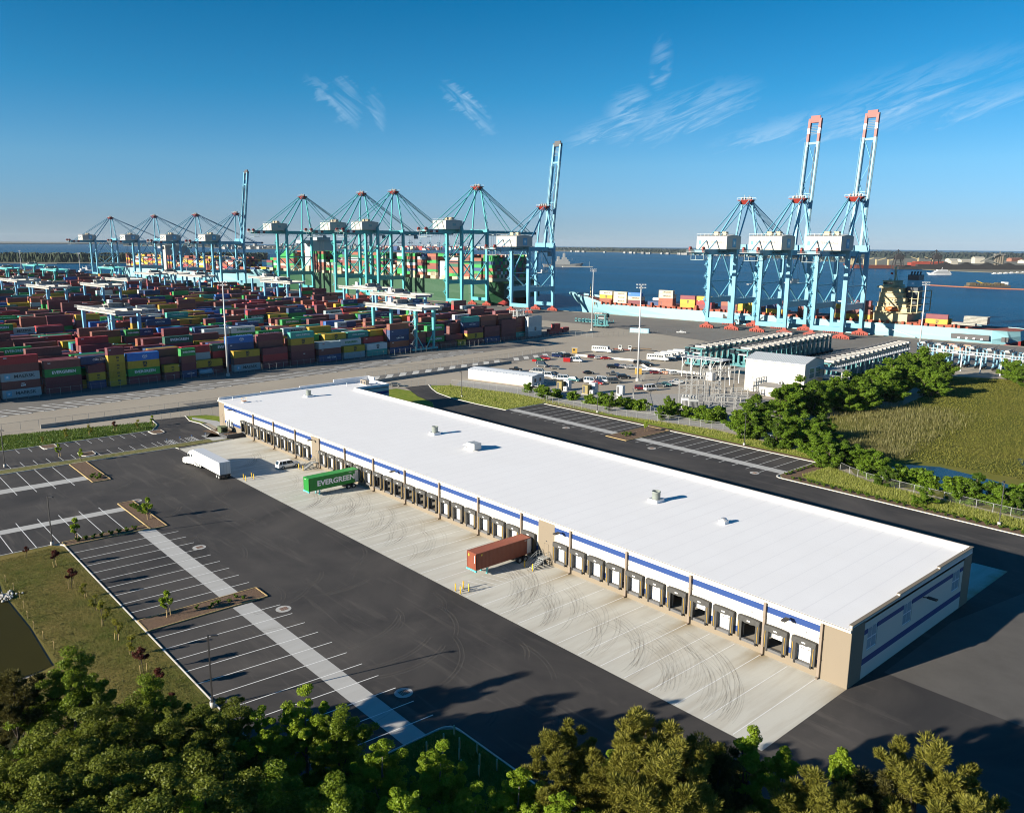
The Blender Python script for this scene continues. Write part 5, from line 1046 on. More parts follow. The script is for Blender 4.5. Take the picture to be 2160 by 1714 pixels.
# ================================================================ SHIP-TO-SHORE CRANES
M_ARED = mat('crane_red', (0.22, 0.012, 0.004), 0.5, 0.2, 0.6)
M_BOGIE = mat('bogie_orange_red', (0.26, 0.024, 0.007), 0.6, 0.4, 0.8)
M_HOUSE = mat('machine_house_white', (0.44, 0.425, 0.39), 0.6, 0.2, 0.3)
CRANE_BLUE = mat('crane_sky_blue', (0.115, 0.335, 0.46), 0.5, 0.15, 0.25)
CRANE_TEAL = mat('crane_teal', (0.06, 0.35, 0.37), 0.5, 0.15, 0.25)
M_LOGOB = mat('logo_panel_blue', (0.10, 0.30, 0.50), 0.6)
def sts_crane(xr, kind, up, lab, detail=True, redtip=False):
    m = CRANE_BLUE if kind == 'A' else CRANE_TEAL
    zg, za, zt = (50.0, 83.0, 131.0) if kind == 'A' else (63.5, 101.0, 0)
    if kind == 'F': m = CRANE_BLUE; zg, za, zt = 52.0, 86.0, 133.0
    t = thing('ship_crane', lab, 'ship crane', (xr, rail_y(xr), -0.05), QA, 'ship-to-shore cranes along the quay')
    w, g = 9.0, 30.5                               # half leg spacing along the quay (local X), rail gauge (local Y)
    gh = 3.0; zp = 19.0 if kind == 'B' else 16.5
    for y in (0, g):
        for x in (-w, w):
            b = mb(m); inn = 1 if y == 0 else -1
            # straight leg, flared towards the foot
            b.loft([[(x-a*1.0, y-c*1.0, z) for a, c in ((aw, cw), (-aw, cw), (-aw, -cw), (aw, -cw))] for z, aw, cw in ((4.5, 0.9, 0.9), (zp-4, 1.05, 1.0), (zp, 1.25, 1.15), (zg-1, 1.15, 1.05), (zg+2.5, 1.15, 1.05))]); b.build('leg', t)
        b = mb(m); b.box(-w-1.0, y-0.9, 4.2, w+1.0, y+0.9, 7.0); b.build('sill_beam', t)
        b = mb(m); b.box(-w+1.1, y-0.9, zg-0.6, w-1.1, y+0.9, zg+1.6); b.build('cross_tie', t)
        for x in (-w, w):
            bo = mb(M_BOGIE)
            bo.box(x-1.3, y-0.75, 3.0, x+1.3, y+0.75, 4.19); bo.add([(x-5.2, y-0.7, 1.6), (x+5.2, y-0.7, 1.6), (x+1.2, y-0.7, 3.0), (x-1.2, y-0.7, 3.0), (x-5.2, y+0.7, 1.6), (x+5.2, y+0.7, 1.6), (x+1.2, y+0.7, 3.0), (x-1.2, y+0.7, 3.0)], [(0,1,2,3),(7,6,5,4),(0,4,5,1),(2,6,7,3),(1,5,6,2),(3,7,4,0)])
            for i in range(4): bo.box(x-4.9+i*2.6, y-0.8, 0.9, x-2.9+i*2.6, y+0.8, 1.59)
            bg = bo.build('bogie', t)
            for i in range(8): ww = mb(M_BOGIE); ww.tube((x-4.6+i*1.3, y-0.5, 0.55), (x-4.6+i*1.3, y+0.5, 0.55), 0.5, 8); ww.build('wheel', bg) if detail else None
    for x in (-w, w):                               # side frames across the gauge
        b = mb(m); b.box(x-0.9, 1.2, zp, x+0.9, g-1.2, zp+3.6); b.build('portal_beam', t)
        b = mb(m); zm = zp+(zg-zp)*0.42
        b.bar((x, 1.0, zm), (x, g-1.0, zm), 0.7); b.build('side_strut', t)
        for P, Q in (((x, 1.0, zm), (x, g*0.48, zg-0.5)), ((x, g*0.52, zp+3.5), (x, 1.2, zm-0.6)), ((x, g*0.52, zp+3.5), (x, g-1.2, zm-0.6)), ((x, g-1.0, zm+0.6), (x, g*0.5, zg-0.5)) if kind != 'B' else ((x, 1.0, zm+0.5), (x, g-1.0, zg-1.0))):
            b = mb(m); b.bar(P, Q, 0.75); b.build('diagonal_brace', t)
        b = mb(M_STEEL); yy = 1.2
        for z in (zp+4.2, zp+4.7): b.bar((x+0.95, 1.2, z), (x+0.95, g-1.2, z), 0.08)
        for i in range(9): b.bar((x+0.95, 2+i*3.3, zp+3.6), (x+0.95, 2+i*3.3, zp+4.7), 0.08)
        b.build('walkway_rail', t)
    back = -32.0 if kind != 'B' else -34.0; hinge = g+3.5
    for x in (-3.4, 3.4): b = mb(m); b.box(x-0.75, back, zg-gh+1.0, x+0.75, hinge, zg+1.2); b.build('girder', t)
    b = mb(m); [b.box(-2.6, y-0.5, zg-0.4, 2.6, y+0.5, zg+0.9) for y in (back+1, -18, -6, 8, 20)]; b.box(-w-0.8, g-0.8, zg+1.61, w+0.8, g+0.8, zg+4.4) if kind != 'B' else b.box(-w-0.8, -0.8, zg+1.61, w+0.8, 0.8, zg+4.0); b.build('girder_tie', t)
    # back platform with red cable drums and hanging power chain
    b = mb(mat('platform_steel', (0.30, 0.38, 0.40), 0.6, 0.6, 1.0, col2=(0.10, 0.12, 0.13))); b.box(-6.5, back-3, zg-0.6, 6.5, back+4, zg-0.3)
    for z in (0.3, 0.8): b.bar((-6.5, back-3, zg+z), (6.5, back-3, zg+z), 0.1); b.bar((6.5, back-3, zg+z), (6.5, back+9, zg+z), 0.1)
    for i in range(20): b.bar((4.8, back+i*2.6, zg-gh+0.8), (4.8, back+1.1+i*2.6, zg-gh-1.0-(i % 2)*0.8), 0.13); b.bar((4.8, back+1.1+i*2.6, zg-gh-1.0-(i % 2)*0.8), (4.8, back+2.4+i*2.6, zg-gh+0.8), 0.13)
    b.box(-4.5, back-1, zg-5.2, 4.5, back+5, zg-4.9); [b.bar((x, y, zg-5), (x, y, zg-0.5), 0.25) for x in (-4.3, 4.3) for y in (back-0.8, back+4.8)]
    b.build('back_platform', t)
    for x in (-4.5, 4.5): b = mb(M_ARED); b.tube((x-0.5, back-1.6, zg+1.4), (x+0.5, back-1.6, zg+1.4), 1.5, 12); b.box(x-0.7, back-2.4, zg-0.3, x+0.7, back-0.8, zg+0.4); b.build('cable_drum', t)
    if kind != 'A': b = mb(M_LWHITE); b.box(-4.2, back+6, zg-1.4, 4.2, back+9, zg+0.6); b.use(M_ARED); b.box(-4.22, back+3, zg-1.4, 4.22, back+5.99, zg+0.6); b.box(-4.22, back+9.01, zg-1.4, 4.22, back+12, zg+0.6); b.build('striped_band', t)
    # machine house
    hw, h0, h1, hz = (10.5, -16.0, 2.5, 8.0) if kind == 'A' else (8.0, -17.0, 2.0, 7.0)
    b = mb(M_HOUSE); b.box(-hw, h0, zg+1.4, hw, h1, zg+1.4+hz); b.add([(-hw-0.2, h0-0.2, zg+1.41+hz), (hw+0.2, h0-0.2, zg+1.41+hz), (hw+0.2, h1+0.2, zg+1.41+hz), (-hw-0.2, h1+0.2, zg+1.41+hz), (-hw-0.2, (h0+h1)/2, zg+2.4+hz), (hw+0.2, (h0+h1)/2, zg+2.4+hz)], [(0,1,5,4),(2,3,4,5),(1,2,5),(3,0,4)]); ho = b.build('machine_house', t)
    for z in (zg+2.9+hz,): b = mb(M_STEEL); [b.bar((-hw+i*hw/4, h0, zg+1.4+hz), (-hw+i*hw/4, h0, zg+2.9+hz), 0.09) for i in range(9)]; b.bar((-hw, h0, z), (hw, h0, z), 0.09); b.bar((hw, h0, z), (hw, h1, z), 0.09); b.build('roof_rail', ho)
    for i in range(2): b = mb(mat('roof_unit_beige', (0.40, 0.34, 0.24), 0.7, 0.4, 1.5)); b.box(-2.5+i*5.5, -9, zg+2.0+hz, 0.5+i*5.5, -6, zg+4.2+hz); b.build('roof_unit', ho)
    if kind != 'B': b = mb(M_LOGOB); b.box(hw+0.01, -8.6, zg+2.6, hw+0.05, -3.6, zg+8.0); b.build('logo_panel', ho); OBJ('star_logo', STAR, ho, (hw+0.08, -6.1, zg+5.3), pi/2, (2.2, 1, 2.2))
    else: OBJ('logo_lettering', text_me('BH', 3.0, mat('logo_teal', (0.10, 0.30, 0.32), 0.6), 0.1), ho, (hw+0.03, -7.5, zg+5.2), pi/2)
    if kind == 'A': OBJ('lettering', text_me('APM TERMINALS', 1.9, M_LDARK if False else mat('lettering_grey', (0.16, 0.16, 0.17), 0.6), 0.03, sx_=1.05), ho, (1.2, h0-0.02, zg+5.6)); b = mb(M_LOGOB); b.box(-9.2, h0-0.03, zg+4.3, -7.4, h0-0.01, zg+6.7); b.build('logo_panel', ho)
    if kind == 'A': OBJ('girder_lettering', text_me('APM TERMINALS', 1.6, M_LDARK, 0.04), t, (4.18, -9, zg-0.4), pi/2)
    # A-frame: front legs, back stays, red head
    yh = g-3.0
    for x in (-w+0.5, w-0.5):
        b = mb(m); b.bar((x, g, zg+3), (x*0.36, yh+1.0, za), 1.0); b.build('aframe_leg', t)
        b = mb(m); b.bar((x, 0.5, zg+3), (x*0.36, yh-1.0, za), 0.85); b.build('aframe_leg', t)
        b = mb(m); b.bar((x*0.36, yh-1.4, za+0.3), (x*0.42, back+7, zg+1.2), 0.5); b.build('back_stay', t)
    b = mb(M_ARED); b.add([(-4.8, yh-2.4, za), (4.8, yh-2.4, za), (4.8, yh+2.4, za), (-4.8, yh+2.4, za), (-2.8, yh-1.6, za-2.6), (2.8, yh-1.6, za-2.6), (2.8, yh+1.6, za-2.6), (-2.8, yh+1.6, za-2.6)], [(0,1,2,3),(7,6,5,4),(4,5,1,0),(5,6,2,1),(6,7,3,2),(7,4,0,3)]); b.box(-5.6, yh-2.8, za+0.01, 5.6, yh+2.8, za+0.35); b.build('apex_head', t)
    b = mb(M_STEEL); [b.bar((x, y, za+0.3), (x, y, za+1.6), 0.1) for x in (-5.4, -2.7, 0, 2.7, 5.4) for y in (yh-2.6, yh+2.6)]; [b.bar((-5.4, y, za+1.6), (5.4, y, za+1.6), 0.1) for y in (yh-2.6, yh+2.6)]; b.build('apex_rail', t)
    b = mb(mat('apex_sheave', (0.30, 0.30, 0.28), 0.6)); [b.tube((x-0.3, yh, za+1.3), (x+0.3, yh, za+1.3), 1.0, 10) for x in (-3, -1, 1, 3)]; b.bar((-1.5, yh, za+0.4), (-1.5, yh, za+3.6), 0.25); b.bar((1.8, yh, za+0.4), (1.8, yh, za+3.0), 0.25); b.build('sheaves', t)
    b = mb(m); n = 9                                # ladder way up the seaward A-frame leg
    for i in range(n): f0, f1 = i/n, (i+0.8)/n; x0 = w-0.5; b.bar((x0*(1-0.64*f0)+1.2, g+(yh+1-g)*f0+1.0*(i % 2), zg+3+(za-zg-3)*f0), (x0*(1-0.64*f1)+1.2, g+(yh+1-g)*f1+1.0*((i+1) % 2), zg+3+(za-zg-3)*f1), 0.35)
    b.build('aframe_ladder', t)
    # boom
    Lb = (zt-zg)+2 if zt else 66.0
    ang = RAD(83.0) if up else 0.0
    def bp(x, d, e=0.0): return (x, hinge+d*cos(ang)-e*sin(ang), zg-0.4+d*sin(ang)+e*cos(ang))
    for x in (-3.4, 3.4):
        b = mb(m); b.bar(bp(x, 0.5), bp(x, Lb*0.84), 1.5, 2.4, up=(0, -sin(ang), cos(ang)) if up else (0, 0, 1)); b.build('boom_girder', t)
        for j, (f0, f1, mm_) in enumerate(((0.84, 0.90, M_ARED), (0.90, 0.94, M_LWHITE), (0.94, 1.0, M_ARED)) if redtip else ((0.84, 1.0, m),)): b = mb(mm_); b.bar(bp(x, Lb*f0+0.02), bp(x, Lb*f1), 1.5, 2.4, up=(0, -sin(ang), cos(ang)) if up else (0, 0, 1)); b.build('boom_tip_band', t)
        # handrail along the boom
        b = mb(mat('rail_blue_grey', (0.20, 0.36, 0.42), 0.6)); xo = x+(1.3 if x > 0 else -1.3)
        b.bar(bp(xo, 1, 1.6), bp(xo, Lb*0.84, 1.6), 0.12); [b.bar(bp(xo, 1+i*Lb*0.09, 0.3), bp(xo, 1+i*Lb*0.09, 1.6), 0.12) for i in range(10)]; b.bar(bp(xo, 1, 0.3), bp(xo, Lb*0.84, 0.3), 0.7, 0.1); b.build('boom_walkway', t)
    b = mb(m); nb = 5
    for i in range(nb):
        d0, d1 = Lb*0.05+i*Lb*0.155, Lb*0.05+(i+1)*Lb*0.155; b.bar(bp(-2.7 if i % 2 else 2.7, d0), bp(2.7 if i % 2 else -2.7, d1), 0.4)
    b.bar(bp(-4.2, Lb*0.83), bp(4.2, Lb*0.83), 1.4); b.bar(bp(-3, Lb*0.45), bp(3, Lb*0.45), 0.6); b.build('boom_bracing', t)
    b = mb(M_ARED if redtip else M_DARK); b.bar(bp(-4.2, Lb), bp(4.2, Lb), 2.0, 2.6); b.bar(bp(-3, Lb*1.025), bp(3, Lb*1.025), 1.2, 2.0); b.build('boom_end', t)
    b = mb(mat('rope_screen', (0.16, 0.19, 0.20), 0.7)); [b.bar(bp(-2.6, Lb*(0.90+0.012*i)), bp(2.6, Lb*(0.90+0.012*i)), 0.25) for i in range(6)]; b.build('boom_end_screen', t)
    # stays
    for x in (-2.6, 2.6):
        if up:
            b = mb(M_DARK); b.bar((x*1.0, yh+1.5, za+0.3), bp(x, Lb*0.36, 2.2), 0.35); b.bar(bp(x, Lb*0.36, 2.2), bp(x, Lb*0.80, 2.0), 0.3); b.build('fore_stay', t)
        else:
            for f in (0.52, 0.92): b = mb(m); b.bar((x, yh+1.5, za+0.3), bp(x, Lb*f, 1.0), 0.42); b.build('fore_stay', t)
    if not up: b = mb(mat('wire_rope', (0.10, 0.16, 0.18), 0.6)); [b.bar((x, yh+1.5, za+1.0), bp(x, Lb*0.88, 1.2), 0.16) for x in (-1.2, -0.4, 0.4, 1.2)]; b.build('hoist_ropes', t)
    # stair tower zig-zag up the landside leg
    b = mb(m); n = 11; ds = (zg-8)/n
    for i in range(n):
        z0_, z1_ = 7+i*ds, 7+(i+1)*ds; s_ = 1 if i % 2 else -1; xs = -w-1.9
        b.bar((xs, -1.9*s_-0.2, z0_), (xs, 1.9*s_-0.2, z1_), 1.0, 0.22); b.box(xs-0.9, 1.9*s_-1.0, z1_-0.1, xs+0.9, 1.9*s_+0.6, z1_+0.08)
        for e_ in (-0.55, 0.55): b.bar((xs+e_, -1.9*s_-0.2, z0_+1.1), (xs+e_, 1.9*s_-0.2, z1_+1.1), 0.12)
        b.bar((xs-0.9, 1.9*s_+0.5, z1_), (xs-0.9, 1.9*s_+0.5, z1_+1.2), 0.12); b.bar((xs-0.9, 1.9*s_+0.5, z1_+1.2), (xs+0.9, 1.9*s_+0.5, z1_+1.2), 0.12)
    b.build('stair_tower', t)
    # trolley with cab and spreader
    yt = g+3 if up else g+22
    b = mb(mat('trolley_grey', (0.25, 0.32, 0.34), 0.6, 0.5, 1.0)); b.box(-4.2, yt-8, zg-gh-0.2, 4.2, yt, zg-gh+0.9); b.box(2.2, yt-2.5, zg-gh-3.2, 4.8, yt+0.5, zg-gh-0.21); b.build('trolley', t)
    zs = {0: 30, 1: 20, 2: 27}[int(abs(xr)) % 3]
    b = mb(M_GALV); b.box(-6.1, yt-5.2, zs, 6.1, yt-4.2, zs+0.5); b.box(-6.1, yt-2.6, zs, 6.1, yt-1.6, zs+0.5); b.box(-6.1, yt-5.2, zs, -5.3, yt-1.6, zs+0.6); b.box(5.3, yt-5.2, zs, 6.1, yt-1.6, zs+0.6); b.box(-2.5, yt-5, zs+0.51, 2.5, yt-1.8, zs+2.6); b.box(-2.8, yt-4.6, zs+2.61, 2.8, yt-2.2, zs+3.0); b.build('spreader', t)
    b = mb(M_DARK); [b.bar((x, y, zs+2.8), (x, y, zg-gh), 0.09) for x in (-2.2, 2.2) for y in (yt-4.6, yt-2.2)]; b.build('hoist_rope', t)
    return t
sts_crane(-269.5, 'A', False, 'sky-blue ship crane with its boom lowered over the pale blue ship, APM TERMINALS')
sts_crane(-234.0, 'A', True, 'sky-blue ship crane with raised boom standing between its two neighbours, APM TERMINALS', redtip=True)
sts_crane(-199.0, 'A', True, 'sky-blue ship crane with raised boom beside the cream ship superstructure', redtip=True)
sts_crane(-444.5, 'A', True, 'sky-blue ship crane with raised boom at the stern of the green ship')
sts_crane(-519.0, 'B', False, 'tall teal ship crane beside the crane with raised boom at the green ship')
sts_crane(-630.0, 'B', False, 'tall teal ship crane over the middle of the green ship, one of a close pair')
sts_crane(-679.0, 'B', False, 'tall teal ship crane over the green ship, the other of a close pair')
sts_crane(-781.0, 'B', False, 'tall teal ship crane over the bow of the green ship')
sts_crane(-921.0, 'F', True, 'blue ship crane with raised boom over the bow of the far pale blue ship', False)
sts_crane(-1019.0, 'F', False, 'blue ship crane with lowered boom next to the far crane with raised boom', False)
sts_crane(-1136.0, 'F', False, 'blue ship crane with lowered boom over the house of the far pale blue ship', False)
sts_crane(-1279.0, 'F', False, 'blue ship crane with lowered boom at the far end of the quay', False)

# ================================================================ SHIPS
def hull(t, L, B, dk, m_hull, m_boot, fc=6.0, draft=-2.0, stern_cut=True, bulb=False):
    "loft: stations from stern (-L/2) to bow (+L/2); dk deck height above water, fc extra forecastle height"
    st = [(-.5, .62, .30, 0.34), (-.485, .86, .55, 0.25), (-.46, .95, .80, 0.0), (-.40, 1, .96, 0), (-.2, 1, 1, 0), (.2, 1, 1, 0), (.32, .98, .86, 0), (.40, .88, .58, .0), (.45, .68, .30, 0), (.48, .42, .12, 0), (.4985, .10, .02, 0), (.5, .03, .01, 0)]
    rings, boot = [], []
    for f, wd, ww, lift in st:
        x = f*L; h = dk+(fc*max(0, (f-.40)/.10)**0.8 if f > .40 else 0); xr = x+(0.022*L*max(0, (f-.45)/.05) if f > .45 else 0)
        zl = dk*lift*1.3; rk = 0.020*L*max(0, (f-.45)/.05)
        rings.append([(xr+rk*0.6, -B/2*wd, h), (x, -B/2*(wd*.6+ww*.4), (h+zl)*.5), (x-rk*.5, -B/2*ww, max(zl, .6)), (x-rk*.5, B/2*ww, max(zl, .6)), (x, B/2*(wd*.6+ww*.4), (h+zl)*.5), (xr+rk*0.6, B/2*wd, h)])
        boot.append([(x-rk*.5, -B/2*ww*.999, max(zl, .6)), (x-rk*.6, -B/2*ww*.99, draft), (x-rk*.6, B/2*ww*.99, draft), (x-rk*.5, B/2*ww*.999, max(zl, .6))])
    b = mb(m_hull); n = 6; vs = [p for r in rings for p in r]; fs = []
    for k in range(len(rings)-1):
        for i in (0, 1, 3, 4): fs.append((k*n+i, k*n+i+1, (k+1)*n+i+1, (k+1)*n+i))
    fs.append((0, 1, 2, 3, 4, 5)); b.add(vs, fs); b.build('hull', t)
    b = mb(M_DECK); vs = [r[0] for r in rings]+[r[5] for r in rings]; k = len(rings)
    b.add([(p[0], p[1], p[2]-0.35) for p in vs], [(i, i+1, k+i+1, k+i) for i in range(k-1)]); b.build('deck', t)
    b = mb(m_boot); vs = [p for r in boot for p in r]; b.add(vs, [(q*4+i, q*4+i+1, (q+1)*4+i+1, (q+1)*4+i) for q in range(len(boot)-1) for i in (0, 2)]); b.build('boot_topping', t)
    b = mb(m_hull)                                   # bulwark round the bow
    for k in range(7, len(rings)-1):
        for i in (0, 5): p, q = rings[k][i], rings[k+1][i]; b.add([p, q, (q[0], q[1], q[2]+1.3), (p[0], p[1], p[2]+1.3)], [(0,1,2,3)])
    b.build('bulwark', t)
M_DECK = mat('deck_rust_red', (0.30, 0.075, 0.04), 0.8, 0.5, 0.5, col2=(0.17, 0.05, 0.03))
M_HULLB = mat('hull_pale_blue', (0.23, 0.44, 0.50), 0.55, 0.35, 0.12, col2=(0.20, 0.385, 0.43))
M_HULLG = mat('hull_green', (0.010, 0.066, 0.026), 0.55, 0.35, 0.1, col2=(0.008, 0.052, 0.021))
M_BOOT = mat('boot_red', (0.33, 0.035, 0.03), 0.7)
M_CREAM = mat('superstructure_cream', (0.50, 0.42, 0.24), 0.6, 0.4, 0.4, col2=(0.38, 0.31, 0.17))
def ship_frame(name, lab, xc, off, rz):
    x = xc; return thing(name, lab, 'ship', (x-E2.x*0+E2.x*off, rail_y(x)+E2.y*off, -3.2), rz)
# -- the near pale blue ship
SX = (-429-107)/2-0.0; SL = 322.0
S1 = ship_frame('container_ship', 'long pale blue container ship with cream superstructure moored under the right-hand cranes', SX, 57.0, QA+pi)
hull(S1, SL, 32.0, 10.6, M_HULLB, M_BOOT, 5.6)
OBJ('hull_lettering', text_me('MAERSK', 7.0, M_LDARK, 0.1, sx_=1.25), S1, (-SX-292+36-6.5, 16.05, 6.6), pi)
b = mb(M_DECK); 
for i in range(14): x = -128+i*19.0; b.box(x-0.6, -15.8, 10.3, x+0.6, 15.8, 12.6+1.5*(i % 2))
b.build('lashing_bridge', S1)
for i in range(13):
    x = -118.5+i*19.0
    if -80 < x < -62 or x > 122: continue
    b = mb(M_DECK); b.box(x-7.5, -13.5, 10.3, x+7.5, 13.5, 12.0); b.build('hatch_coaming', S1)
b = mb(mat('deck_fitting', (0.24, 0.06, 0.035), 0.8))
for i in range(60): x = -135+i*4.45; b.box(x-0.5, 14.2, 10.3, x+0.9, 15.2, 11.6+0.4*(i % 3))
stuff(b.build('deck_fittings', S1))
# local x runs to the bow (towards -E1); world x of local x: SX - x
XB = -(-176-SX)                                       # centre of the superstructure in local x
b = mb(M_CREAM)
for z0, z1, x0, x1, yy in ((10.3, 17.5, -9, 11, 13.5), (17.5, 20.4, -8, 10.5, 12.0), (20.4, 23.3, -7, 10, 11.0), (23.3, 26.2, -6, 9.5, 10.5), (26.2, 29.2, -4.5, 9.5, 10.0), (29.2, 32.2, -3.5, 9.0, 9.0)): b.box(XB+x0, -yy, z0, XB+x1, yy, z1-0.12); b.box(XB+x0-0.8, -yy-0.9, z1-0.12, XB+x1+0.3, yy+0.9, z1)
b.box(XB+3, -16.2, 32.2, XB+9.3, 16.2, 33.3); b.box(XB+2, -8, 33.3, XB+8.8, 8, 36.0); b.box(XB+1.5, -8.4, 36.0, XB+9.2, 8.4, 36.3)
b.build('superstructure', S1)
b = mb(M_GLASS); b.box(XB+8.81, -7.6, 34.2, XB+8.9, 7.6, 35.4); b.box(XB+3, 8.01, 34.2, XB+8.5, 8.06, 35.4); [b.box(XB-1+i*2.2, 10.52, 24.6, XB-0.2+i*2.2, 10.56, 25.4) for i in range(4)]; [b.box(XB-2+i*2.2, 11.02, 21.6, XB-1.2+i*2.2, 11.06, 22.4) for i in range(5)]; b.build('windows', S1)
b = mb(mat('funnel_dark', (0.02, 0.03, 0.045), 0.5)); b.box(XB-11, -5, 20, XB-4.6, 5, 33.0); b.use(mat('funnel_blue', (0.10, 0.35, 0.50), 0.5)); b.box(XB-11.02, -5.02, 33.0, XB-4.58, 5.02, 37.0); b.use(mat('funnel_dark', (0.02, 0.03, 0.045), 0.5)); b.box(XB-11, -5, 37.0, XB-4.6, 5, 40.2); [b.tube((XB-10+i*1.7, 0, 40), (XB-10.4+i*1.7, 0, 42.2), 0.5, 8) for i in range(4)]; b.build('funnel', S1)
OBJ('star_logo', STAR, S1, (XB-7.8, 5.06, 35.0), pi, (1.6, 1, 1.6))
b = mb(M_CREAM); b.bar((XB+4.5, 0, 36.3), (XB+4.5, 0, 45.0), 0.7); b.bar((XB+4.5, -3, 42.0), (XB+4.5, 3, 42.0), 0.4); b.bar((XB+4.5, -1.8, 44), (XB+4.5, 1.8, 44), 0.4); b.bar((XB+3, 0, 36.3), (XB+4.4, 0, 43), 0.4); b.bar((XB+6, -4, 36.3), (XB+6, -4, 41), 0.25); b.use(M_LWHITE); b.ico((XB+6, 4, 37.2), 0.9, 1); b.build('radar_mast', S1)
b = mb(mat('flag_red', (0.45, 0.03, 0.03), 0.8)); b.add([(XB+6.0, 4.2, 40.2), (XB+4.2, 4.9, 40.0), (XB+4.3, 5.0, 41.2), (XB+6.0, 4.2, 41.4)], [(0,1,2,3),(3,2,1,0)]); b.build('flag', S1)
b = mb(mat('lifeboat_orange', (0.60, 0.12, 0.02), 0.5)); b.smooth = True; b.loft([[(XB+x, 14.0+r*1.4*cos(2*pi*i/10), 19.4+r*1.5*sin(2*pi*i/10)) for i in range(10)] for x, r in ((-3.5, .05), (-3.2, .6), (-1.5, 1), (2, 1), (3.6, .6), (3.9, .05))]); b.build('lifeboat', S1)
b = mb(M_CREAM); [b.bar((XB+x, 12, 17.5), (XB+x, 15.6, 21.6), 0.5) for x in (-3.5, 3.8)]; b.box(XB-12, 10, 17.4, XB+12, 15.8, 17.8); [b.bar((XB+x, y, 17.6), (XB+x, y, 30.5), 0.5) for x in (-14, -10.5) for y in (-13, 13)]; b.bar((XB-14, -13, 30.5), (XB-14, 13, 30.5), 0.5); b.bar((XB-14, 13, 30.5), (XB-8, 13, 30.5), 0.5); [b.box(XB-14, -13, z, XB-9, 13, z+0.2) for z in (17.5, 22, 26)]; b.build('boat_deck_frame', S1)
b = mb(M_DARK); b.box(-SL/2+14, 15.4, 4.6, -SL/2+34, 16.06, 7.6); b.box(-SL/2+4.5, 13.5, 4.4, -SL/2+8, 14.9, 7.0); b.build('mooring_opening', S1)
b = mb(M_LWHITE); [b.tube((-SL/2+17+i*4, 16.0, 5.2), (-SL/2+18.2+i*4, 16.0, 5.2), 0.6, 8) for i in range(4)]; b.build('mooring_winch', S1)
b = mb(M_STEEL); b.bar((XB+9, 16.4, 10.2), (XB-16, 17.4, 3.6), 1.0, 0.3); b.build('gangway', S1)
b = mb(M_CREAM); b.bar((150, 0, 15), (150, 0, 25), 0.6); b.bar((150, -1.6, 22), (150, 1.6, 22), 0.3); b.bar((148.5, 0, 15), (149.9, 0, 22), 0.3); b.build('fore_mast', S1)
b = mb(mat('rust_streak', (0.26, 0.12, 0.04), 0.8)); b.add([(134, 14.45, 11.4), (136, 14.25, 11.6), (135, 13.7, 7.5)], [(0,1,2),(2,1,0)]); b.build('anchor_rust', S1)
def ship_box(S, rz, x, y, t_, col, lab, brand='AUTO', L=C40, zd=12.1, grp='containers on the pale blue ship'):
    "container lying lengthways on the deck; x, y in ship coordinates; long face turned to the quay"
    c, s_ = cos(rz), sin(rz); px = S.location.x+x*c-y*s_; py = S.location.y+x*s_+y*c
    return container(col, L, (px, py, -3.2+zd+t_*CH), QA, lab, grp, brand)
def sx_of(wx): return SX-wx
BAYS = [(-397, [['cream|MAERSK', 'cream|MAERSK'], ['rust', 'yellow']]), ]
deckload = [  # world x of the left end, tiers of the outboard stack, from deck up
 (-398, ['rust', 'yellow', 'cream'], None), (-384.5, ['cream', 'cream', 'cream'], 'MAERSK'), (-371, ['maroon', 'cream', 'blue'], 'MIX'), (-353, ['navy'], None), (-343.5, ['rust', 'rust', 'cream', 'cream'], 'MIX'), (-325, ['yellow', 'yellow', 'maroon'], None), (-311.5, ['maroon', 'red', 'yellow'], None), (-292, ['maroon', 'rust'], None), (-279, ['yellow', 'yellow', 'yellow'], None), (-258, ['yellow', 'navy', 'maroon'], None), (-236, ['maroon', 'brown', 'navy'], None), (-214, ['yellow', 'brown', 'yellow'], None), (-201.5, ['yellow', 'brown', 'brown', 'maroon'], None), (-157, ['yellow', 'maroon'], None)]
for i, (wx, tiers, bm) in enumerate(deckload):
    for row in range(2 if wx != -157 else 2):
        for t_, c in enumerate(tiers if row == 0 else tiers[:max(1, len(tiers)-1)] if wx > -390 else tiers):
            br = 'MAERSK' if c == 'cream' else ('DN' if c == 'red' else 'TEX' if c == 'blue' else 'MSC' if c == 'yellow' and t_ % 2 == len(tiers) % 2 else None)
            where = ['at the bow', 'second bay from the bow', 'third bay from the bow', 'behind the third bay', 'amidships stack of four', 'beside the stack of four', 'before the lowered crane', 'under the lowered crane', 'between crane legs', 'behind crane legs', 'near the middle crane', 'near the superstructure', 'against the superstructure', 'aft of the superstructure'][i]
            xo, yo = (wx+ (2.0 if wx == -157 and row else 0)-S1.location.x), 0
            offy = 57.0-12.6+row*2.55 if wx != -157 or row == 0 else 57.0-5.0
            p = Vector((wx, rail_y(wx), 0))+E2*(offy-0.0); container(c, C40, (p.x, p.y, -3.2+12.05+t_*CH), QA, '%s container %s of the deck stack %s, %s row' % (CNAME[c], 'topmost' if t_ == len(tiers)-1 and t_ else TIER[t_], where, 'outer' if row == 0 else 'inner'), 'containers on the pale blue ship', br)
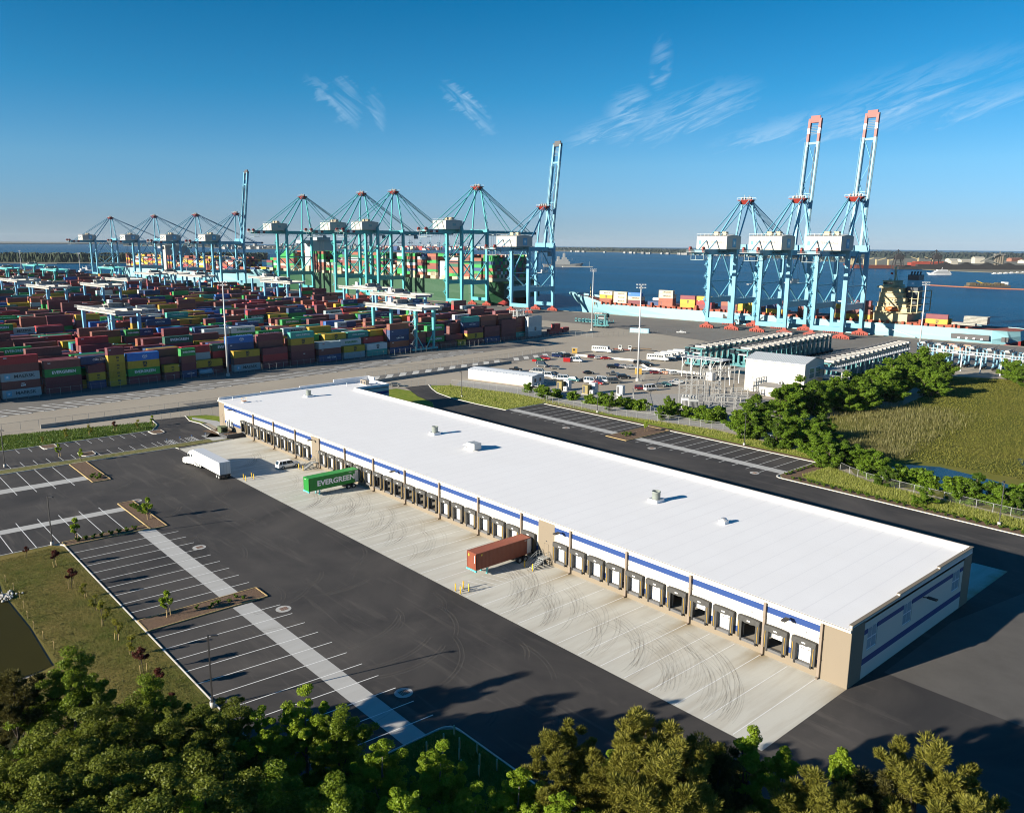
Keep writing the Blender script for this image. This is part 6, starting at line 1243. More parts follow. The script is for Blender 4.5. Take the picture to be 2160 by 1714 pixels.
for i, (wx, offy, w_, h_, z0) in enumerate(((-143, 45, 4.5, 2.2, 0), (-138.5, 52, 7, 5.2, 0.5))):
    p = Vector((wx, rail_y(wx), 0))+E2*offy
    b = mb(mat('pipe_bundle', (0.40, 0.39, 0.34), 0.6, 0.6, 1.2, col2=(0.14, 0.15, 0.15))); n = int(w_/0.75)
    for r in range(int(h_/0.75)):
        for c in range(n): b.tube((0, c*0.75, 0.4+r*0.75), (12.5, c*0.75, 0.4+r*0.75), 0.36, 7)
    o = b.build('pipe_bundle', None, (p.x, p.y, -3.2+12.05+z0), QA); tag(o, ['low bundle of grey pipes on the ship deck by the quay side', 'high bundle of grey pipes on the ship deck behind the low one'][i], 'pipes')
b = mb(M_TRUCK); b.smooth = True; b.tube((-356, 0, 0), (-350, 0, 0), 1.2, 12); o = b.build('deck_tank', None, (0, 0, 0)); 
for v in o.data.vertices: v.co.y += rail_y(-352)+48; v.co.z += -3.2+16.4
tag(o, 'white horizontal tank among the deck containers of the pale blue ship', 'tank')
# -- big green ship and the far pale blue ship: containers as massed stacks
def mass_load(name, xs, rows, off0, zdeck, heights, cols, wts, lab, seedv):
    r_ = random.Random(seedv); b = mb()
    for i, wx in enumerate(xs):
        for row in range(rows):
            h = heights(i, row, r_)
            for t_ in range(h):
                b.use(CMS[r_.choices(cols, wts)[0]]); p = Vector((wx, rail_y(wx), 0))+E2*(off0+row*2.52); q = p+E1*C40; w_ = E2*2.44; z0, z1 = -3.2+zdeck+t_*CH, -3.2+zdeck+(t_+1)*CH-0.05
                if row > 0 and t_ < h-1 and row < rows-1 and i not in (0, len(xs)-1): 
                    if r_.random() < 0.3: continue
                A = [p, q, q+w_, p+w_]; b.add([(v.x, v.y, z) for z in (z0, z1) for v in A], [(4,5,6,7),(0,1,5,4),(1,2,6,5),(2,3,7,6),(3,0,4,7)])
    return stuff(b.build(name), lab, 'containers')
S2 = ship_frame('container_ship', 'huge dark green container ship loaded high behind the tall teal cranes', -704, 71.0, QA+pi)
hull(S2, 400, 58.0, 23.5, M_HULLG, M_BOOT, 7.0)
b = mb(mat('transom_dark_green', (0.012, 0.055, 0.03), 0.6)); b.box(-200.6, -24, 9, -200.2, 24, 22); b.build('transom', S2)
OBJ('hull_lettering', text_me('TOKYO', 2.2, M_LWHITE, 0.03), S2, (-200.7, -8, 14), -pi/2)
b = mb(mat('lashing_cream', (0.48, 0.42, 0.28), 0.7, 0.5, 0.8)); [b.box(-182+i*14.9-0.4, -28, 23.2, -190+i*14.9+0.4, 28, 30.5 if i % 2 else 27) for i in range(25)]; b.build('lashing_bridge', S2)
b = mb(mat('bridge_grey_white', (0.42, 0.45, 0.47), 0.6)); b.box(106, -17, 23, 117, 17, 58); b.box(107, -29, 55, 115, 29, 58.5); b.box(104, -9, 58.5, 114, 9, 62); b.build('bridge_tower', S2)
b = mb(mat('lashing_cream', (0.48, 0.42, 0.28), 0.7)); b.box(-128, -16, 23, -112, 16, 45); b.use(M_CURB); b.box(-124, 16.1, 23, -114, 24, 40); b.build('funnel_casing', S2)
b = mb(M_HOUSE); b.bar((172, 0, 28), (172, 0, 44), 1.0); b.build('fore_mast', S2)
gx = [x for x in [-884+i*14.9 for i in range(25)] if not (-829 < x < -806 or -598 < x < -576)]
mass_load('ship_containers', gx, 20, 43.0, 26.5, lambda i, row, r: max(2, min(7, 7-(3 if i < 2 else 0)-(i in (6, 7, 13, 18))*r.randint(1, 4)-r.randint(0, 1))), ['green', 'rust', 'brown', 'maroon', 'navy', 'white', 'cream', 'grey', 'forest'], [34, 30, 14, 6, 6, 3, 4, 3, 8], 'massed green and rust containers stacked on the huge green ship', 5)
S3 = ship_frame('container_ship', 'far pale blue container ship loaded with yellow and rust containers behind the far cranes', -1105, 62.0, QA)
hull(S3, 380, 46.0, 17.0, M_HULLB, M_BOOT, 6.0)
b = mb(M_HOUSE); b.box(-52, -18, 16, -40, 18, 50); b.box(-52, -23, 46, -44, 23, 49); b.build('bridge_tower', S3)
mass_load('ship_containers', [-1270+i*14.9 for i in range(23) if i not in (8,)], 16, 42.0, 19.5, lambda i, row, r: max(1, min(6, r.randint(4, 6)-(4 if i > 19 else 0)-(i in (9, 10, 16))*2)), ['yellow', 'rust', 'brown', 'maroon', 'cream', 'white', 'navy', 'red'], [22, 26, 14, 10, 12, 5, 6, 5], 'massed yellow and rust containers on the far pale blue ship', 6)

# ================================================================ COMPOUND BEHIND THE WAREHOUSE
GRPC = 'vehicles in the staff car park'
s_, o_ = 2.695, (950, 650)
def zp(x, y, z=0): return G(o_[0]+x/s_, o_[1]+y/s_, z)
cars = [(372, 356, 'pickup', 'black', 50, 'black pickup alone at the road end of the staff car park'), (520, 332, 'van', 'grey', 20, 'dark grey van parked behind the silver van'), (597, 345, 'sedan', 'grey', 30, 'dark grey sedan beside the silver van'), (480, 365, 'sedan', 'silver', 35, 'silver sedan half hidden by the silver van'), (508, 372, 'van', 'silver', 25, 'silver van among the first cars of the car park'), (560, 393, 'van', 'white', 20, 'white van with black windows beside a dark sedan'), (590, 380, 'sedan', 'black', 20, 'black sedan tucked behind a white van'),
 (650, 410, 'van', 'white', 35, 'white van near the end of the white office cabin'), (605, 405, 'sedan', 'silver', 20, 'silver sedan between two white vans'), (705, 415, 'suv', 'teal', 15, 'teal-grey suv beside the white van'), (770, 415, 'sedan', 'black', 30, 'black sedan between the teal suv and a white van'), (785, 373, 'sedan', 'black', 60, 'black sedan standing alone in the middle of the car park'), (920, 341, 'suv', 'black', 55, 'black suv beside the silver sedan'), (950, 333, 'sedan', 'navy', 50, 'navy sedan behind the black suv'), (922, 381, 'pickup', 'grey', 50, 'dark grey pickup in the middle row'), (985, 400, 'big_suv', 'black', 60, 'large black suv by the foot of the tall light mast'), (990, 337, 'sedan', 'silver', 55, 'silver sedan in the back row'), (1028, 344, 'pickup', 'silver', 55, 'silver pickup in the back row'),
 (1075, 318, 'big_suv', 'black', 55, 'large black suv by the light mast in the back row'), (1118, 325, 'big_suv', 'black', 30, 'black suv at the end of the back row'), (1100, 355, 'sedan', 'white', 40, 'white sedan behind the yellow box by the mast'), (1165, 372, 'sedan', 'maroon', 55, 'maroon sedan near the orange barrels'), (1215, 365, 'sedan', 'silver', 55, 'silver sedan beside the orange barrels'), (1275, 376, 'sedan', 'silver', 55, 'silver sedan next to the barrels, apart from the row'), (1370, 398, 'suv', 'black', 60, 'black suv parked near the substation'), (1485, 398, 'suv', 'silver', 55, 'silver suv parked closest to the boxy white building'),
 (808, 284, 'suv', 'maroon', 55, 'maroon suv in the row along the far barrier'), (845, 288, 'sedan', 'silver', 55, 'silver sedan in the row along the far barrier'), (882, 290, 'sedan', 'red', 55, 'red sedan in the row along the far barrier'), (605, 278, 'suv', 'navy', 45, 'navy suv in the cluster by the haul road'), (625, 272, 'suv', 'black', 30, 'black suv in the cluster by the haul road'), (670, 276, 'suv', 'black', 60, 'black suv beside the red skip'), (718, 304, 'van', 'white', 25, 'white van beside the red skip'), (540, 292, 'suv', 'red', 35, 'bright red suv by the haul road fence'), (505, 297, 'sedan', 'green', 30, 'green sedan beside the bright red suv'),
 (800, 425, 'van', 'white', 25, 'white van in the front row behind the cabinets'), (870, 420, 'van', 'white', 30, 'second white van in the front row behind the cabinets'), (930, 425, 'van', 'grey', 60, 'dark grey van beside the white van in the front row'), (835, 432, 'sedan', 'red', 30, 'red sedan between the two white vans'), (1140, 466, 'van', 'white', 70, 'white van with maroon trim by the substation fence'), (1080, 463, 'suv', 'maroon', 40, 'maroon suv beside the white van by the substation'), (1190, 445, 'sedan', 'grey', 35, 'grey sedan behind the substation fence'), (1225, 440, 'sedan', 'teal', 35, 'teal sedan behind the substation fence'), (1262, 434, 'sedan', 'silver', 35, 'silver sedan behind the substation fence'), (1290, 424, 'sedan', 'silver', 35, 'silver sedan at the end behind the substation fence')]
for x, y, k, c, a, lab in cars:
    p = zp(x, y); car(k, c, p.x, p.y, RAD(a+rc.uniform(-4, 4)), lab, GRPC, 'van' if k == 'van' else 'pickup' if k == 'pickup' else 'car')
p = G(1437, 703); car('pickup', 'white', p.x, p.y, RAD(45), 'white service truck crossing the quay apron', cat='truck')
# buses
M_BUSW = mat('bus_white', (0.60, 0.60, 0.57), 0.4)
def bus(x, y, a, lab, blue=False):
    t = thing('bus', lab, 'bus', (x, y, 0), a, 'white crew buses')
    b = mb(M_BUSW); pr = [(-5.2, .55), (-5.2, 2.9), (-4.9, 3.15), (3.2, 3.15), (3.5, 2.9), (3.7, 1.75), (4.9, 1.6), (5.2, 1.3), (5.2, .55)]
    b.loft([[(xx, y_, 1.8+(z-1.8)*k) for xx, z in pr] for y_, k in ((-1.2, .95), (-1.1, 1), (1.1, 1), (1.2, .95))]); b.build('body', t)
    for sg in (-1, 1):
        for i in range(7): b = mb(M_GLASS); b.box(-4.8+i*1.1, sg*1.19-0.02, 1.9, -3.95+i*1.1, sg*1.19+0.02, 2.65); b.build('window', t)
    b = mb(M_GLASS); b.box(3.5, -1.0, 1.9, 3.66, 1.0, 2.8); b.build('windscreen', t)
    if blue: b = mb(PAINT['navy']); b.box(3.75, -1.0, 0.7, 5.25, 1.0, 1.5); b.build('bonnet', t)
    for xx in (-3.2, 3.6):
        for sg in (-1, 1): wheel(t, xx, sg*1.0, .44, (0.44, 0.30))
for i, (x, y, a) in enumerate(((862, 250, 20), (1180, 298, 25), (1222, 290, 25), (1256, 283, 25), (1292, 276, 25), (1325, 270, 25))):
    p = zp(x, y); bus(p.x, p.y, RAD(a), 'white crew bus standing alone by two yard tractors' if i == 0 else 'white crew bus in the row of buses beside the parked carriers', i > 0)
def yard_tractor(x, y, a, lab):
    t = thing('yard_tractor', lab, 'tractor', (x, y, 0), a)
    b = mb(mat('tractor_frame_red', (0.22, 0.05, 0.03), 0.6)); b.box(-3, -.6, .6, 2.6, .6, .95); b.build('frame', t); b = mb(M_BUSW); b.box(.6, -1.0, .95, 2.3, .4, 2.9); b.build('cab', t); b = mb(M_GLASS); b.box(2.3, -.9, 1.9, 2.34, .3, 2.7); b.box(.8, -1.03, 1.9, 2.1, -1.0, 2.7); b.build('window', t)
    for xx in (-2.2, 1.9):
        for sg in (-1, 1): wheel(t, xx, sg*1.0, .52, (0.52, 0.32))
for i, (x, y) in enumerate(((950, 240), (1003, 243))): p = zp(x, y); yard_tractor(p.x, p.y, RAD(30+i*8), ['yard tractor with white cab beside the lone crew bus', 'yard tractor with white cab hitched to a low flatbed'][i])
p = zp(1075, 240); t = thing('flatbed_trailer', 'low empty rusty flatbed trailer behind the yard tractor', 'trailer', (p.x, p.y, 0), RAD(30)); b = mb(mat('flatbed_rust', (0.17, 0.11, 0.06), 0.8)); b.box(-6, -1.2, .95, 6, 1.2, 1.2); b.build('bed', t); [wheel(t, xx, yy, .44, (0.44, 0.30)) for xx in (-5, -3.8) for yy in (-.9, .9)]
p = zp(663, 303); b = mb(PAINT['red']); b.prism([(-1.6, -1), (1.6, -1), (1.6, 1), (-1.6, 1)], 0, 1.7); b.box(-1.75, -1.1, 1.7, 1.75, 1.1, 1.85); tag(b.build('skip', None, p, 0.6), 'red metal skip beside a white van by the haul road', 'skip')
p = zp(478, 302); b = mb(PAINT['red']); b.box(-1, -.6, 0, 1, .6, .9); b.box(-1.1, -.7, .9, 1.1, .7, 1.0); tag(b.build('barrier_box', None, p, 0.6), 'small red box at the road edge beside the green sedan', 'box')
for x, y, lab in ((706, 253, 'yellow portable booth beside the far row of cars'), (1068, 372, 'yellow portable booth at the foot of the tall light mast')):
    p = zp(x, y); b = mb(mat('booth_yellow', (0.48, 0.30, 0.06), 0.6)); b.box(-1.3, -1.1, 0, 1.3, 1.1, 2.6); b.use(M_GALV); b.box(-1.45, -1.25, 2.6, 1.45, 1.25, 2.75); b.use(M_GLASS); b.box(-.8, -1.13, 1.2, .2, -1.101, 2.1); tag(b.build('booth', None, p, 0.8), lab, 'booth')
for i in range(4): p = zp(1205+i*9, 372); b = mb(mat('barrel_orange', (0.60, 0.20, 0.06), 0.6)); b.tube((0, 0, 0), (0, 0, 1.0), .3, 10, .24); b.use(M_LWHITE); b.tube((0, 0, .35), (0, 0, .55), .285, 10, .27); tag(b.build('traffic_barrel', None, p), 'orange and white traffic barrel in the short row between sedans', 'barrel', 'traffic barrels')
p = G(1360, 702); b = mb(mat('box_pale_blue', (0.30, 0.50, 0.60), 0.5)); b.box(0, -1.22, 0, 12.2, 1.22, 2.6); [b.box(i*0.61, -1.25, 0.1, i*0.61+0.25, -1.22, 2.5) for i in range(20)]; tag(b.build('loose_container', None, (p.x-9, p.y-3, 0), RAD(20)), 'pale blue container on the quay apron by the fence', 'container')
# white office cabin row
t = thing('office_cabin', 'long low white modular office cabin at the end of the haul road', 'cabin', (-213.6, 110.6, 0), RAD(13))
M_CAB = mat('cabin_white', (0.56, 0.56, 0.55), 0.6, 0.1, 0.5)
b = mb(M_CAB); b.box(0, 0, 0.4, 31, 8.5, 4.2); b.build('wall', t)
b = mb(mat('cabin_roof', (0.62, 0.65, 0.68), 0.5)); b.add([(-.2, -.2, 4.2), (31.2, -.2, 4.2), (31.2, 8.7, 4.2), (-.2, 8.7, 4.2), (-.2, 4.25, 4.7), (31.2, 4.25, 4.7)], [(0,1,5,4),(2,3,4,5),(1,2,5),(3,0,4)]); [b.box(i*1.55, -.1, 4.21, i*1.55+.1, 4.2, 4.34) for i in range(21)]; b.build('roof', t)
b = mb(mat('cabin_skirt', (0.40, 0.33, 0.28), 0.8)); b.box(.05, .05, 0, 30.9, 8.4, .4); b.build('skirt', t)
for i in range(28): b = mb(mat('vent_red', (0.40, 0.18, 0.15), 0.7)); b.box(5+i*.88, -.04, 2.2, 5.35+i*.88, 0, 2.4); b.build('vent', t)
for y in (2.5, 6): b = mb(M_GLASS); b.box(31.0, y-.9, 1.8, 31.05, y+.3, 3.1); b.build('window', t)
b = mb(M_STEEL); b.box(31.06, 1, .4, 33, 7.5, .55); [b.bar((33, y, 0), (33, y, 1.6), .08) for y in (1, 3, 5, 7.4)]; b.bar((33, 1, 1.6), (33, 7.4, 1.6), .08); b.build('porch', t)
# cabinets on the gravel
for i, (x, y, c, w_, h_) in enumerate(((625, 465, 'olive', 2.2, 3.4), (665, 462, 'pale', 2.4, 3.6), (655, 468, 'white', 1.4, 1.6), (605, 495, 'green', 2.2, 2.4), (772, 487, 'olive', 2.2, 3.4), (812, 480, 'pale', 2.6, 3.8), (805, 490, 'white', 1.4, 1.6), (968, 490, 'pale', 2.4, 3.4), (960, 512, 'white', 1.4, 1.6), (530, 485, 'green', 1.6, 1.8))):
    p = zp(x, y); b = mb(mat('cabinet_'+c, dict(olive=(.24, .19, .06), pale=(.50, .54, .56), white=(.6, .6, .6), green=(.10, .16, .15))[c], .6, .2, 1)); b.box(-w_/2, -w_/2.4, .15, w_/2, w_/2.4, h_); b.use(M_STRIP); b.box(-w_/2-.3, -w_/2.4-.3, 0, w_/2+.3, w_/2.4+.3, .149); b.use(M_DARK); b.box(-w_/2+.2, -w_/2.4-.02, .5, -.05, -w_/2.4-.001, h_-.4)
    tag(b.build('equipment_cabinet', None, p, RAD(12)), ['olive cabinet beside a tall pale one near the office cabin', 'tall pale cabinet of the pair near the office cabin', 'low white cabinet in front of the pale one near the office cabin', 'low green cabinet on the gravel by the fence', 'olive cabinet in the middle of the gravel compound', 'tall pale cabinet in the middle of the gravel compound', 'low white cabinet in the middle of the gravel compound', 'tall pale cabinet behind the bushy sapling', 'low white cabinet behind the bushy sapling', 'small green cabinet at the end of the office cabin'][i], 'cabinet')
# boxy white building
t = thing('boxy_building', 'tall boxy white building with shallow pitched metal roof behind the substation', 'building', (-128.5, 176.5, 0), RAD(6))
M_PREC = mat('precast_white', (0.50, 0.48, 0.44), 0.8, 0.35, 0.5, col2=(0.40, 0.37, 0.33)); BX, BY, BH = 23.0, 17.0, 12.2
b = mb(M_PREC); b.box(0, 0, 0, BX, BY, BH); b.add([(0, 0, BH), (BX, 0, BH), (BX, BY, BH), (0, BY, BH), (0, BY/2, BH+1.7), (BX, BY/2, BH+1.7)], [(1,2,5),(3,0,4)]); b.build('wall', t)
b = mb(mat('metal_roof_grey', (0.50, 0.53, 0.55), 0.45)); b.add([(-.3, -.5, BH-.02), (BX+.3, -.5, BH-.02), (BX+.3, BY+.5, BH-.02), (-.3, BY+.5, BH-.02), (-.3, BY/2, BH+1.85), (BX+.3, BY/2, BH+1.85)], [(0,1,5,4),(2,3,4,5)]); [b.bar((i*.77, -.5, BH+.03), (i*.77, BY/2, BH+1.9), .08) for i in range(31)]; b.build('roof', t)
b = mb(mat('gutter_white', (0.6, 0.6, 0.6), 0.5)); b.box(-.3, -.7, BH-.4, BX+.3, -.5, BH-.02); b.box(BX*.48, -.06, 0, BX*.48+.12, 0, BH-.4); b.build('gutter', t)
for y in (6.0, 11.5):
    b = mb(M_CURB); b.box(BX+.001, y-2.2, 6.4, BX+.1, y+2.2, 10.4); w_ = b.build('window', t); b = mb(mat('window_green_glass', (0.10, 0.20, 0.20), 0.15)); [b.box(BX+.101, y-2.05+i*1.38, 6.55+j*1.9, BX+.13, y-.75+i*1.38, 8.3+j*1.9) for i in range(3) for j in range(2)]; b.build('pane', w_)
b = mb(M_GALV); b.tube((14.5, -1.0, 4.6), (14.5, 0, 4.6), .75, 14); b.use(M_DARK); b.tube((14.5, -1.02, 4.6), (14.5, -1.0, 4.6), .5, 14); b.build('fan_outlet', t)
b = mb(M_GALV); b.box(2.9, -.1, 0, 3.0, 0, 7.0); b.box(2.9, -.1, 7.0, .6, 0, 7.1); b.box(2.6, -.4, 5.2, 3.3, 0, 5.6); b.build('conduit', t)
b = mb(M_PREC); b.box(8.5, -5.5, 0, 17.5, -.02, 3.4); b.use(mat('lean_to_roof', (0.22, 0.21, 0.20), 0.6)); b.add([(8.2, -6, 3.41), (17.8, -6, 3.41), (17.8, -.02, 4.2), (8.2, -.02, 4.2)], [(0,1,2,3)]); b.build('lean_to', t)
b = mb(M_CAB); b.add([(-9, 5, 6.4), (-.1, 5, 6.9), (-.1, 13, 6.9), (-9, 13, 6.4)], [(0,1,2,3),(3,2,1,0)]); [b.bar((-8.8, y, 0), (-8.8, y, 6.4), .25) for y in (5.2, 12.8)]; b.build('canopy', t)
b = mb(M_CAB); b.add([(BX+.1, 12, 9.4), (BX+9, 12, 9.0), (BX+9, 20, 9.0), (BX+.1, 20, 9.4)], [(0,1,2,3),(3,2,1,0)]); [b.bar((BX+8.7, y, 0), (BX+8.7, y, 9.0), .3) for y in (12.3, 19.7)]; b.box(BX+.1, 12, 6.2, BX+8.7, 20, 6.4); [b.bar((BX+i*1.4, 11.9, 6.4), (BX+i*1.4, 11.9, 7.5), .08) for i in range(1, 7)]; b.bar((BX, 11.9, 7.5), (BX+8.7, 11.9, 7.5), .08); b.build('side_canopy', t)
# steel maintenance platform beside it
t = thing('service_platform', 'grey steel service platform on columns between the parked carriers and the white building', 'platform', (-146, 187, 0), RAD(6))
for i in range(5):
    for j in range(2): b = mb(M_STEEL); b.bar((-18+i*4.4, j*7, 0), (-18+i*4.4, j*7, 8.0), .3); b.bar((-18+i*4.4, j*7, 4), (-16+i*4.4, j*7, 7.8), .15); b.build('column', t)
b = mb(M_GALV); b.box(-18.5, -.5, 8.0, .5, 7.5, 8.2); b.build('deck', t); b = mb(M_STEEL); [b.bar((-18.5, -.5, 8.2+z), (.5, -.5, 8.2+z), .08) for z in (.6, 1.1)]; [b.bar((-18.5+i*1.9, -.5, 8.2), (-18.5+i*1.9, -.5, 9.3), .08) for i in range(11)]; b.build('guard_rail', t)
b = mb(M_CURB); b.box(-6, -1.5, 0, -3, 1, 3.2); b.build('kiosk', t)
# substation: bus frames, insulator posts, transformers
M_INS = mat('insulator_grey', (0.28, 0.28, 0.275), 0.5)
def bus_frame(x, y, a, n, sp, h, lab):
    t = thing('switchyard_frame', lab, 'switchgear', (x, y, 0), a, 'substation steelwork')
    for i in range(n):
        b = mb(M_INS); b.bar((i*sp, 0, 0), (i*sp, 0, h), .28); b.box(i*sp-.4, -.4, 0, i*sp+.4, .4, .25); b.build('post', t)
    b = mb(M_INS); b.bar((-.5, 0, h), ((n-1)*sp+.5, 0, h), .3); b.bar((-.5, .6, h-1.2), ((n-1)*sp+.5, .6, h-1.2), .14); b.build('beam', t)
    for i in range(2*n-1):
        b = mb(mat('insulator_pale', (0.34, 0.32, 0.30), 0.4)); xx = i*sp/2
        for k in range(5): b.tube((xx, 0, h+.2+k*.28), (xx, 0, h+.32+k*.28), .22, 8)
        b.tube((xx, 0, h), (xx, 0, h+1.6), .09, 6); b.build('insulator', t)
    b = mb(M_STEEL); b.tube((-.5, 0, h+1.65), ((n-1)*sp+.5, 0, h+1.65), .08, 6); b.bar((0, 0, h*.5), (sp, 0, h*.9), .1); b.build('busbar', t)
k6 = 3.624
def zq(x, y): return G(1420+x/k6, 640+y/k6)
for i, (x, y, n, sp, h, a) in enumerate(((40, 785, 3, 4.2, 7.5, 42), (95, 745, 3, 3.6, 9.0, 42), (190, 770, 3, 3.6, 6.0, 42), (225, 710, 3, 3.0, 9.5, 42), (320, 705, 3, 3.2, 9.5, 42), (300, 790, 4, 3.8, 4.5, 42), (400, 770, 3, 3.6, 4.2, 42), (270, 835, 4, 4.0, 3.8, 42), (140, 720, 2, 4, 6.5, 132), (350, 740, 2, 4.5, 5.2, 132))):
    p = zq(x, y); bus_frame(p.x, p.y, RAD(a), n, sp, h, ['tall', 'slim', 'long', 'narrow'][i % 4]+' grey switchyard frame with insulators %s' % ['behind the white transformer', 'left of the transformer pair', 'beside the transformer pair', 'at the back of the substation', 'at the back by the white building', 'in the low middle row', 'near the lean-to', 'along the front fence', 'crossing the first frames', 'crossing the last frames'][i])
for i, (x, y) in enumerate(((95, 800), (150, 810))):
    p = zq(x, y); t = thing('power_transformer', ['white finned transformer on the gravel beside a grey one', 'grey finned transformer on the gravel beside a white one'][i], 'transformer', (p.x, p.y, 0), RAD(40))
    m = mat('transformer_paint%s' % ('_white' if i == 0 else '_grey'), (0.60, 0.60, 0.58) if i == 0 else (0.36, 0.37, 0.37), 0.5, .2, 1); b = mb(m); b.box(-1.6, -1.2, .3, 1.6, 1.2, 3.6); b.build('tank', t); b = mb(m); [b.box(-1.4+j*.4, -2.0, .6, -1.3+j*.4, -1.2, 3.0) for j in range(8)]; b.build('radiator', t)
    b = mb(M_INS); [b.tube((-1+j, 0, 3.6), (-1+j, 0, 5.0), .18, 8, .1) for j in range(3)]; b.build('bushing', t); b = mb(m); b.tube((-1.2, .6, 4.2), (1.2, .6, 4.2), .35, 10); b.build('conservator', t)
fence('compound_fence', [(-206, 96.5), (-180, 104.5), (-149, 100.8), (-128, 103.2), (-111, 107.6), (-94, 112.0), (-80, 109.8), (-66, 106), (-52.6, 97.5), (-46, 93.5), (-40.8, 91.2), (-32.7, 90.2), (-13, 88.8), (40, 88.3), (120, 88)], 2.2, 'long chain link fence between the bright verge and the bushes behind the warehouse', 3.3, z=0, pw=0.1)
fence('gate_fence', [(-210, 92), (-213, 89), (-213.5, 79.5), (-214, 60)], 2.2, 'chain link gate across the rear driveway', 3.0, z=0)
fence('gate_fence', [(-213, -13), (-212, -2), (-210, 8)], 2.2, 'chain link gate at the entrance of the car lot', 3.0, z=0)
fence('road_fence', [(-224.6, -150), (-224.0, -60), (-224.8, -41), (-225.5, 22)], 2.3, 'chain link fence behind the barrier blocks of the haul road', 4.5, z=0)
fence('road_fence', [(-241.6, 80), (-248.5, 154), (-255, 196)], 2.2, 'chain link fence along the painted pads of the haul road', 3.4, z=0)
fence('substation_fence', [(-172, 171), (-150, 137), (-135, 120), (-118, 112)], 2.4, 'chain link fence round the grey substation gravel', 3.2, z=0)
for (a, c) in (((-236, 196), (-205, 205)), ((-205, 205), (-186, 190)), ((-186, 190), (-160, 196))):
    for o in wall_run([a, c], 0.9, 0.6, M_KERB, seg=4.0): tag(o, 'pale concrete barrier block between the car park and the parked carriers', 'barrier', 'pale barrier blocks of the car park')
# ---- straddle carriers parked in rows
M_STEAL = mat('carrier_teal', (0.035, 0.19, 0.21), 0.5, 0.2, 0.5); M_STLB = mat('carrier_blue', (0.10, 0.25, 0.34), 0.5)
def carrier_proto(m, lab):
    t = thing('straddle_carrier', lab, 'straddle carrier')
    for y in (-2.25, 2.25):
        b = mb(m); b.box(-4.6, y-.35, 1.1, 4.6, y+.35, 1.9); b.build('bottom_beam', t)
        for x in (-3.2, 3.2): b = mb(m); b.loft([[(x-a, y-c, z) for a, c in ((w_, .3), (-w_, .3), (-w_, -.3), (w_, -.3))] for z, w_ in ((1.9, .55), (8.6, .3))]); b.build('leg', t)
        b = mb(m); b.box(-4.0, y-.3, 8.3, 4.0, y+.3, 8.8); b.build('top_beam', t)
        for x in (-4.0, -1.4, 1.4, 4.0): wheel(t, x, y, .9, (0.9, 0.5), rim=False)
    b = mb(mat('engine_cover_white', (0.40, 0.385, 0.36), 0.6, .3, 1)); b.box(-4.4, -0.75, 8.9, 1.0, 0.75, 9.7); b.box(-4.6, -1.2, 8.82, -3.6, 1.2, 9.3); b.build('engine_cover', t)
    b = mb(M_DARK); b.box(-3.5, -2.1, 8.805, 1.5, -1.0, 8.95); b.box(-3.5, 1.0, 8.805, 1.5, 2.1, 8.95); b.box(1.6, -1.6, 8.81, 4.4, 1.6, 9.4); [b.bar((x, -1.9, 8.8), (x, -1.9, 10.2), .1) for x in (-4.2, -2, 0, 2, 4.2)]; b.bar((-4.2, -1.9, 10.2), (4.2, -1.9, 10.2), .1); b.build('top_machinery', t)
    b = mb(M_GLASS); b.box(2.6, 2.56, 6.8, 4.4, 3.6, 8.6); b.use(m); b.box(2.5, 2.56, 8.6, 4.5, 3.7, 8.8); b.box(2.5, 2.56, 6.6, 4.5, 3.7, 6.8); b.build('cab', t)
    b = mb(M_YEL if False else M_GALV); b.box(-3.0, -1.2, 6.0, 3.0, 1.2, 6.5); b.build('spreader', t)
    return t
def place_row(m, n, p0, p1, a, lab, first=None):
    pr = carrier_proto(m, lab); pr['group'] = 'straddle carriers parked in rows'
    for i in range(n):
        f = i/(n-1) if n > 1 else 0; x, y = p0[0]+(p1[0]-p0[0])*f, p0[1]+(p1[1]-p0[1])*f
        if i == 0: pr.location = (x, y, 0); pr.rotation_euler = (0, 0, a)
        else: dup(pr, (x, y, 0), a)
place_row(M_STEAL, 17, (-176.5, 213), (-182, 296), QA+pi, 'teal straddle carrier with white top in the row behind the crew buses')
place_row(M_STEAL, 17, (-160, 224), (-167, 308), QA+pi, 'teal straddle carrier with white top in the middle row behind the white building')
place_row(M_STEAL, 18, (-117, 214), (-127, 306), QA+pi, 'teal straddle carrier with white top in the row along the bushy hedge')
place_row(M_STLB, 9, (-119, 316), (-58, 306), QA+pi/2, 'blue-grey straddle carrier in the row facing the marsh')
place_row(M_STEAL, 7, (-46, 305), (-10, 300), QA+pi/2, 'teal straddle carrier at the end of the row facing the marsh')
place_row(M_STEAL, 1, (-322, 309), (0, 0), 0.4, 'lone teal straddle carrier on the open quay apron below a light mast')
t = thing('carrier_walkway', 'grey raised walkway along the row of carriers facing the marsh', 'walkway', (-112, 296, 0), RAD(-4))
b = mb(M_GALV); b.box(0, -1, 7.6, 110, 1, 7.8); b.build('deck', t); b = mb(M_STEEL); [b.bar((0, y, 8.9), (110, y, 8.9), .12) for y in (-1, 1)]; [b.bar((i*2.2, -1, 7.8), (i*2.2, -1, 8.9), .1) for i in range(51)]; b.build('guard_rail', t)
for i in range(14): b = mb(M_GALV); b.bar((1+i*8.2, 0, 0), (1+i*8.2, 0, 7.6), .45); b.build('column', t)
t = thing('carrier_walkway', 'grey raised walkway along the row of carriers behind the hedge', 'walkway', (-109.5, 207, 0), RAD(95))
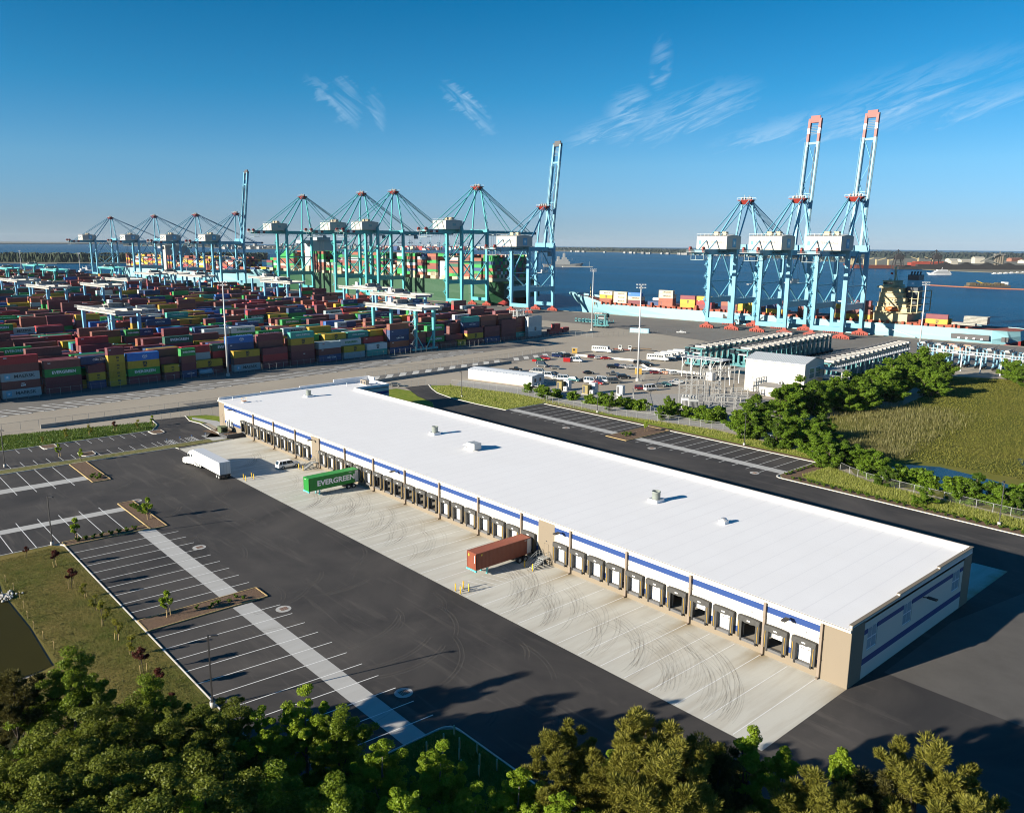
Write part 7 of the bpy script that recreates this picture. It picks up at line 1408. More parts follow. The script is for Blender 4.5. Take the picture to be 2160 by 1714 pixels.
b = mb(M_GALV); b.box(0, -1, 7.6, 86, 1, 7.8); b.build('deck', t); b = mb(M_STEEL); [b.bar((0, y, 8.9), (86, y, 8.9), .12) for y in (-1, 1)]; [b.bar((i*2.2, -1, 7.8), (i*2.2, -1, 8.9), .1) for i in range(39)]; b.build('guard_rail', t)
for i in range(11): b = mb(M_GALV); b.bar((1+i*8.2, 0, 0), (1+i*8.2, 0, 7.6), .45); b.build('column', t)
b = mb(M_HULLG); p = G(1300, 700)
for i in range(9): pp = (-362+i*3.0, 331+i*.4); bb = mb(M_STEAL); bb.box(-1, -5, .2, 1, 5, .8); bb.bar((-1, -4.5, .8), (-1, -4.5, 2.2), .3); bb.bar((1, 4.5, .8), (1, 4.5, 2.2), .3); bb.box(-1, -4.8, 2.0, 1, -4.0, 2.5); tag(bb.build('spreader_frame', None, (pp[0], pp[1], 0), QA), 'teal spreader frame in the row laid out on the open apron', 'spreader frame', 'spreader frames on the apron')
# ---- tall light masts
def mast(x, y, h, lab):
    t = thing('light_mast', lab, 'light mast', (x, y, -.1), RAD(48), 'tall light masts')
    b = mb(M_STRIP); b.tube((0, 0, 0), (0, 0, 1.2), .8, 12); b.build('base', t)
    b = mb(mat('mast_galvanised', (0.50, 0.51, 0.52), 0.4, .15, .5)); b.smooth = True; b.tube((0, 0, 1.1), (0, 0, h), .42, 10, .2); b.build('pole', t)
    b = mb(M_GALV); b.tube((-1.7, 0, h-.3), (1.7, 0, h-.3), .1, 6); b.tube((-1.3, 0, h-1.5), (1.3, 0, h-1.5), .1, 6); b.box(-.5, -.5, h*.55, .5, .5, h*.55+.3); b.build('crossarm', t)
    for i in range(8): b = mb(M_GALV); xx = -1.6+(i % 4)*1.07; hz_ = h-(1.2 if i > 3 else 0); b.box(xx-.3, -.4, hz_-.2, xx+.3, .4, hz_+.2); b.build('floodlight', t)
for x, y, h, lab in ((-280.6, 39.3, 38, 'tall galvanised light mast standing among the front container stacks'), (-167.9, 161.3, 38.5, 'tall galvanised light mast in the staff car park'), (-312.7, 290, 38.5, 'tall galvanised light mast by the lone straddle carrier on the quay apron'), (-136, 352, 36, 'tall galvanised light mast behind the carriers in front of the ship stern'), (-600, 270, 36, 'tall galvanised light mast in front of the green ship hull'), (-1480, 203, 36, 'light mast at the far river end of the container yard'), (-1323, 250, 34, 'light mast beside the last far ship crane'), (-905, 255, 34, 'light mast before the raised boom of the far cranes')): mast(x, y, h, lab)
b = mb(M_TRUCK); p = G(2010, 722); t = thing('box_truck', 'white truck with painted box body on the quay by the ship hull', 'truck', (-127, 366, 0), QA); b = mb(M_TRUCK); b.box(-3, -1.2, .6, -.6, 1.2, 2.9); b.build('cab', t); b = mb(mat('truck_art', (0.42, 0.36, 0.24), .6, .9, .8, col2=(0.40, 0.05, 0.04))); b.box(-.4, -1.25, 1.0, 11, 1.25, 4.0); b.build('box_body', t); [wheel(t, x, y, .52, (.52, .32)) for x in (-2, 8, 9.3) for y in (-1, 1)]

t = thing('box_truck', 'pale blue box truck parked in the shade behind the warehouse corner', 'truck', (-10.5, 42.6, 0), 0.0)
b = mb(mat('truck_pale_blue', (0.45, 0.52, 0.56), .5)); b.box(-6, -1.25, 1.0, 2.6, 1.25, 3.9); b.build('box_body', t)
b = mb(M_TRUCK); b.loft([[(x, y, z) for x, z in ((2.8, .5), (2.8, 3.0), (3.6, 3.1), (4.4, 2.2), (5.6, 1.9), (5.8, .5))] for y in (-1.15, 1.15)]); b.build('cab', t); b = mb(M_GLASS); b.add([(3.66, -1.0, 3.0), (3.66, 1.0, 3.0), (4.38, 1.0, 2.27), (4.38, -1.0, 2.27), (3.72, -1.0, 3.06), (3.72, 1.0, 3.06), (4.44, 1.0, 2.33), (4.44, -1.0, 2.33)], [(7,6,5,4),(0,1,2,3),(4,5,1,0),(6,7,3,2)]); b.build('windscreen', t)
for x in (-4.2, -3.0, 4.6):
    for y in (-1.0, 1.0): wheel(t, x, y, .52, (.52, .32))

# ================================================================ VEGETATION
def leaf_mat(name, c, c2, trans=0.35):
    m = bpy.data.materials.new(name); m.use_nodes = True; t = m.node_tree; t.nodes.clear(); _M[name] = m
    out = N(t, 'ShaderNodeOutputMaterial'); g = N(t, 'ShaderNodeNewGeometry'); oi = N(t, 'ShaderNodeObjectInfo')
    f = MT(t, 'ADD', MT(t, 'MULTIPLY', g.outputs['Random Per Island'], 0.75), MT(t, 'MULTIPLY', oi.outputs['Random'], 0.25))
    col = MIX(t, f, c, c2)
    d = N(t, 'ShaderNodeBsdfDiffuse'); tr = N(t, 'ShaderNodeBsdfTranslucent'); LK(t, col, d.inputs[0]); LK(t, MIX(t, 0.5, col, tuple(min(1, x*1.6) for x in c2)), tr.inputs[0])
    mx = N(t, 'ShaderNodeMixShader'); mx.inputs[0].default_value = trans; LK(t, d.outputs[0], mx.inputs[1]); LK(t, tr.outputs[0], mx.inputs[2])
    gl = N(t, 'ShaderNodeBsdfGlossy'); gl.inputs['Roughness'].default_value = 0.45; gl.inputs[0].default_value = (0.8, 0.85, 0.7, 1); m2 = N(t, 'ShaderNodeMixShader'); m2.inputs[0].default_value = 0.012; LK(t, mx.outputs[0], m2.inputs[1]); LK(t, gl.outputs[0], m2.inputs[2]); LK(t, m2.outputs[0], out.inputs[0]); return m
L_DEC = leaf_mat('leaves_green', (0.0675, 0.1148, 0.0108), (0.1958, 0.2497, 0.0243))
L_BRT = leaf_mat('leaves_bright', (0.1063, 0.1812, 0.0125), (0.2625, 0.3375, 0.0275))
L_DRK = leaf_mat('leaves_dark', (0.0609, 0.0841, 0.0116), (0.1595, 0.1812, 0.0261))
L_PIN = leaf_mat('needles_olive', (0.0845, 0.091, 0.013), (0.2275, 0.208, 0.039), 0.2)
L_PND = leaf_mat('needles_dark', (0.042, 0.0432, 0.012), (0.102, 0.09, 0.0264), 0.15)
L_BELT = leaf_mat('leaves_belt', (0.0607, 0.1215, 0.0108), (0.1688, 0.2565, 0.0243))
L_BELD = leaf_mat('leaves_belt_dark', (0.042, 0.087, 0.0105), (0.12, 0.1875, 0.021))
L_MAR = leaf_mat('leaves_maroon', (0.050, 0.012, 0.012), (0.10, 0.03, 0.02))
L_YEL = leaf_mat('leaves_yellowgreen', (0.12, 0.14, 0.015), (0.22, 0.20, 0.03))
M_BARK = mat('bark', (0.085, 0.065, 0.048), 0.95, 0.6, 3.0, bump=0.6, bs=9); M_BARKG = mat('pale_bark', (0.20, 0.18, 0.15), 0.95, 0.5, 3.0)
def quads_me(name, C, A, B, m):
    "mesh of many quads: centres C, half axes A and B (n x 3 arrays)"
    n = len(C); V = np.empty((n, 4, 3)); V[:, 0] = C-A-B*0.35; V[:, 1] = C+B*0.0-A*0.1-B; V[:, 1] = C-B; V[:, 0] = C-A; V[:, 2] = C+A; V[:, 3] = C+B
    V = V[:, [0, 1, 2, 3]]
    me = bpy.data.meshes.new(name); me.vertices.add(4*n); me.vertices.foreach_set('co', V.reshape(-1)); me.loops.add(4*n); me.loops.foreach_set('vertex_index', np.arange(4*n, dtype=np.int32)); me.polygons.add(n); me.polygons.foreach_set('loop_start', np.arange(0, 4*n, 4, dtype=np.int32)); me.polygons.foreach_set('loop_total', np.full(n, 4, dtype=np.int32)); me.update(calc_edges=True); me.materials.append(m); return me
def unit(r, n):
    v = r.normal(size=(n, 3)); return v/np.linalg.norm(v, axis=1)[:, None]
def crown_clumps(r, h, rad, base, n, shape):
    "clump centres: branch masses spread through an uneven envelope, each a handful of clumps strung out along its branch, with gaps between"
    lob = r.uniform(0, 6.28, 4); am = r.uniform(0.06, 0.20, 4); per = 7 if n > 60 else 3; nb = max(4, n//per); tips = []; out = []; tries = 0
    while len(tips) < nb:
        tries += 1
        z = r.uniform(0, 1); a = r.uniform(0, 6.283)
        prof = {'round': (4*z*(1-z))**0.5*(1-0.25*z), 'tall': (min(1, (1-z)*1.7)**0.75)*min(1, 0.45+2*z), 'pine': (min(1, (1-z)*2.6)**0.6)*min(1, 0.55+1.3*z), 'vase': min(1, 0.35+z*1.1)*(1-z**4)**0.5}[shape]
        R_ = rad*prof*(1+sum(am[i]*sin((i+2)*a+lob[i]+3*z) for i in range(4))); q = r.uniform(0.3, 1)**0.55
        c = np.array((R_*q*cos(a), R_*q*sin(a), base+(h-base)*z))
        if tries < 40*nb and any(np.linalg.norm((c-t_)*np.array([1, 1, 0.8])) < 0.30*rad*(1.0 if n > 60 else 0.5) for t_ in tips): continue
        tips.append(c)
    for c in tips:
        ax = np.array((c[0], c[1], 0.55*rad+0.3*abs(c[2]-base)*0.2)); ax = ax/(np.linalg.norm(ax)+1e-6); sp = 0.20*rad
        for k in range(per):
            f = (k+0.5)/per; out.append(c+ax*(f-0.65)*sp*3.2+r.normal(0, 1, 3)*sp*np.array([0.55, 0.55, 0.45])*(1.15-f*0.8))
    return np.array(out)
def leaves(r, cl, per, cs, ls, m, name='crown', needle=False):
    n = len(cl)*per; idx = np.repeat(np.arange(len(cl)), per); d = unit(r, n); d[:, 2] = d[:, 2]*0.8+0.12
    rad = cs*(0.4+0.9*r.random(len(cl)))[idx]*(0.35+0.65*r.random(n)**0.5)
    C = cl[idx]+d*rad[:, None]*np.array([1, 1, 0.85])
    nrm = d*0.7+unit(r, n)*0.8+np.array([0, 0, 0.35]); nrm /= np.linalg.norm(nrm, axis=1)[:, None]
    a = np.cross(nrm, unit(r, n)); a /= np.linalg.norm(a, axis=1)[:, None]+1e-9; b = np.cross(nrm, a)
    s = (ls*(0.6+0.8*r.random(n)))[:, None]
    if needle:
        ax = d+unit(r, n)*0.55+np.array([0, 0, 0.5]); ax /= np.linalg.norm(ax, axis=1)[:, None]; sd = np.cross(ax, unit(r, n)); sd /= np.linalg.norm(sd, axis=1)[:, None]+1e-9
        return quads_me(name, C, ax*s*1.25, sd*s*0.22, m)
    return quads_me(name, C, a*s, b*s*0.62, m)
def trunk_me(r, h, rad, cl, m, nb=14):
    b = mb(m); b.smooth = True; n = 6; px, py = r.uniform(-.4, .4, 2)
    pts = [(px*(i/n)**2*2, py*(i/n)**2*2, h*0.88*i/n) for i in range(n+1)]
    b.loft([[(p[0]+rad*(1-0.82*i/n)*(1.25 if i == 0 else 1)*cos(2*pi*k/8), p[1]+rad*(1-0.82*i/n)*(1.25 if i == 0 else 1)*sin(2*pi*k/8), p[2]) for k in range(8)] for i, p in enumerate(pts)])
    for k in r.choice(len(cl), min(nb, len(cl)), replace=False):
        c = cl[k]; z0 = max(h*0.18, c[2]*0.72-0.6); f = z0/(h*0.88); p0 = Vector((px*f*f*2, py*f*f*2, z0)); p1 = Vector(c); mid = (p0+p1)/2+Vector((0, 0, -0.25)); w_ = rad*(1-0.8*f)*0.55
        b.tube(p0, mid, w_, 5, w_*0.6, cap=False); b.tube(mid, p1, w_*0.6, 5, 0.03, cap=False)
    return b.mesh('trunk')
_TP = {}
def tree_proto(key, seed, h, rad, base, n, shape, per, cs, ls, lm, needle=False, bark=None, tr=0.22):
    r = np.random.default_rng(seed); cl = crown_clumps(r, h*0.97, rad, base, n, shape)
    _TP[key] = (leaves(r, cl, per, cs, ls, lm, needle=needle), trunk_me(r, h, tr, cl, bark or M_BARK), h)
def tree(key, loc, h, lab, rz=None, group=None, name='tree', wide=1.0, cat='tree'):
    cm, tm, h0 = _TP[key]; s_ = h/h0; t = thing(name, lab, cat, loc, rc.uniform(0, 6.28) if rz is None else rz, group); t.scale = (s_*wide, s_*wide, s_)
    OBJ('trunk', tm, t); OBJ('crown', cm, t); return t
tree_proto('decA', 1, 15, 4.2, 2.5, 260, 'tall', 320, 0.62, 0.092, L_DEC)
tree_proto('decB', 2, 14, 4.6, 2.5, 270, 'round', 300, 0.68, 0.092, L_DRK)
tree_proto('decC', 3, 14, 3.5, 2.0, 210, 'tall', 320, 0.56, 0.092, L_BRT, bark=M_BARKG)
tree_proto('maple', 4, 14, 2.6, 1.5, 190, 'tall', 300, 0.48, 0.088, L_BRT)
tree_proto('pineA', 5, 17, 4.1, 5.5, 240, 'pine', 290, 0.62, 0.155, L_PIN, True, tr=0.28)
tree_proto('pineB', 6, 16, 4.6, 4.5, 270, 'pine', 280, 0.64, 0.155, L_PIN, True, tr=0.28)
tree_proto('pineD', 7, 15, 3.8, 4.0, 190, 'pine', 260, 0.64, 0.155, L_PND, True, tr=0.26)
tree_proto('belA', 8, 10, 4.2, 1.0, 130, 'round', 120, 0.80, 0.20, L_BELT)
tree_proto('belB', 9, 10, 3.6, 1.0, 120, 'tall', 120, 0.75, 0.20, L_BELD)
tree_proto('belC', 10, 8, 4.0, 0.5, 120, 'round', 120, 0.75, 0.20, L_BELT)
tree_proto('sap', 11, 3.2, 0.65, 1.1, 22, 'tall', 55, 0.36, 0.13, L_BRT, tr=0.045)
tree_proto('sapm', 12, 2.8, 0.6, 1.1, 18, 'round', 50, 0.32, 0.12, L_MAR, tr=0.04)
tree_proto('sapy', 13, 3.0, 0.6, 0.9, 18, 'round', 45, 0.36, 0.11, L_YEL, tr=0.04)
tree_proto('shrub', 14, 1.0, 0.55, 0.1, 12, 'round', 45, 0.34, 0.11, L_BELD, tr=0.03)
tree_proto('bush', 15, 2.6, 1.9, 0.2, 34, 'round', 90, 0.8, 0.24, L_BELT, tr=0.08)
FG = [('pineD', 22, 1425, 14, 'dark brownish pine beside the muddy pond'), ('decA', 140, 1385, 15, 'tall dark green broadleaf tree at the edge of the lawn by the pond'), ('decA', 310, 1442, 14, 'dark green broadleaf tree over the shaded end of the lawn'), ('decB', 225, 1490, 14, 'low dark rounded tree in front of the tall lawn-edge tree'), ('decB', 385, 1515, 13, 'dark rounded tree between the lawn and the lamp post'), ('decB', 470, 1488, 13, 'dark bushy tree at the foot of the lamp post'), ('decC', 640, 1456, 13.5, 'bright sunlit poplar-like tree in front of the lower truck bays'), ('decC', 560, 1500, 12.5, 'bright sunlit tree crowding the poplar-like one beside the bays'), ('decA', 715, 1495, 12, 'darker thin tree with bare twigs beside the sunlit poplar'), ('decC', 800, 1560, 12, 'slim bright tree leaning over the last truck bays'), ('decC', 925, 1572, 12.5, 'bright bushy tree at the corner of the grass bank'), ('decC', 1090, 1620, 12, 'bright low tree at the kerb of the grass bank'), ('decC', 1000, 1660, 11, 'small bright tree between the grass bank trees'),
 ('decB', 60, 1560, 15, 'dark tree filling the wood below the pond pine'), ('decB', 180, 1600, 15.5, 'dark round tree in the wood under the lawn-edge trees'), ('decB', 330, 1600, 15, 'dark olive tree in the middle of the near wood'), ('decB', 450, 1625, 16, 'olive green tree in the near wood below the lamp post'), ('decC', 430, 1690, 15, 'yellowish sunlit tree low in the near wood'), ('decA', 570, 1620, 15, 'dense green tree below the sunlit poplar'), ('decA', 690, 1650, 14.5, 'dense green tree in the near wood below the thin twiggy tree'), ('decC', 840, 1660, 14, 'bright tree in the near wood below the corner of the bank'), ('decB', 90, 1680, 16, 'deep shaded tree in the corner of the near wood'), ('decB', 260, 1700, 17, 'deep shaded tree in the near wood beneath the olive ones'), ('decC', 1180, 1670, 12.5, 'bright tree before the first sunlit pine'),
 ('pineA', 1190, 1532, 15, 'sunlit rounded pine standing apart at the kerb of the asphalt'), ('maple', 1285, 1592, 12.5, 'slender bright maple squeezed between two pines'), ('pineA', 1345, 1520, 17, 'tall sunlit pine in front of the dock apron edge'), ('pineB', 1440, 1538, 16, 'sunlit pine with bare twigs beside the tall pine'), ('pineB', 1390, 1610, 17.5, 'broad olive pine in front of the tall sunlit pair'), ('maple', 1585, 1543, 15, 'bright green maple at the near corner of the concrete apron'), ('pineD', 1510, 1580, 14, 'dark pine in shade between the pines and the bright maple'), ('maple', 1655, 1580, 13, 'thin bright maple next to the bright corner maple'), ('pineB', 1745, 1640, 15, 'low olive pine between the bright maples'), ('maple', 1782, 1590, 14, 'bright maple top rising behind the low olive pine'), ('pineD', 1850, 1640, 14, 'dark pine in shade beside the big rounded pine'), ('pineB', 1955, 1580, 17, 'big rounded olive pine alone at the dark asphalt corner'), ('pineB', 2060, 1690, 17, 'olive pine low beside the big rounded pine')]
for k, px, py, h, lab in FG:
    P = G(px, py, h*0.985); tree(k, (P.x, P.y, 0.05), h, lab, name='pine_tree' if 'pine' in k else 'maple_tree' if k == 'maple' else 'broadleaf_tree', group='trees along the near edge', wide=1.12 if 'dec' in k else 1.0)
# belt of trees between the warehouse road and the carriers
BT = [(1600, 838, 10), (1650, 812, 11), (1690, 802, 11), (1722, 808, 11), (1752, 795, 11), (1790, 792, 11), (1825, 795, 11), (1850, 772, 12), (1885, 765, 12), (1908, 752, 12), (1935, 742, 13), (1962, 740, 13), (1978, 752, 12), (1955, 775, 11), (1870, 790, 10), (1775, 815, 9), (1820, 812, 9), (1585, 862, 9), (1640, 885, 8.5), (1672, 872, 8.5), (1700, 880, 8), (1735, 876, 8), (1725, 905, 7.5), (1752, 930, 7), (1785, 932, 6.5), (1822, 940, 6.5), (1850, 960, 6), (1870, 985, 5), (2128, 758, 9), (2152, 765, 9), (2165, 770, 9), (1955, 1030, 4.0), (2040, 1016, 5.0), (2062, 1002, 6.5), (2090, 1014, 5.5), (2120, 1030, 5), (2150, 1042, 4.5)]
for i, (px, py, h) in enumerate(BT):
    P = G(px, py, h*0.95); lab = ('tall' if h > 10 else 'low bushy' if h < 7 else 'round')+[' dark green', ' mid green', ' leafy green'][i % 3]+' tree '+('in the hedge between the carriers and the marsh' if i < 17 else 'by the substation end of the hedge' if i < 23 else 'in the hedge along the marsh pool' if i < 28 else 'at the far corner of the marsh' if i < 31 else 'behind the fence at the marsh pool')
    tree(['belB', 'belA', 'belC'][i % 3], (P.x, P.y, -0.05), h, lab, name='hedge_tree', group='trees of the hedge by the marsh', wide=rc.uniform(1.2, 1.55))
for i, (px, py, h) in enumerate([(x+dx, y+dy, h*0.82) for (x, y, h) in BT[:27] for dx, dy in ((14, 12),)]):
    P = G(px, py, h*0.95); tree(['belA', 'belC', 'belB'][i % 3], (P.x, P.y, -0.05), h, ('bright' if i % 2 else 'deep')+' green understorey tree crowding the hedge '+('between the carriers and the marsh' if i < 17 else 'beside the substation' if i < 23 else 'along the marsh pool'), name='hedge_tree', group='understorey of the hedge by the marsh', wide=rc.uniform(1.2, 1.5))
BS = [(1105, 822), (1135, 828), (1165, 833), (1200, 838), (1235, 846), (1262, 850), (1300, 852), (1320, 858), (1345, 860), (1412, 868), (1440, 876), (1470, 880), (1490, 885), (1510, 880), (1555, 888), (1570, 895), (1610, 905), (1650, 915), (1560, 905), (1890, 1010), (1925, 1018), (1945, 1026), (2010, 1036), (2105, 1050), (2140, 1055), (1680, 930), (1720, 940)]
for i, (px, py) in enumerate(BS):
    P = G(px, py+6, 0); P.y += 2.0; tree('bush', (P.x, P.y, -0.02), 2.4+1.3*rc.random(), 'scrubby green bush along the back of the chain link fence', name='bush', group='scrub along the compound fence', wide=rc.uniform(.9, 1.5), cat='bush')
for px, py, h, lab in ((1275, 868, 6, 'thin leafy tree behind the fence by the pale cabinets'), (1400, 882, 6.5, 'leafy tree behind the fence near the substation'), (1138, 845, 5, 'thin leafy tree at the end of the office cabin'), (1382, 888, 4.5, 'small leafy tree behind the fence before the substation')):
    P = G(px, py); tree('belC', (P.x, P.y+2.5, 0), h, lab, name='broadleaf_tree', wide=.9)
# saplings on the lawn, in the islands and verges, with stakes
def sapling(key, P, h, lab, grp, z=0.06):
    t = tree(key, (P.x, P.y, z), h, lab, name='sapling', group=grp, cat='sapling')
    for sg in (-1, 1): b = mb(M_EDGE); b.bar((sg*0.35, 0.1, 0), (sg*0.35, 0.1, 1.0), 0.05); b.build('stake', t)
zl = lambda x, y: G(x/2.695, 1150+y/2.695)
for x, y, k, h, lab in ((315, 122, 'sapm', 2.8, 'maroon sapling on the lawn near the lamp post corner'), (150, 72, 'sapm', 2.0, 'tiny maroon sapling at the top of the lawn'), (408, 245, 'sapm', 3.2, 'maroon sapling in the upper part of the lawn'), (485, 297, 'sapy', 2.4, 'pale yellow-green sapling below the upper maroon one'), (545, 372, 'sapy', 2.6, 'pale sapling in the middle of the lawn'), (588, 458, 'sapy', 3.6, 'large yellow sapling in the middle of the lawn'), (668, 537, 'sapy', 3.0, 'pale green sapling below the large yellow one'), (750, 624, 'sapy', 2.8, 'pale sapling at the edge of the tree shadow on the lawn'), (815, 724, 'sapm', 3.4, 'maroon sapling where the tree shadow starts on the lawn'), (900, 834, 'sapm', 3.0, 'maroon sapling in the tree shadow on the lawn'), (985, 935, 'sapm', 2.2, 'thin bare sapling in the shade by the lawn kerb')): sapling(k, zl(x, y), h, lab, 'saplings on the lawn')
zi = lambda x, y: G(x/3.08, 850+y/3.08)
for x, y, k, h, lab in ((385, 350, 'sap', 3.2, 'leafy sapling in the rounded island of the car lot'), (530, 378, 'sap', 3.0, 'leafy sapling at the end of the upper mulch island'), (967, 755, 'sap', 4.2, 'tall leafy sapling in the mulch island beside the truck strip'), (497, 890, 'sap', 4.0, 'staked leafy sapling in the narrow mulch bed by the lawn'), (430, 240, 'sapy', 3.2, 'brownish young tree in the green verge of the car lot'), (583, 215, 'sapy', 3.2, 'pale young tree in the green verge of the car lot'), (750, 188, 'sapm', 3.0, 'reddish young tree in the green verge of the car lot'), (897, 170, 'sapy', 2.8, 'pale young tree near the end of the green verge'), (992, 150, 'sap', 3.0, 'leafy sapling at the end island of the car lot'), (280, 270, 'sapy', 2.2, 'small pale sapling in the end island by the bays')): sapling(k, zi(x, y), h, lab, 'saplings of the parking islands', 0.12)
P = zl(955, 405); sapling('sap', P, 3.8, 'staked leafy sapling in the long mulch island between the truck bays', 'saplings of the parking islands', 0.12)
sapling('sap', Vector((-107, 92, 0)), 3.0, 'leafy sapling in the rear mulch island', 'saplings of the parking islands', 0.12)
for i, x in enumerate((-200, -190, -178, -168)): sapling('sap', Vector((x, 88+rc.uniform(-2, 4), 0)), 1.8, 'small dark sapling in the bright verge by the office cabin', 'saplings in the bright verge', 0.1)
# low planted shrubs
def shrub(x, y, z, lab, grp, h=0.8): tree('shrub', (x, y, z), h, lab, name='shrub', group=grp, cat='shrub')
for i in range(58): shrub(-53+i*1.0+rc.uniform(-.2, .2), 80.0+(i % 2)*1.0+rc.uniform(-.2, .2), 0.1, 'small dark shrub in the mulch bed along the rear kerb', 'shrubs of the rear mulch bed', 0.7)
for i in range(9): shrub(-56.0+rc.uniform(-.3, .3), 82+i*1.7, 0.1, 'small shrub in the mulch bed at the end of the rear lot', 'shrubs at the end of the rear lot', 0.7)
for x, y in ((-160, -43.5), (-158.5, -44.2), (-157.6, -43.0), (-156.8, -43.9), (-159, -42.6)): shrub(x, y, 0.12, 'small shrub clustered in the upper mulch island', 'shrubs of the upper island')
for i in range(10): shrub(-131+i*.75, -44.0+.5*(i % 2), 0.12, 'small shrub in the double row of the mulch island by the drain', 'shrubs of the drain island')
for i in range(8): shrub(-116.4, -48.2-i*1.4, 0.12, 'small shrub in the narrow mulch bed above the truck bays', 'shrubs of the narrow bed')
for x, y in ((-74.6, -52.2), (-73.4, -50.6), (-74.4, -48.9), (-73.6, -47.5), (-74.6, -46.3), (-73.2, -45.5), (-74.2, -49.8)): shrub(x, y, 0.12, 'small shrub in the long mulch island between the truck bays', 'shrubs of the long island', 0.6)
for x, y in ((-108.8, 84), (-107.8, 85), (-108.2, 86.3), (-107.2, 83.2), (-106.6, 84.4), (-109.2, 85.4)): shrub(x, y, 0.12, 'small shrub in the rear mulch island', 'shrubs of the rear island')
zc = lambda x, y: G(780+x/6.7375, 1430+y/6.7375)
for x, y in ((1050, 940), (808, 1060), (1035, 1105), (1275, 1000), (1270, 1160), (1525, 1075), (1560, 1235), (1300, 1320), (1200, 820), (1550, 1400), (1805, 1310)):
    p = zc(x, y); b = mb(mat('tree_guard', (0.35, 0.46, 0.33), 0.6)); b.tube((0, 0, 0), (0, 0, 1.3), .09, 8); b.use(M_EDGE); b.bar((.14, 0, 0), (.14, 0, 1.0), .05); tag(b.build('tree_guard', None, (p.x, p.y, .06)), 'pale plastic tree guard tube on the grass bank', 'tree guard', 'tree guards on the grass bank')
for i in range(9):
    p = Vector((-104+i*4.2, -71.6+.4*sin(i), .06)); b = mb(M_EDGE); b.bar((0, 0, 0), (0, 0, 1.2), .07); b.bar((-.3, 0, 1.1), (.3, 0, 1.1), .05); tag(b.build('survey_stake', None, p), 'thin wooden stake along the edge of the muddy pond', 'stake', 'stakes round the pond')
b = mb(mat('riprap_pale', (0.45, 0.44, 0.42), .9, .4, 2)); rr_ = random.Random(4)
for i in range(60): b.ico((-97.5+rr_.gauss(0, .9), -72.6+rr_.gauss(0, .6), .12+rr_.random()*.2), rr_.uniform(.12, .3), 1, (1, .8, .7))
stuff(b.build('stone_pile'), 'heap of pale stones at the pond outlet', 'stones')
# grasses as stuff
def blades(name, n, area, hmin, hmax, m, lab, w_=0.05, seed=1, z=0.05, lean=0.35):
    r = np.random.default_rng(seed); P = area(r, n); n = len(P); a = r.uniform(0, 6.28, n); h = r.uniform(hmin, hmax, n)
    up = np.stack([np.cos(a)*lean*h, np.sin(a)*lean*h, h], 1)/2; sd = np.stack([-np.sin(a), np.cos(a), np.zeros(n)], 1)*(w_*(0.6+0.8*r.random(n)))[:, None]
    C = np.concatenate([P, np.full((n, 1), z)], 1)+up; return stuff(OBJ(name, quads_me(name, C, up, sd, m)), lab, 'grass')
def in_poly(P, poly):
    x, y = P[:, 0], P[:, 1]; c = np.zeros(len(P), bool); j = len(poly)-1
    for i in range(len(poly)):
        xi, yi = poly[i]; xj, yj = poly[j]
        c ^= ((yi > y) != (yj > y)) & (x < (xj-xi)*(y-yi)/(yj-yi+1e-12)+xi); j = i
    return c
def poly_area(poly): 
    def f(r, n):
        xs = [p[0] for p in poly]; ys = [p[1] for p in poly]; P = np.stack([r.uniform(min(xs), max(xs), n), r.uniform(min(ys), max(ys), n)], 1); return P[in_poly(P, poly)]
    return f
L_GRS = leaf_mat('grass_blades_gold', (0.17, 0.215, 0.025), (0.40, 0.39, 0.12), 0.4); L_REED = leaf_mat('reed_blades', (0.11, 0.115, 0.03), (0.25, 0.215, 0.10), 0.3); L_MRS = leaf_mat('marsh_blades', (0.105, 0.118, 0.018), (0.19, 0.175, 0.042), 0.3); L_SHG = leaf_mat('bank_blades', (0.03, 0.085, 0.012), (0.11, 0.15, 0.03), 0.3)
blades('tall_verge_grass', 90000, poly_area([(-52, 96), (-53, 84), (-40, 81.8), (70, 81.8), (70, 88), (-13, 88.3), (-40, 90.8)]), .35, .9, L_GRS, 'tall yellow-green grass on the verge beside the fence', .032, 1, .06)
blades('tall_verge_grass', 80000, poly_area([(-157.2, 98.9), (-157.4, 82), (-171, 81), (-186, 81), (-197, 83.2), (-205, 86.8), (-206, 95.2), (-180, 102.6), (-165, 103.5), (-57, 101), (-60, 105), (-95, 109.5), (-112, 106), (-130, 102.2)]), .25, .7, L_GRS, 'yellow-green grass on the verge behind the rear bays', .04, 2, .06)
def reed_area(r, n):
    P = []; cs_ = [(-78, 168, 9, 12), (-68, 178, 9, 9), (-62, 160, 8, 13), (-58, 140, 6, 10), (-66, 124, 5, 6), (-52, 120, 5, 6), (-54, 108, 4, 5)]
    for cx, cy, sx_, sy_ in cs_: P.append(np.stack([r.normal(cx, sx_, n//7), r.normal(cy, sy_, n//7)], 1))
    P = np.concatenate(P); return P[in_poly(P, [(-86, 156), (-78, 200), (-50, 196), (-44, 120), (-46, 100), (-60, 104), (-76, 126)])]
blades('reeds', 24000, reed_area, .7, 2.0, L_REED, 'tan reeds between the hedge and the marsh', .045, 3, -.03, .25)
blades('marsh_grass_blades', 150000, poly_area([(-90, 272), (-80, 225), (-76, 195), (-70, 160), (-60, 118), (-46, 120), (-30, 122), (10, 122), (60, 160), (60, 285), (-65, 286)]), .2, .55, L_MRS, 'olive marsh grass around the pools', .10, 4, -.04, .6)
blades('bank_grass', 26000, poly_area([(-25.8, -60), (-25.6, -43.6), (-24.6, -42.2), (25, -42.1), (20, -60)]), .15, .5, L_SHG, 'deep green grass on the kerbed bank', .04, 5, .05)
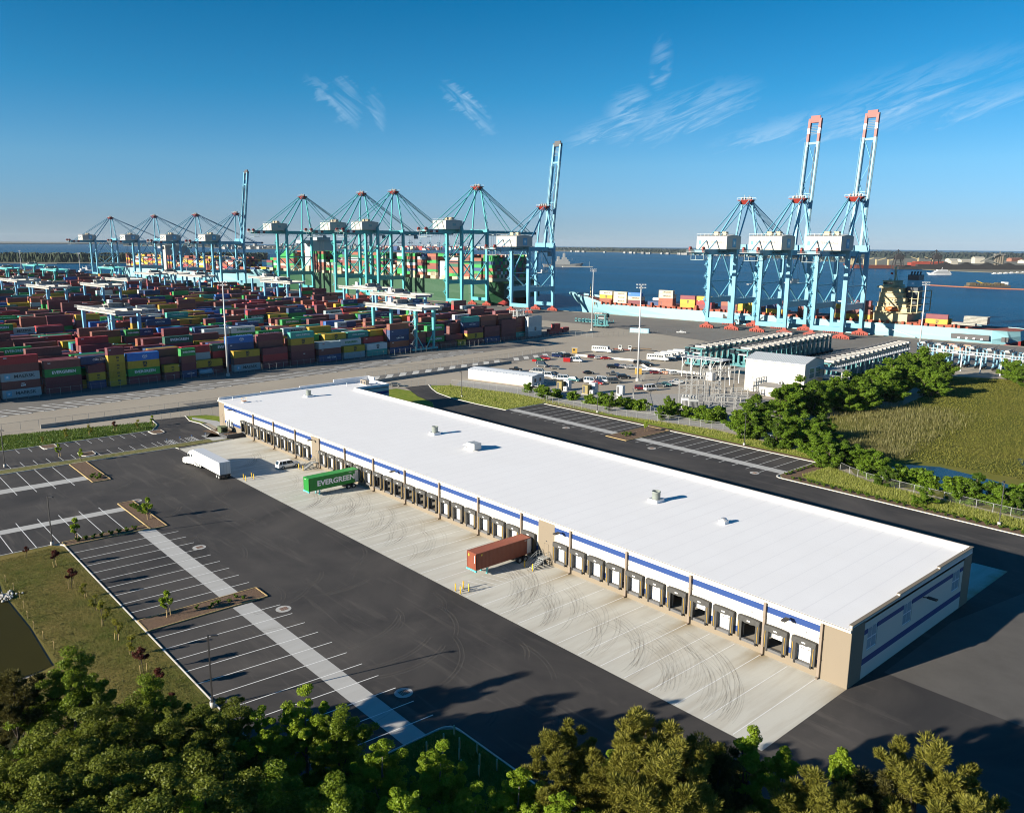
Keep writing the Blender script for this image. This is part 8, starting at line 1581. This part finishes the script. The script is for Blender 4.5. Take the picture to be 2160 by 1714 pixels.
blades('verge_weeds', 16000, poly_area([(-200, -60), (-200, -17.6), (-206, -14), (-211, -14.4), (-214.4, -30), (-218.6, -52), (-219, -60)]), .2, .6, L_SHG, 'green weeds on the strip between car lot and haul road', .07, 6, .05)
blades('lawn_tufts', 42000, poly_area([(-115, -71.5), (-116, -62), (-114, -60.8), (-47, -60.8), (-42, -66), (-50, -76), (-66, -76), (-70, -72), (-100, -72.4)]), .05, .16, leaf_mat('lawn_blades', (0.05, 0.07, 0.012), (0.17, 0.14, 0.045), .3), 'short patchy lawn grass beside the truck bays', .05, 7, .055)

# ================================================================ FAR SHORES, FAR VESSELS
M_FOREST = mat('far_forest', (0.030, 0.048, 0.022), 0.95, 0.7, 0.02, col2=(0.014, 0.024, 0.014), bump=0.6, bs=0.1)
M_FARLAND = mat('far_land', (0.16, 0.15, 0.11), 0.95, 0.5, 0.01)
def canopy(name, front, depth, hmin, hmax, rows, cols, lab, seed, z0=-3.0):
    "a wood seen as one mass: a rugged canopy surface behind a shore line given by pixels on the water"
    r = random.Random(seed); P = [G(x, y, -3.2) for x, y in front]; L = [0]
    for a, c in zip(P[:-1], P[1:]): L.append(L[-1]+(c-a).length)
    def at(s):
        for i in range(len(L)-1):
            if s <= L[i+1]+1e-6: f = (s-L[i])/(L[i+1]-L[i]+1e-9); return P[i].lerp(P[i+1], f)
        return P[-1]
    b = mb(M_FOREST); vs = []
    for j in range(rows+1):
        for i in range(cols+1):
            p = at(L[-1]*i/cols); d = (p-CAM_LOC); d.z = 0; d.normalize(); q = p+d*(depth*(j/rows)**1.4)
            h = z0-0.2 if j == 0 else z0+r.uniform(hmin, hmax)*(0.55 if j == 1 else 1)+1.5*sin(i*.21+j)
            vs.append((q.x+r.uniform(-3, 3), q.y+r.uniform(-3, 3), h))
    n = cols+1; b.add(vs, [(j*n+i, j*n+i+1, (j+1)*n+i+1, (j+1)*n+i) for j in range(rows) for i in range(cols)])
    return stuff(b.build(name), lab, 'wood')
def shore(name, front, depth, z=-2.2):
    P = [G(x, y, -3.2) for x, y in front]; Q = []
    for p in P[::-1]: d = p-CAM_LOC; d.z = 0; Q.append(p+d.normalized()*depth)
    b = mb(M_FARLAND); b.prism([(p.x, p.y) for p in P+Q], -4, z); return struct(b.build(name))
R_FRONT = [(1150, 530), (1240, 531.5), (1330, 533), (1450, 537), (1560, 541), (1660, 546), (1760, 552), (1860, 560), (1960, 570), (2060, 574), (2180, 578), (2300, 584)]
shore('far_shore', R_FRONT, 6000)
canopy('far_wood', [(x, y-1.5) for x, y in R_FRONT[:7]], 3500, 8, 18, 9, 330, 'long low wooded far shore across the river', 3)
canopy('far_wood', [(1690, 540.5), (1800, 543), (1900, 545), (2000, 547), (2100, 549), (2200, 552), (2320, 556)], 3800, 10, 20, 9, 260, 'wooded rise behind the coal pier', 4)
I_FRONT = [(-80, 556), (20, 556), (120, 556.5), (240, 556), (330, 555), (420, 553), (500, 551)]
shore('wooded_island', I_FRONT, 240, -1.8)
canopy('island_wood', [(x, y-2) for x, y in I_FRONT], 200, 17, 23, 9, 420, 'dark wooded island behind the far cranes', 5)
shore('spit', [(480, 553), (540, 552), (583, 552)], 60, -1.5)
canopy('island_wood', [(478, 549), (520, 548), (565, 547.5)], 120, 15, 21, 6, 90, 'small clump of trees beyond the green ship bow', 6)
L_FRONT = [(-200, 519.5), (0, 519), (140, 518.5), (260, 518.5), (420, 521), (520, 526), (640, 526), (760, 526), (880, 526), (1000, 526.5), (1100, 526.5)]
shore('distant_coast', L_FRONT[3:], 4000)
canopy('distant_wood', [(x, y-.8) for x, y in L_FRONT[3:]], 3500, 6, 16, 6, 240, 'distant low coast behind the green ship', 7)
shore('distant_coast', [(-300, 514.5), (-100, 514.5), (100, 514.8), (300, 515.2)], 6000, 6)
# town along the distant coast: pale blocks, one object each would be a pixel, so one mass
r = random.Random(9); b = mb(mat('far_town', (0.24, 0.24, 0.24), .9, isl=.3))
for i in range(230):
    x = r.uniform(470, 1130); p = G(x, r.uniform(520.5, 525.5), -3); w_ = r.uniform(12, 60); h = r.choice([6, 8, 10, 14, 20, 30] if r.random() < .3 else [5, 7, 9]); b.box(p.x-w_/2, p.y-12, -3, p.x+w_/2, p.y+12, h+4)
stuff(b.build('distant_town'), 'pale buildings scattered along the distant coast', 'town')
b = mb(mat('far_town', (0.24, 0.24, 0.24), .9, isl=.3))
for i in range(45):
    x = r.uniform(1180, 1760); p = G(x, 531+(x-1180)*.025, -3); d = p-CAM_LOC; d.z = 0; p = p+d.normalized()*40; w_ = r.uniform(8, 26); b.box(p.x-w_/2, p.y-8, -3, p.x+w_/2, p.y+8, r.uniform(4, 9))
stuff(b.build('shore_houses'), 'pale houses along the wooded far shore', 'houses')
# far harbour cranes
M_FARC = mat('far_crane_blue', (0.16, 0.30, 0.38), .7)
for i, (px, up) in enumerate(((705, 1), (735, 1), (770, 0), (838, 0), (862, 0), (885, 1), (905, 1), (925, 1), (945, 1), (965, 0), (985, 1), (1010, 1))):
    P = G(px, 527, -3); b = mb(M_FARC); sc = 1.15
    for x in (-9, 9):
        for y in (0, 30): b.bar((x, y, 0), (x, y, 52), 2.4)
    b.bar((0, -20, 52), (0, 34, 52), 5); b.box(-8, -14, 53, 8, 4, 60)
    for x in (-5, 5): b.bar((x, 30, 52), (0, 24, 78), 1.6); b.bar((0, 24, 78), (x, -18, 53), 1.2)
    b.bar((0, 32, 52), (0, 45, 112) if up else (0, 95, 52), 4)
    if not up: b.bar((0, 24, 78), (0, 88, 53), 1.2)
    b.bar((-9, 0, 18), (-9, 30, 18), 2); b.bar((9, 0, 18), (9, 30, 18), 2)
    tag(b.build('distant_crane', None, (P.x, P.y, -3), QA+.5), 'tiny pale blue harbour crane with %s boom on the distant coast' % ('raised' if up else 'level'), 'crane', 'harbour cranes on the distant coast')
b = mb()
for i in range(420):
    p = G(r.uniform(800, 1080), r.uniform(525.5, 527.5), -3); b.use(CMS[r.choice(['rust', 'grey', 'white', 'red', 'navy', 'cream', 'brown'])]); h = r.randint(1, 4)*7; b.box(p.x-22, p.y-8, -3, p.x+22, p.y+8, -3+h)
stuff(b.build('distant_containers'), 'stacked containers of the distant harbour', 'containers')
# naval ship
p = G(1188, 563, -3.2); t = thing('naval_ship', 'grey naval ship anchored on the river behind the crane with raised boom', 'ship', (p.x, p.y, -3.2), math.atan2(_R2.y, _R2.x)+.12)
M_NAVY = mat('naval_grey', (0.30, 0.31, 0.31), .7, .2, .2)
b = mb(M_NAVY); b.loft([[(x, -w_, h), (x+e, -w_*.7, 0), (x+e, w_*.7, 0), (x, w_, h)] for x, w_, h, e in ((-52, 7, 7, 3), (-35, 8, 6.5, 0), (0, 8.5, 6.5, 0), (30, 7, 8, 0), (44, 4, 9.5, -2), (52, .4, 10.5, -6))]); b.build('hull', t)
b = mb(M_NAVY); b.box(-22, -6.5, 6.5, 16, 6.5, 14); b.box(-16, -5.5, 14, 12, 5.5, 19); b.box(-4, -5, 19, 8, 5, 24); b.box(-1, -3, 24, 4, 3, 34); b.box(-16, -2.5, 19, -10, 2.5, 26); b.build('superstructure', t)
b = mb(M_NAVY); b.bar((1.5, 0, 34), (1.5, 0, 44), .8); b.bar((1.5, -4, 39), (1.5, 4, 39), .5); b.bar((22, 0, 8), (22, 0, 22), .6); b.bar((-30, 0, 6), (-30, 0, 20), .5); b.build('mast', t)
p = G(1218, 563.5, -3.2); b = mb(mat('barge_grey', (0.33, 0.32, 0.30), .8)); b.box(-38, -7, 0, 38, 7, 2.2); b.bar((30, 0, 2), (30, 0, 14), .5); tag(b.build('pontoon', None, (p.x, p.y, -3.2), t.rotation_euler.z), 'low grey pontoon moored beside the naval ship', 'pontoon')
# white excursion yacht
p = G(1981, 580, -3.2); t = thing('excursion_yacht', 'sleek white excursion yacht sailing past the coal pier', 'yacht', (p.x, p.y, -3.2), math.atan2(_R2.y, _R2.x)+pi)
M_YW = mat('yacht_white', (0.60, 0.60, 0.60), .4)
b = mb(M_YW); b.loft([[(x, -w_, h), (x+e, -w_*.7, 0), (x+e, w_*.7, 0), (x, w_, h)] for x, w_, h, e in ((-24, 4.5, 3, 1), (-10, 5, 3, 0), (8, 4.6, 3.3, 0), (20, 2.6, 4.2, -2), (27, .2, 5.2, -5))]); b.build('hull', t)
for i, (x0, x1, w_) in enumerate(((-22, 14, 4.2), (-20, 10, 4), (-15, 6, 3.4))): b = mb(M_YW); b.box(x0, -w_, 3.2+i*2.6, x1, w_, 5.6+i*2.6); b.use(M_GLASS); b.box(x0+1, -w_-.03, 3.9+i*2.6, x1-1.5, w_+.03, 4.8+i*2.6); b.build('deck_house', t)
b = mb(M_YW); b.bar((-4, 0, 11), (-5.5, 0, 15.5), .6); b.build('mast', t)
# coal pier, bulk ship, loaders, silos
ang = math.atan2(_R2.y, _R2.x)
def fthing(name, px, py, lab, cat, a=0.0): p = G(px, py, -3.2); return thing(name, lab, cat, (p.x, p.y, -3.2), ang+a)
t = fthing('bulk_carrier', 1850, 566, 'rusty bulk carrier with cream deck cranes at the coal pier', 'ship', pi)
b = mb(mat('bulk_hull', (0.17, 0.05, 0.035), .8, .4, .1)); b.loft([[(x, -w_, h), (x+e, -w_*.8, 0), (x+e, w_*.8, 0), (x, w_, h)] for x, w_, h, e in ((-85, 11, 9, 4), (-70, 14, 9, 0), (60, 14, 9, 0), (80, 8, 10.5, -2), (92, .5, 12, -8))]); b.build('hull', t)
b = mb(M_CREAM); b.box(64, -11, 9, 78, 11, 20); b.box(66, -11, 20, 76, 11, 24); b.box(70, -4, 24, 75, 4, 29); b.build('superstructure', t)
for x in (36, 4, -28): b = mb(M_CREAM); b.bar((x, 0, 9), (x, 0, 24), 3.4); b.bar((x, 0, 20), (x-24, 0, 27), 1.8); b.build('deck_crane', t)
t = fthing('coal_pier', 1990, 569, 'long dark coal pier with conveyors across the river', 'pier')
b = mb(mat('coal_dark', (0.022, 0.022, 0.025), .9)); b.box(-110, 8, 0, 260, 40, 8); b.box(-60, 14, 8, 250, 26, 13); b.box(-40, 40, 0, 300, 90, 5); b.build('deck', t)
b = mb(mat('coal_heap', (0.012, 0.012, 0.013), .95)); [b.loft([[(40+k*55+r_*cos(2*pi*i/10), 70+r_*.5*sin(2*pi*i/10), z) for i in range(10)] for r_, z in ((34, 4), (20, 12), (3, 18))]) for k in range(4)]; b.build('coal_heap', t)
for px, lab in ((1893, 'black ship loader tower at the stern of the bulk carrier'), (1973, 'black ship loader tower beside the red hull across the river')):
    t = fthing('ship_loader', px, 567, lab, 'ship loader'); m = mat('coal_dark', (0.022, 0.022, 0.025), .9); b = mb(m); [b.bar((x, y, 0), (x*.6, y*.6, 30), 2.2) for x in (-13, 13) for y in (-8, 8)]; [b.bar((-13*k, -8*k, z), (13*k, -8*k, z), 1.6) for k, z in ((.95, 6), (.85, 14), (.7, 22))]; b.build('tower', t)
    b = mb(m); b.box(-9, -7, 24, 12, 7, 36); b.box(-5, -5, 36, 4, 5, 40); b.build('head_house', t); b = mb(m); b.bar((-2, 0, 38), (-2, 0, 50), 1.6); b.bar((-2, 0, 49), (-26, 0, 30), 1.2); b.bar((-2, 0, 49), (14, 0, 34), 1.2); b.bar((-8, 0, 29), (-30, 0, 26), 2.4); b.build('boom', t)
t = fthing('bulk_carrier', 1950, 563, 'red hulled bulk carrier half hidden by the coal pier', 'ship', pi); b = mb(mat('red_hull', (0.26, 0.045, 0.03), .8)); b.box(-60, -12, 0, 45, 12, 13); b.build('hull', t); b = mb(M_CREAM); [b.bar((x, 0, 13), (x, 0, 26), 3) for x in (-20, 20)]; [b.bar((x, 0, 22), (x+22, 0, 28), 1.6) for x in (-20, 20)]; b.build('deck_crane', t); b = mb(mat('hatch_red', (0.22, 0.05, 0.03), .8)); [b.box(-50+k*22, -9, 13, -34+k*22, 9, 16) for k in range(4)]; b.build('hatch', t)
t = fthing('silo_plant', 2105, 562, 'concrete silos with a long slanting conveyor on the far shore', 'silos')
for k in range(4): b = mb(mat('silo_concrete', (0.17, 0.15, 0.12), .9, .3, .1)); b.tube((k*7-10, 0, 0), (k*7-10, 0, 34), 4.5, 12); b.build('silo', t)
b = mb(mat('conveyor_grey', (0.16, 0.16, 0.15), .8)); b.bar((-6, -8, 37), (-60, -8, 14), 3.0); b.box(-14, -6, 34, 16, 6, 38); b.bar((2, 0, 38), (2, 0, 46), 2); b.bar((0, -10, 8), (-46, -10, 20), 2.6); b.build('conveyor', t)
for k, (px, py, w_, h, c, lab) in enumerate(((2062, 556, 34, 20, 'pale', 'pale shed with shallow roof beside the silos'), (2008, 560, 22, 14, 'pale', 'white waterside shed by the coal heaps'), (2040, 553, 70, 8, 'pale', 'long pale block behind the silo shed'), (2140, 552, 60, 12, 'brick', 'red brick block behind the silos'), (2010, 552, 60, 9, 'pale', 'long pale warehouse behind the coal pier'), (2160, 556, 40, 10, 'pale', 'pale warehouse at the end of the far shore'))):
    p = G(px, py, -3); b = mb(mat('far_block_'+c, (0.46, 0.43, 0.36) if c == 'pale' else (0.27, 0.12, 0.08), .9, .2, .05)); b.box(-w_/2, -12, 0, w_/2, 12, h); b.add([(-w_/2-1, -13, h), (w_/2+1, -13, h), (w_/2+1, 13, h), (-w_/2-1, 13, h), (-w_/2-1, 0, h+4), (w_/2+1, 0, h+4)], [(0,1,5,4),(2,3,4,5),(1,2,5),(3,0,4)]); tag(b.build('far_building', None, (p.x, p.y, -3), ang+.1*k), lab, 'building')
# dredge, pipeline, moored boats
t = fthing('dredge_barge', 2082, 606, 'cluttered dark dredge barge with yellow gear on the river', 'barge', pi)
b = mb(mat('dredge_dark', (0.06, 0.055, 0.05), .9)); b.box(-30, -7, 0, 30, 7, 3); b.build('hull', t); b = mb(mat('dredge_mix', (0.16, 0.12, 0.06), .9, .9, .5, col2=(.03, .03, .03))); [b.box(-26+k*5, -5, 3, -22+k*5, 5, 4.5+2.5*abs(sin(k*2.3))) for k in range(11)]; b.build('deck_gear', t); b = mb(M_YEL); b.box(-14, -6, 3, -4, -4, 5.5); b.bar((2, 0, 4), (16, 0, 9), 1.0); b.build('yellow_gear', t); b = mb(M_YW); b.box(-28, -4, 3, -22, 4, 8); b.build('wheelhouse', t)
b = mb(mat('pipeline_rust', (0.30, 0.10, 0.04), .8)); pts = [G(1944, 601, -3.2), G(2010, 605, -3.2), G(2090, 609, -3.2), G(2180, 612, -3.2), G(2300, 616, -3.2)]
for a, c in zip(pts[:-1], pts[1:]): b.tube((a.x, a.y, -2.8), (c.x, c.y, -2.8), 1.0, 8)
tag(b.build('floating_pipeline'), 'rusty floating pipeline stretched across the river beside the dredge', 'pipeline')
for k in range(7):
    p = G(2097+k*12, 578-k*.4, -3.2); b = mb(M_YW); b.loft([[(x, -w_, 1.8), (x, -w_*.6, 0), (x, w_*.6, 0), (x, w_, 1.8)] for x, w_ in ((-4.5, 1.6), (2, 1.6), (5.5, .2))]); b.box(-3, -1.3, 1.8, 1.5, 1.3, 3.4); tag(b.build('moored_boat', None, (p.x, p.y, -3.2), ang+pi), 'small white boat in the moored row near the far shore', 'boat', 'moored boats')
for k, (px, py) in enumerate(((182, 571), (190, 567), (176, 573))): p = G(px, py, -3.2); b = mb(M_YW); b.loft([[(x, -w_, 2.2), (x, -w_*.6, 0), (x, w_*.6, 0), (x, w_, 2.2)] for x, w_ in ((-9, 2.4), (5, 2.4), (11, .3))]); b.box(-6, -1.8, 2.2, 3, 1.8, 5.6); b.bar((-1, 0, 5.6), (-1, 0, 10), .4); tag(b.build('workboat', None, (p.x, p.y, -3.2), ang+.6*k), 'white workboat on the river before the wooded island', 'boat', 'workboats by the island')
p = G(548, 545, -3); b = mb(mat('white_hall', (0.5, 0.5, 0.5), .7)); b.box(-30, -15, 0, 30, 15, 10); b.loft([[(-30, 15*cos(pi*i/8), 10+4*sin(pi*i/8)) for i in range(9)], [(30, 15*cos(pi*i/8), 10+4*sin(pi*i/8)) for i in range(9)]]); tag(b.build('white_hall', None, (p.x, p.y, -3), ang), 'white hall with a vaulted roof beyond the green ship bow', 'building')

# ================================================================ HAZE over the river and the far shore
b = mb(); b.box(-16200, -16400, -7.2, 16300, 16200, 140)
hz = b.build('haze'); hm = bpy.data.materials.new('haze_air'); hm.use_nodes = True; t = hm.node_tree; t.nodes.clear(); o_ = N(t, 'ShaderNodeOutputMaterial'); pv = N(t, 'ShaderNodeVolumePrincipled'); pv.inputs['Color'].default_value = (0.62, 0.74, 0.86, 1); pv.inputs['Density'].default_value = 0.000018; LK(t, pv.outputs[0], o_.inputs['Volume']); hz.data.materials.append(hm); hz['kind'] = 'stuff'
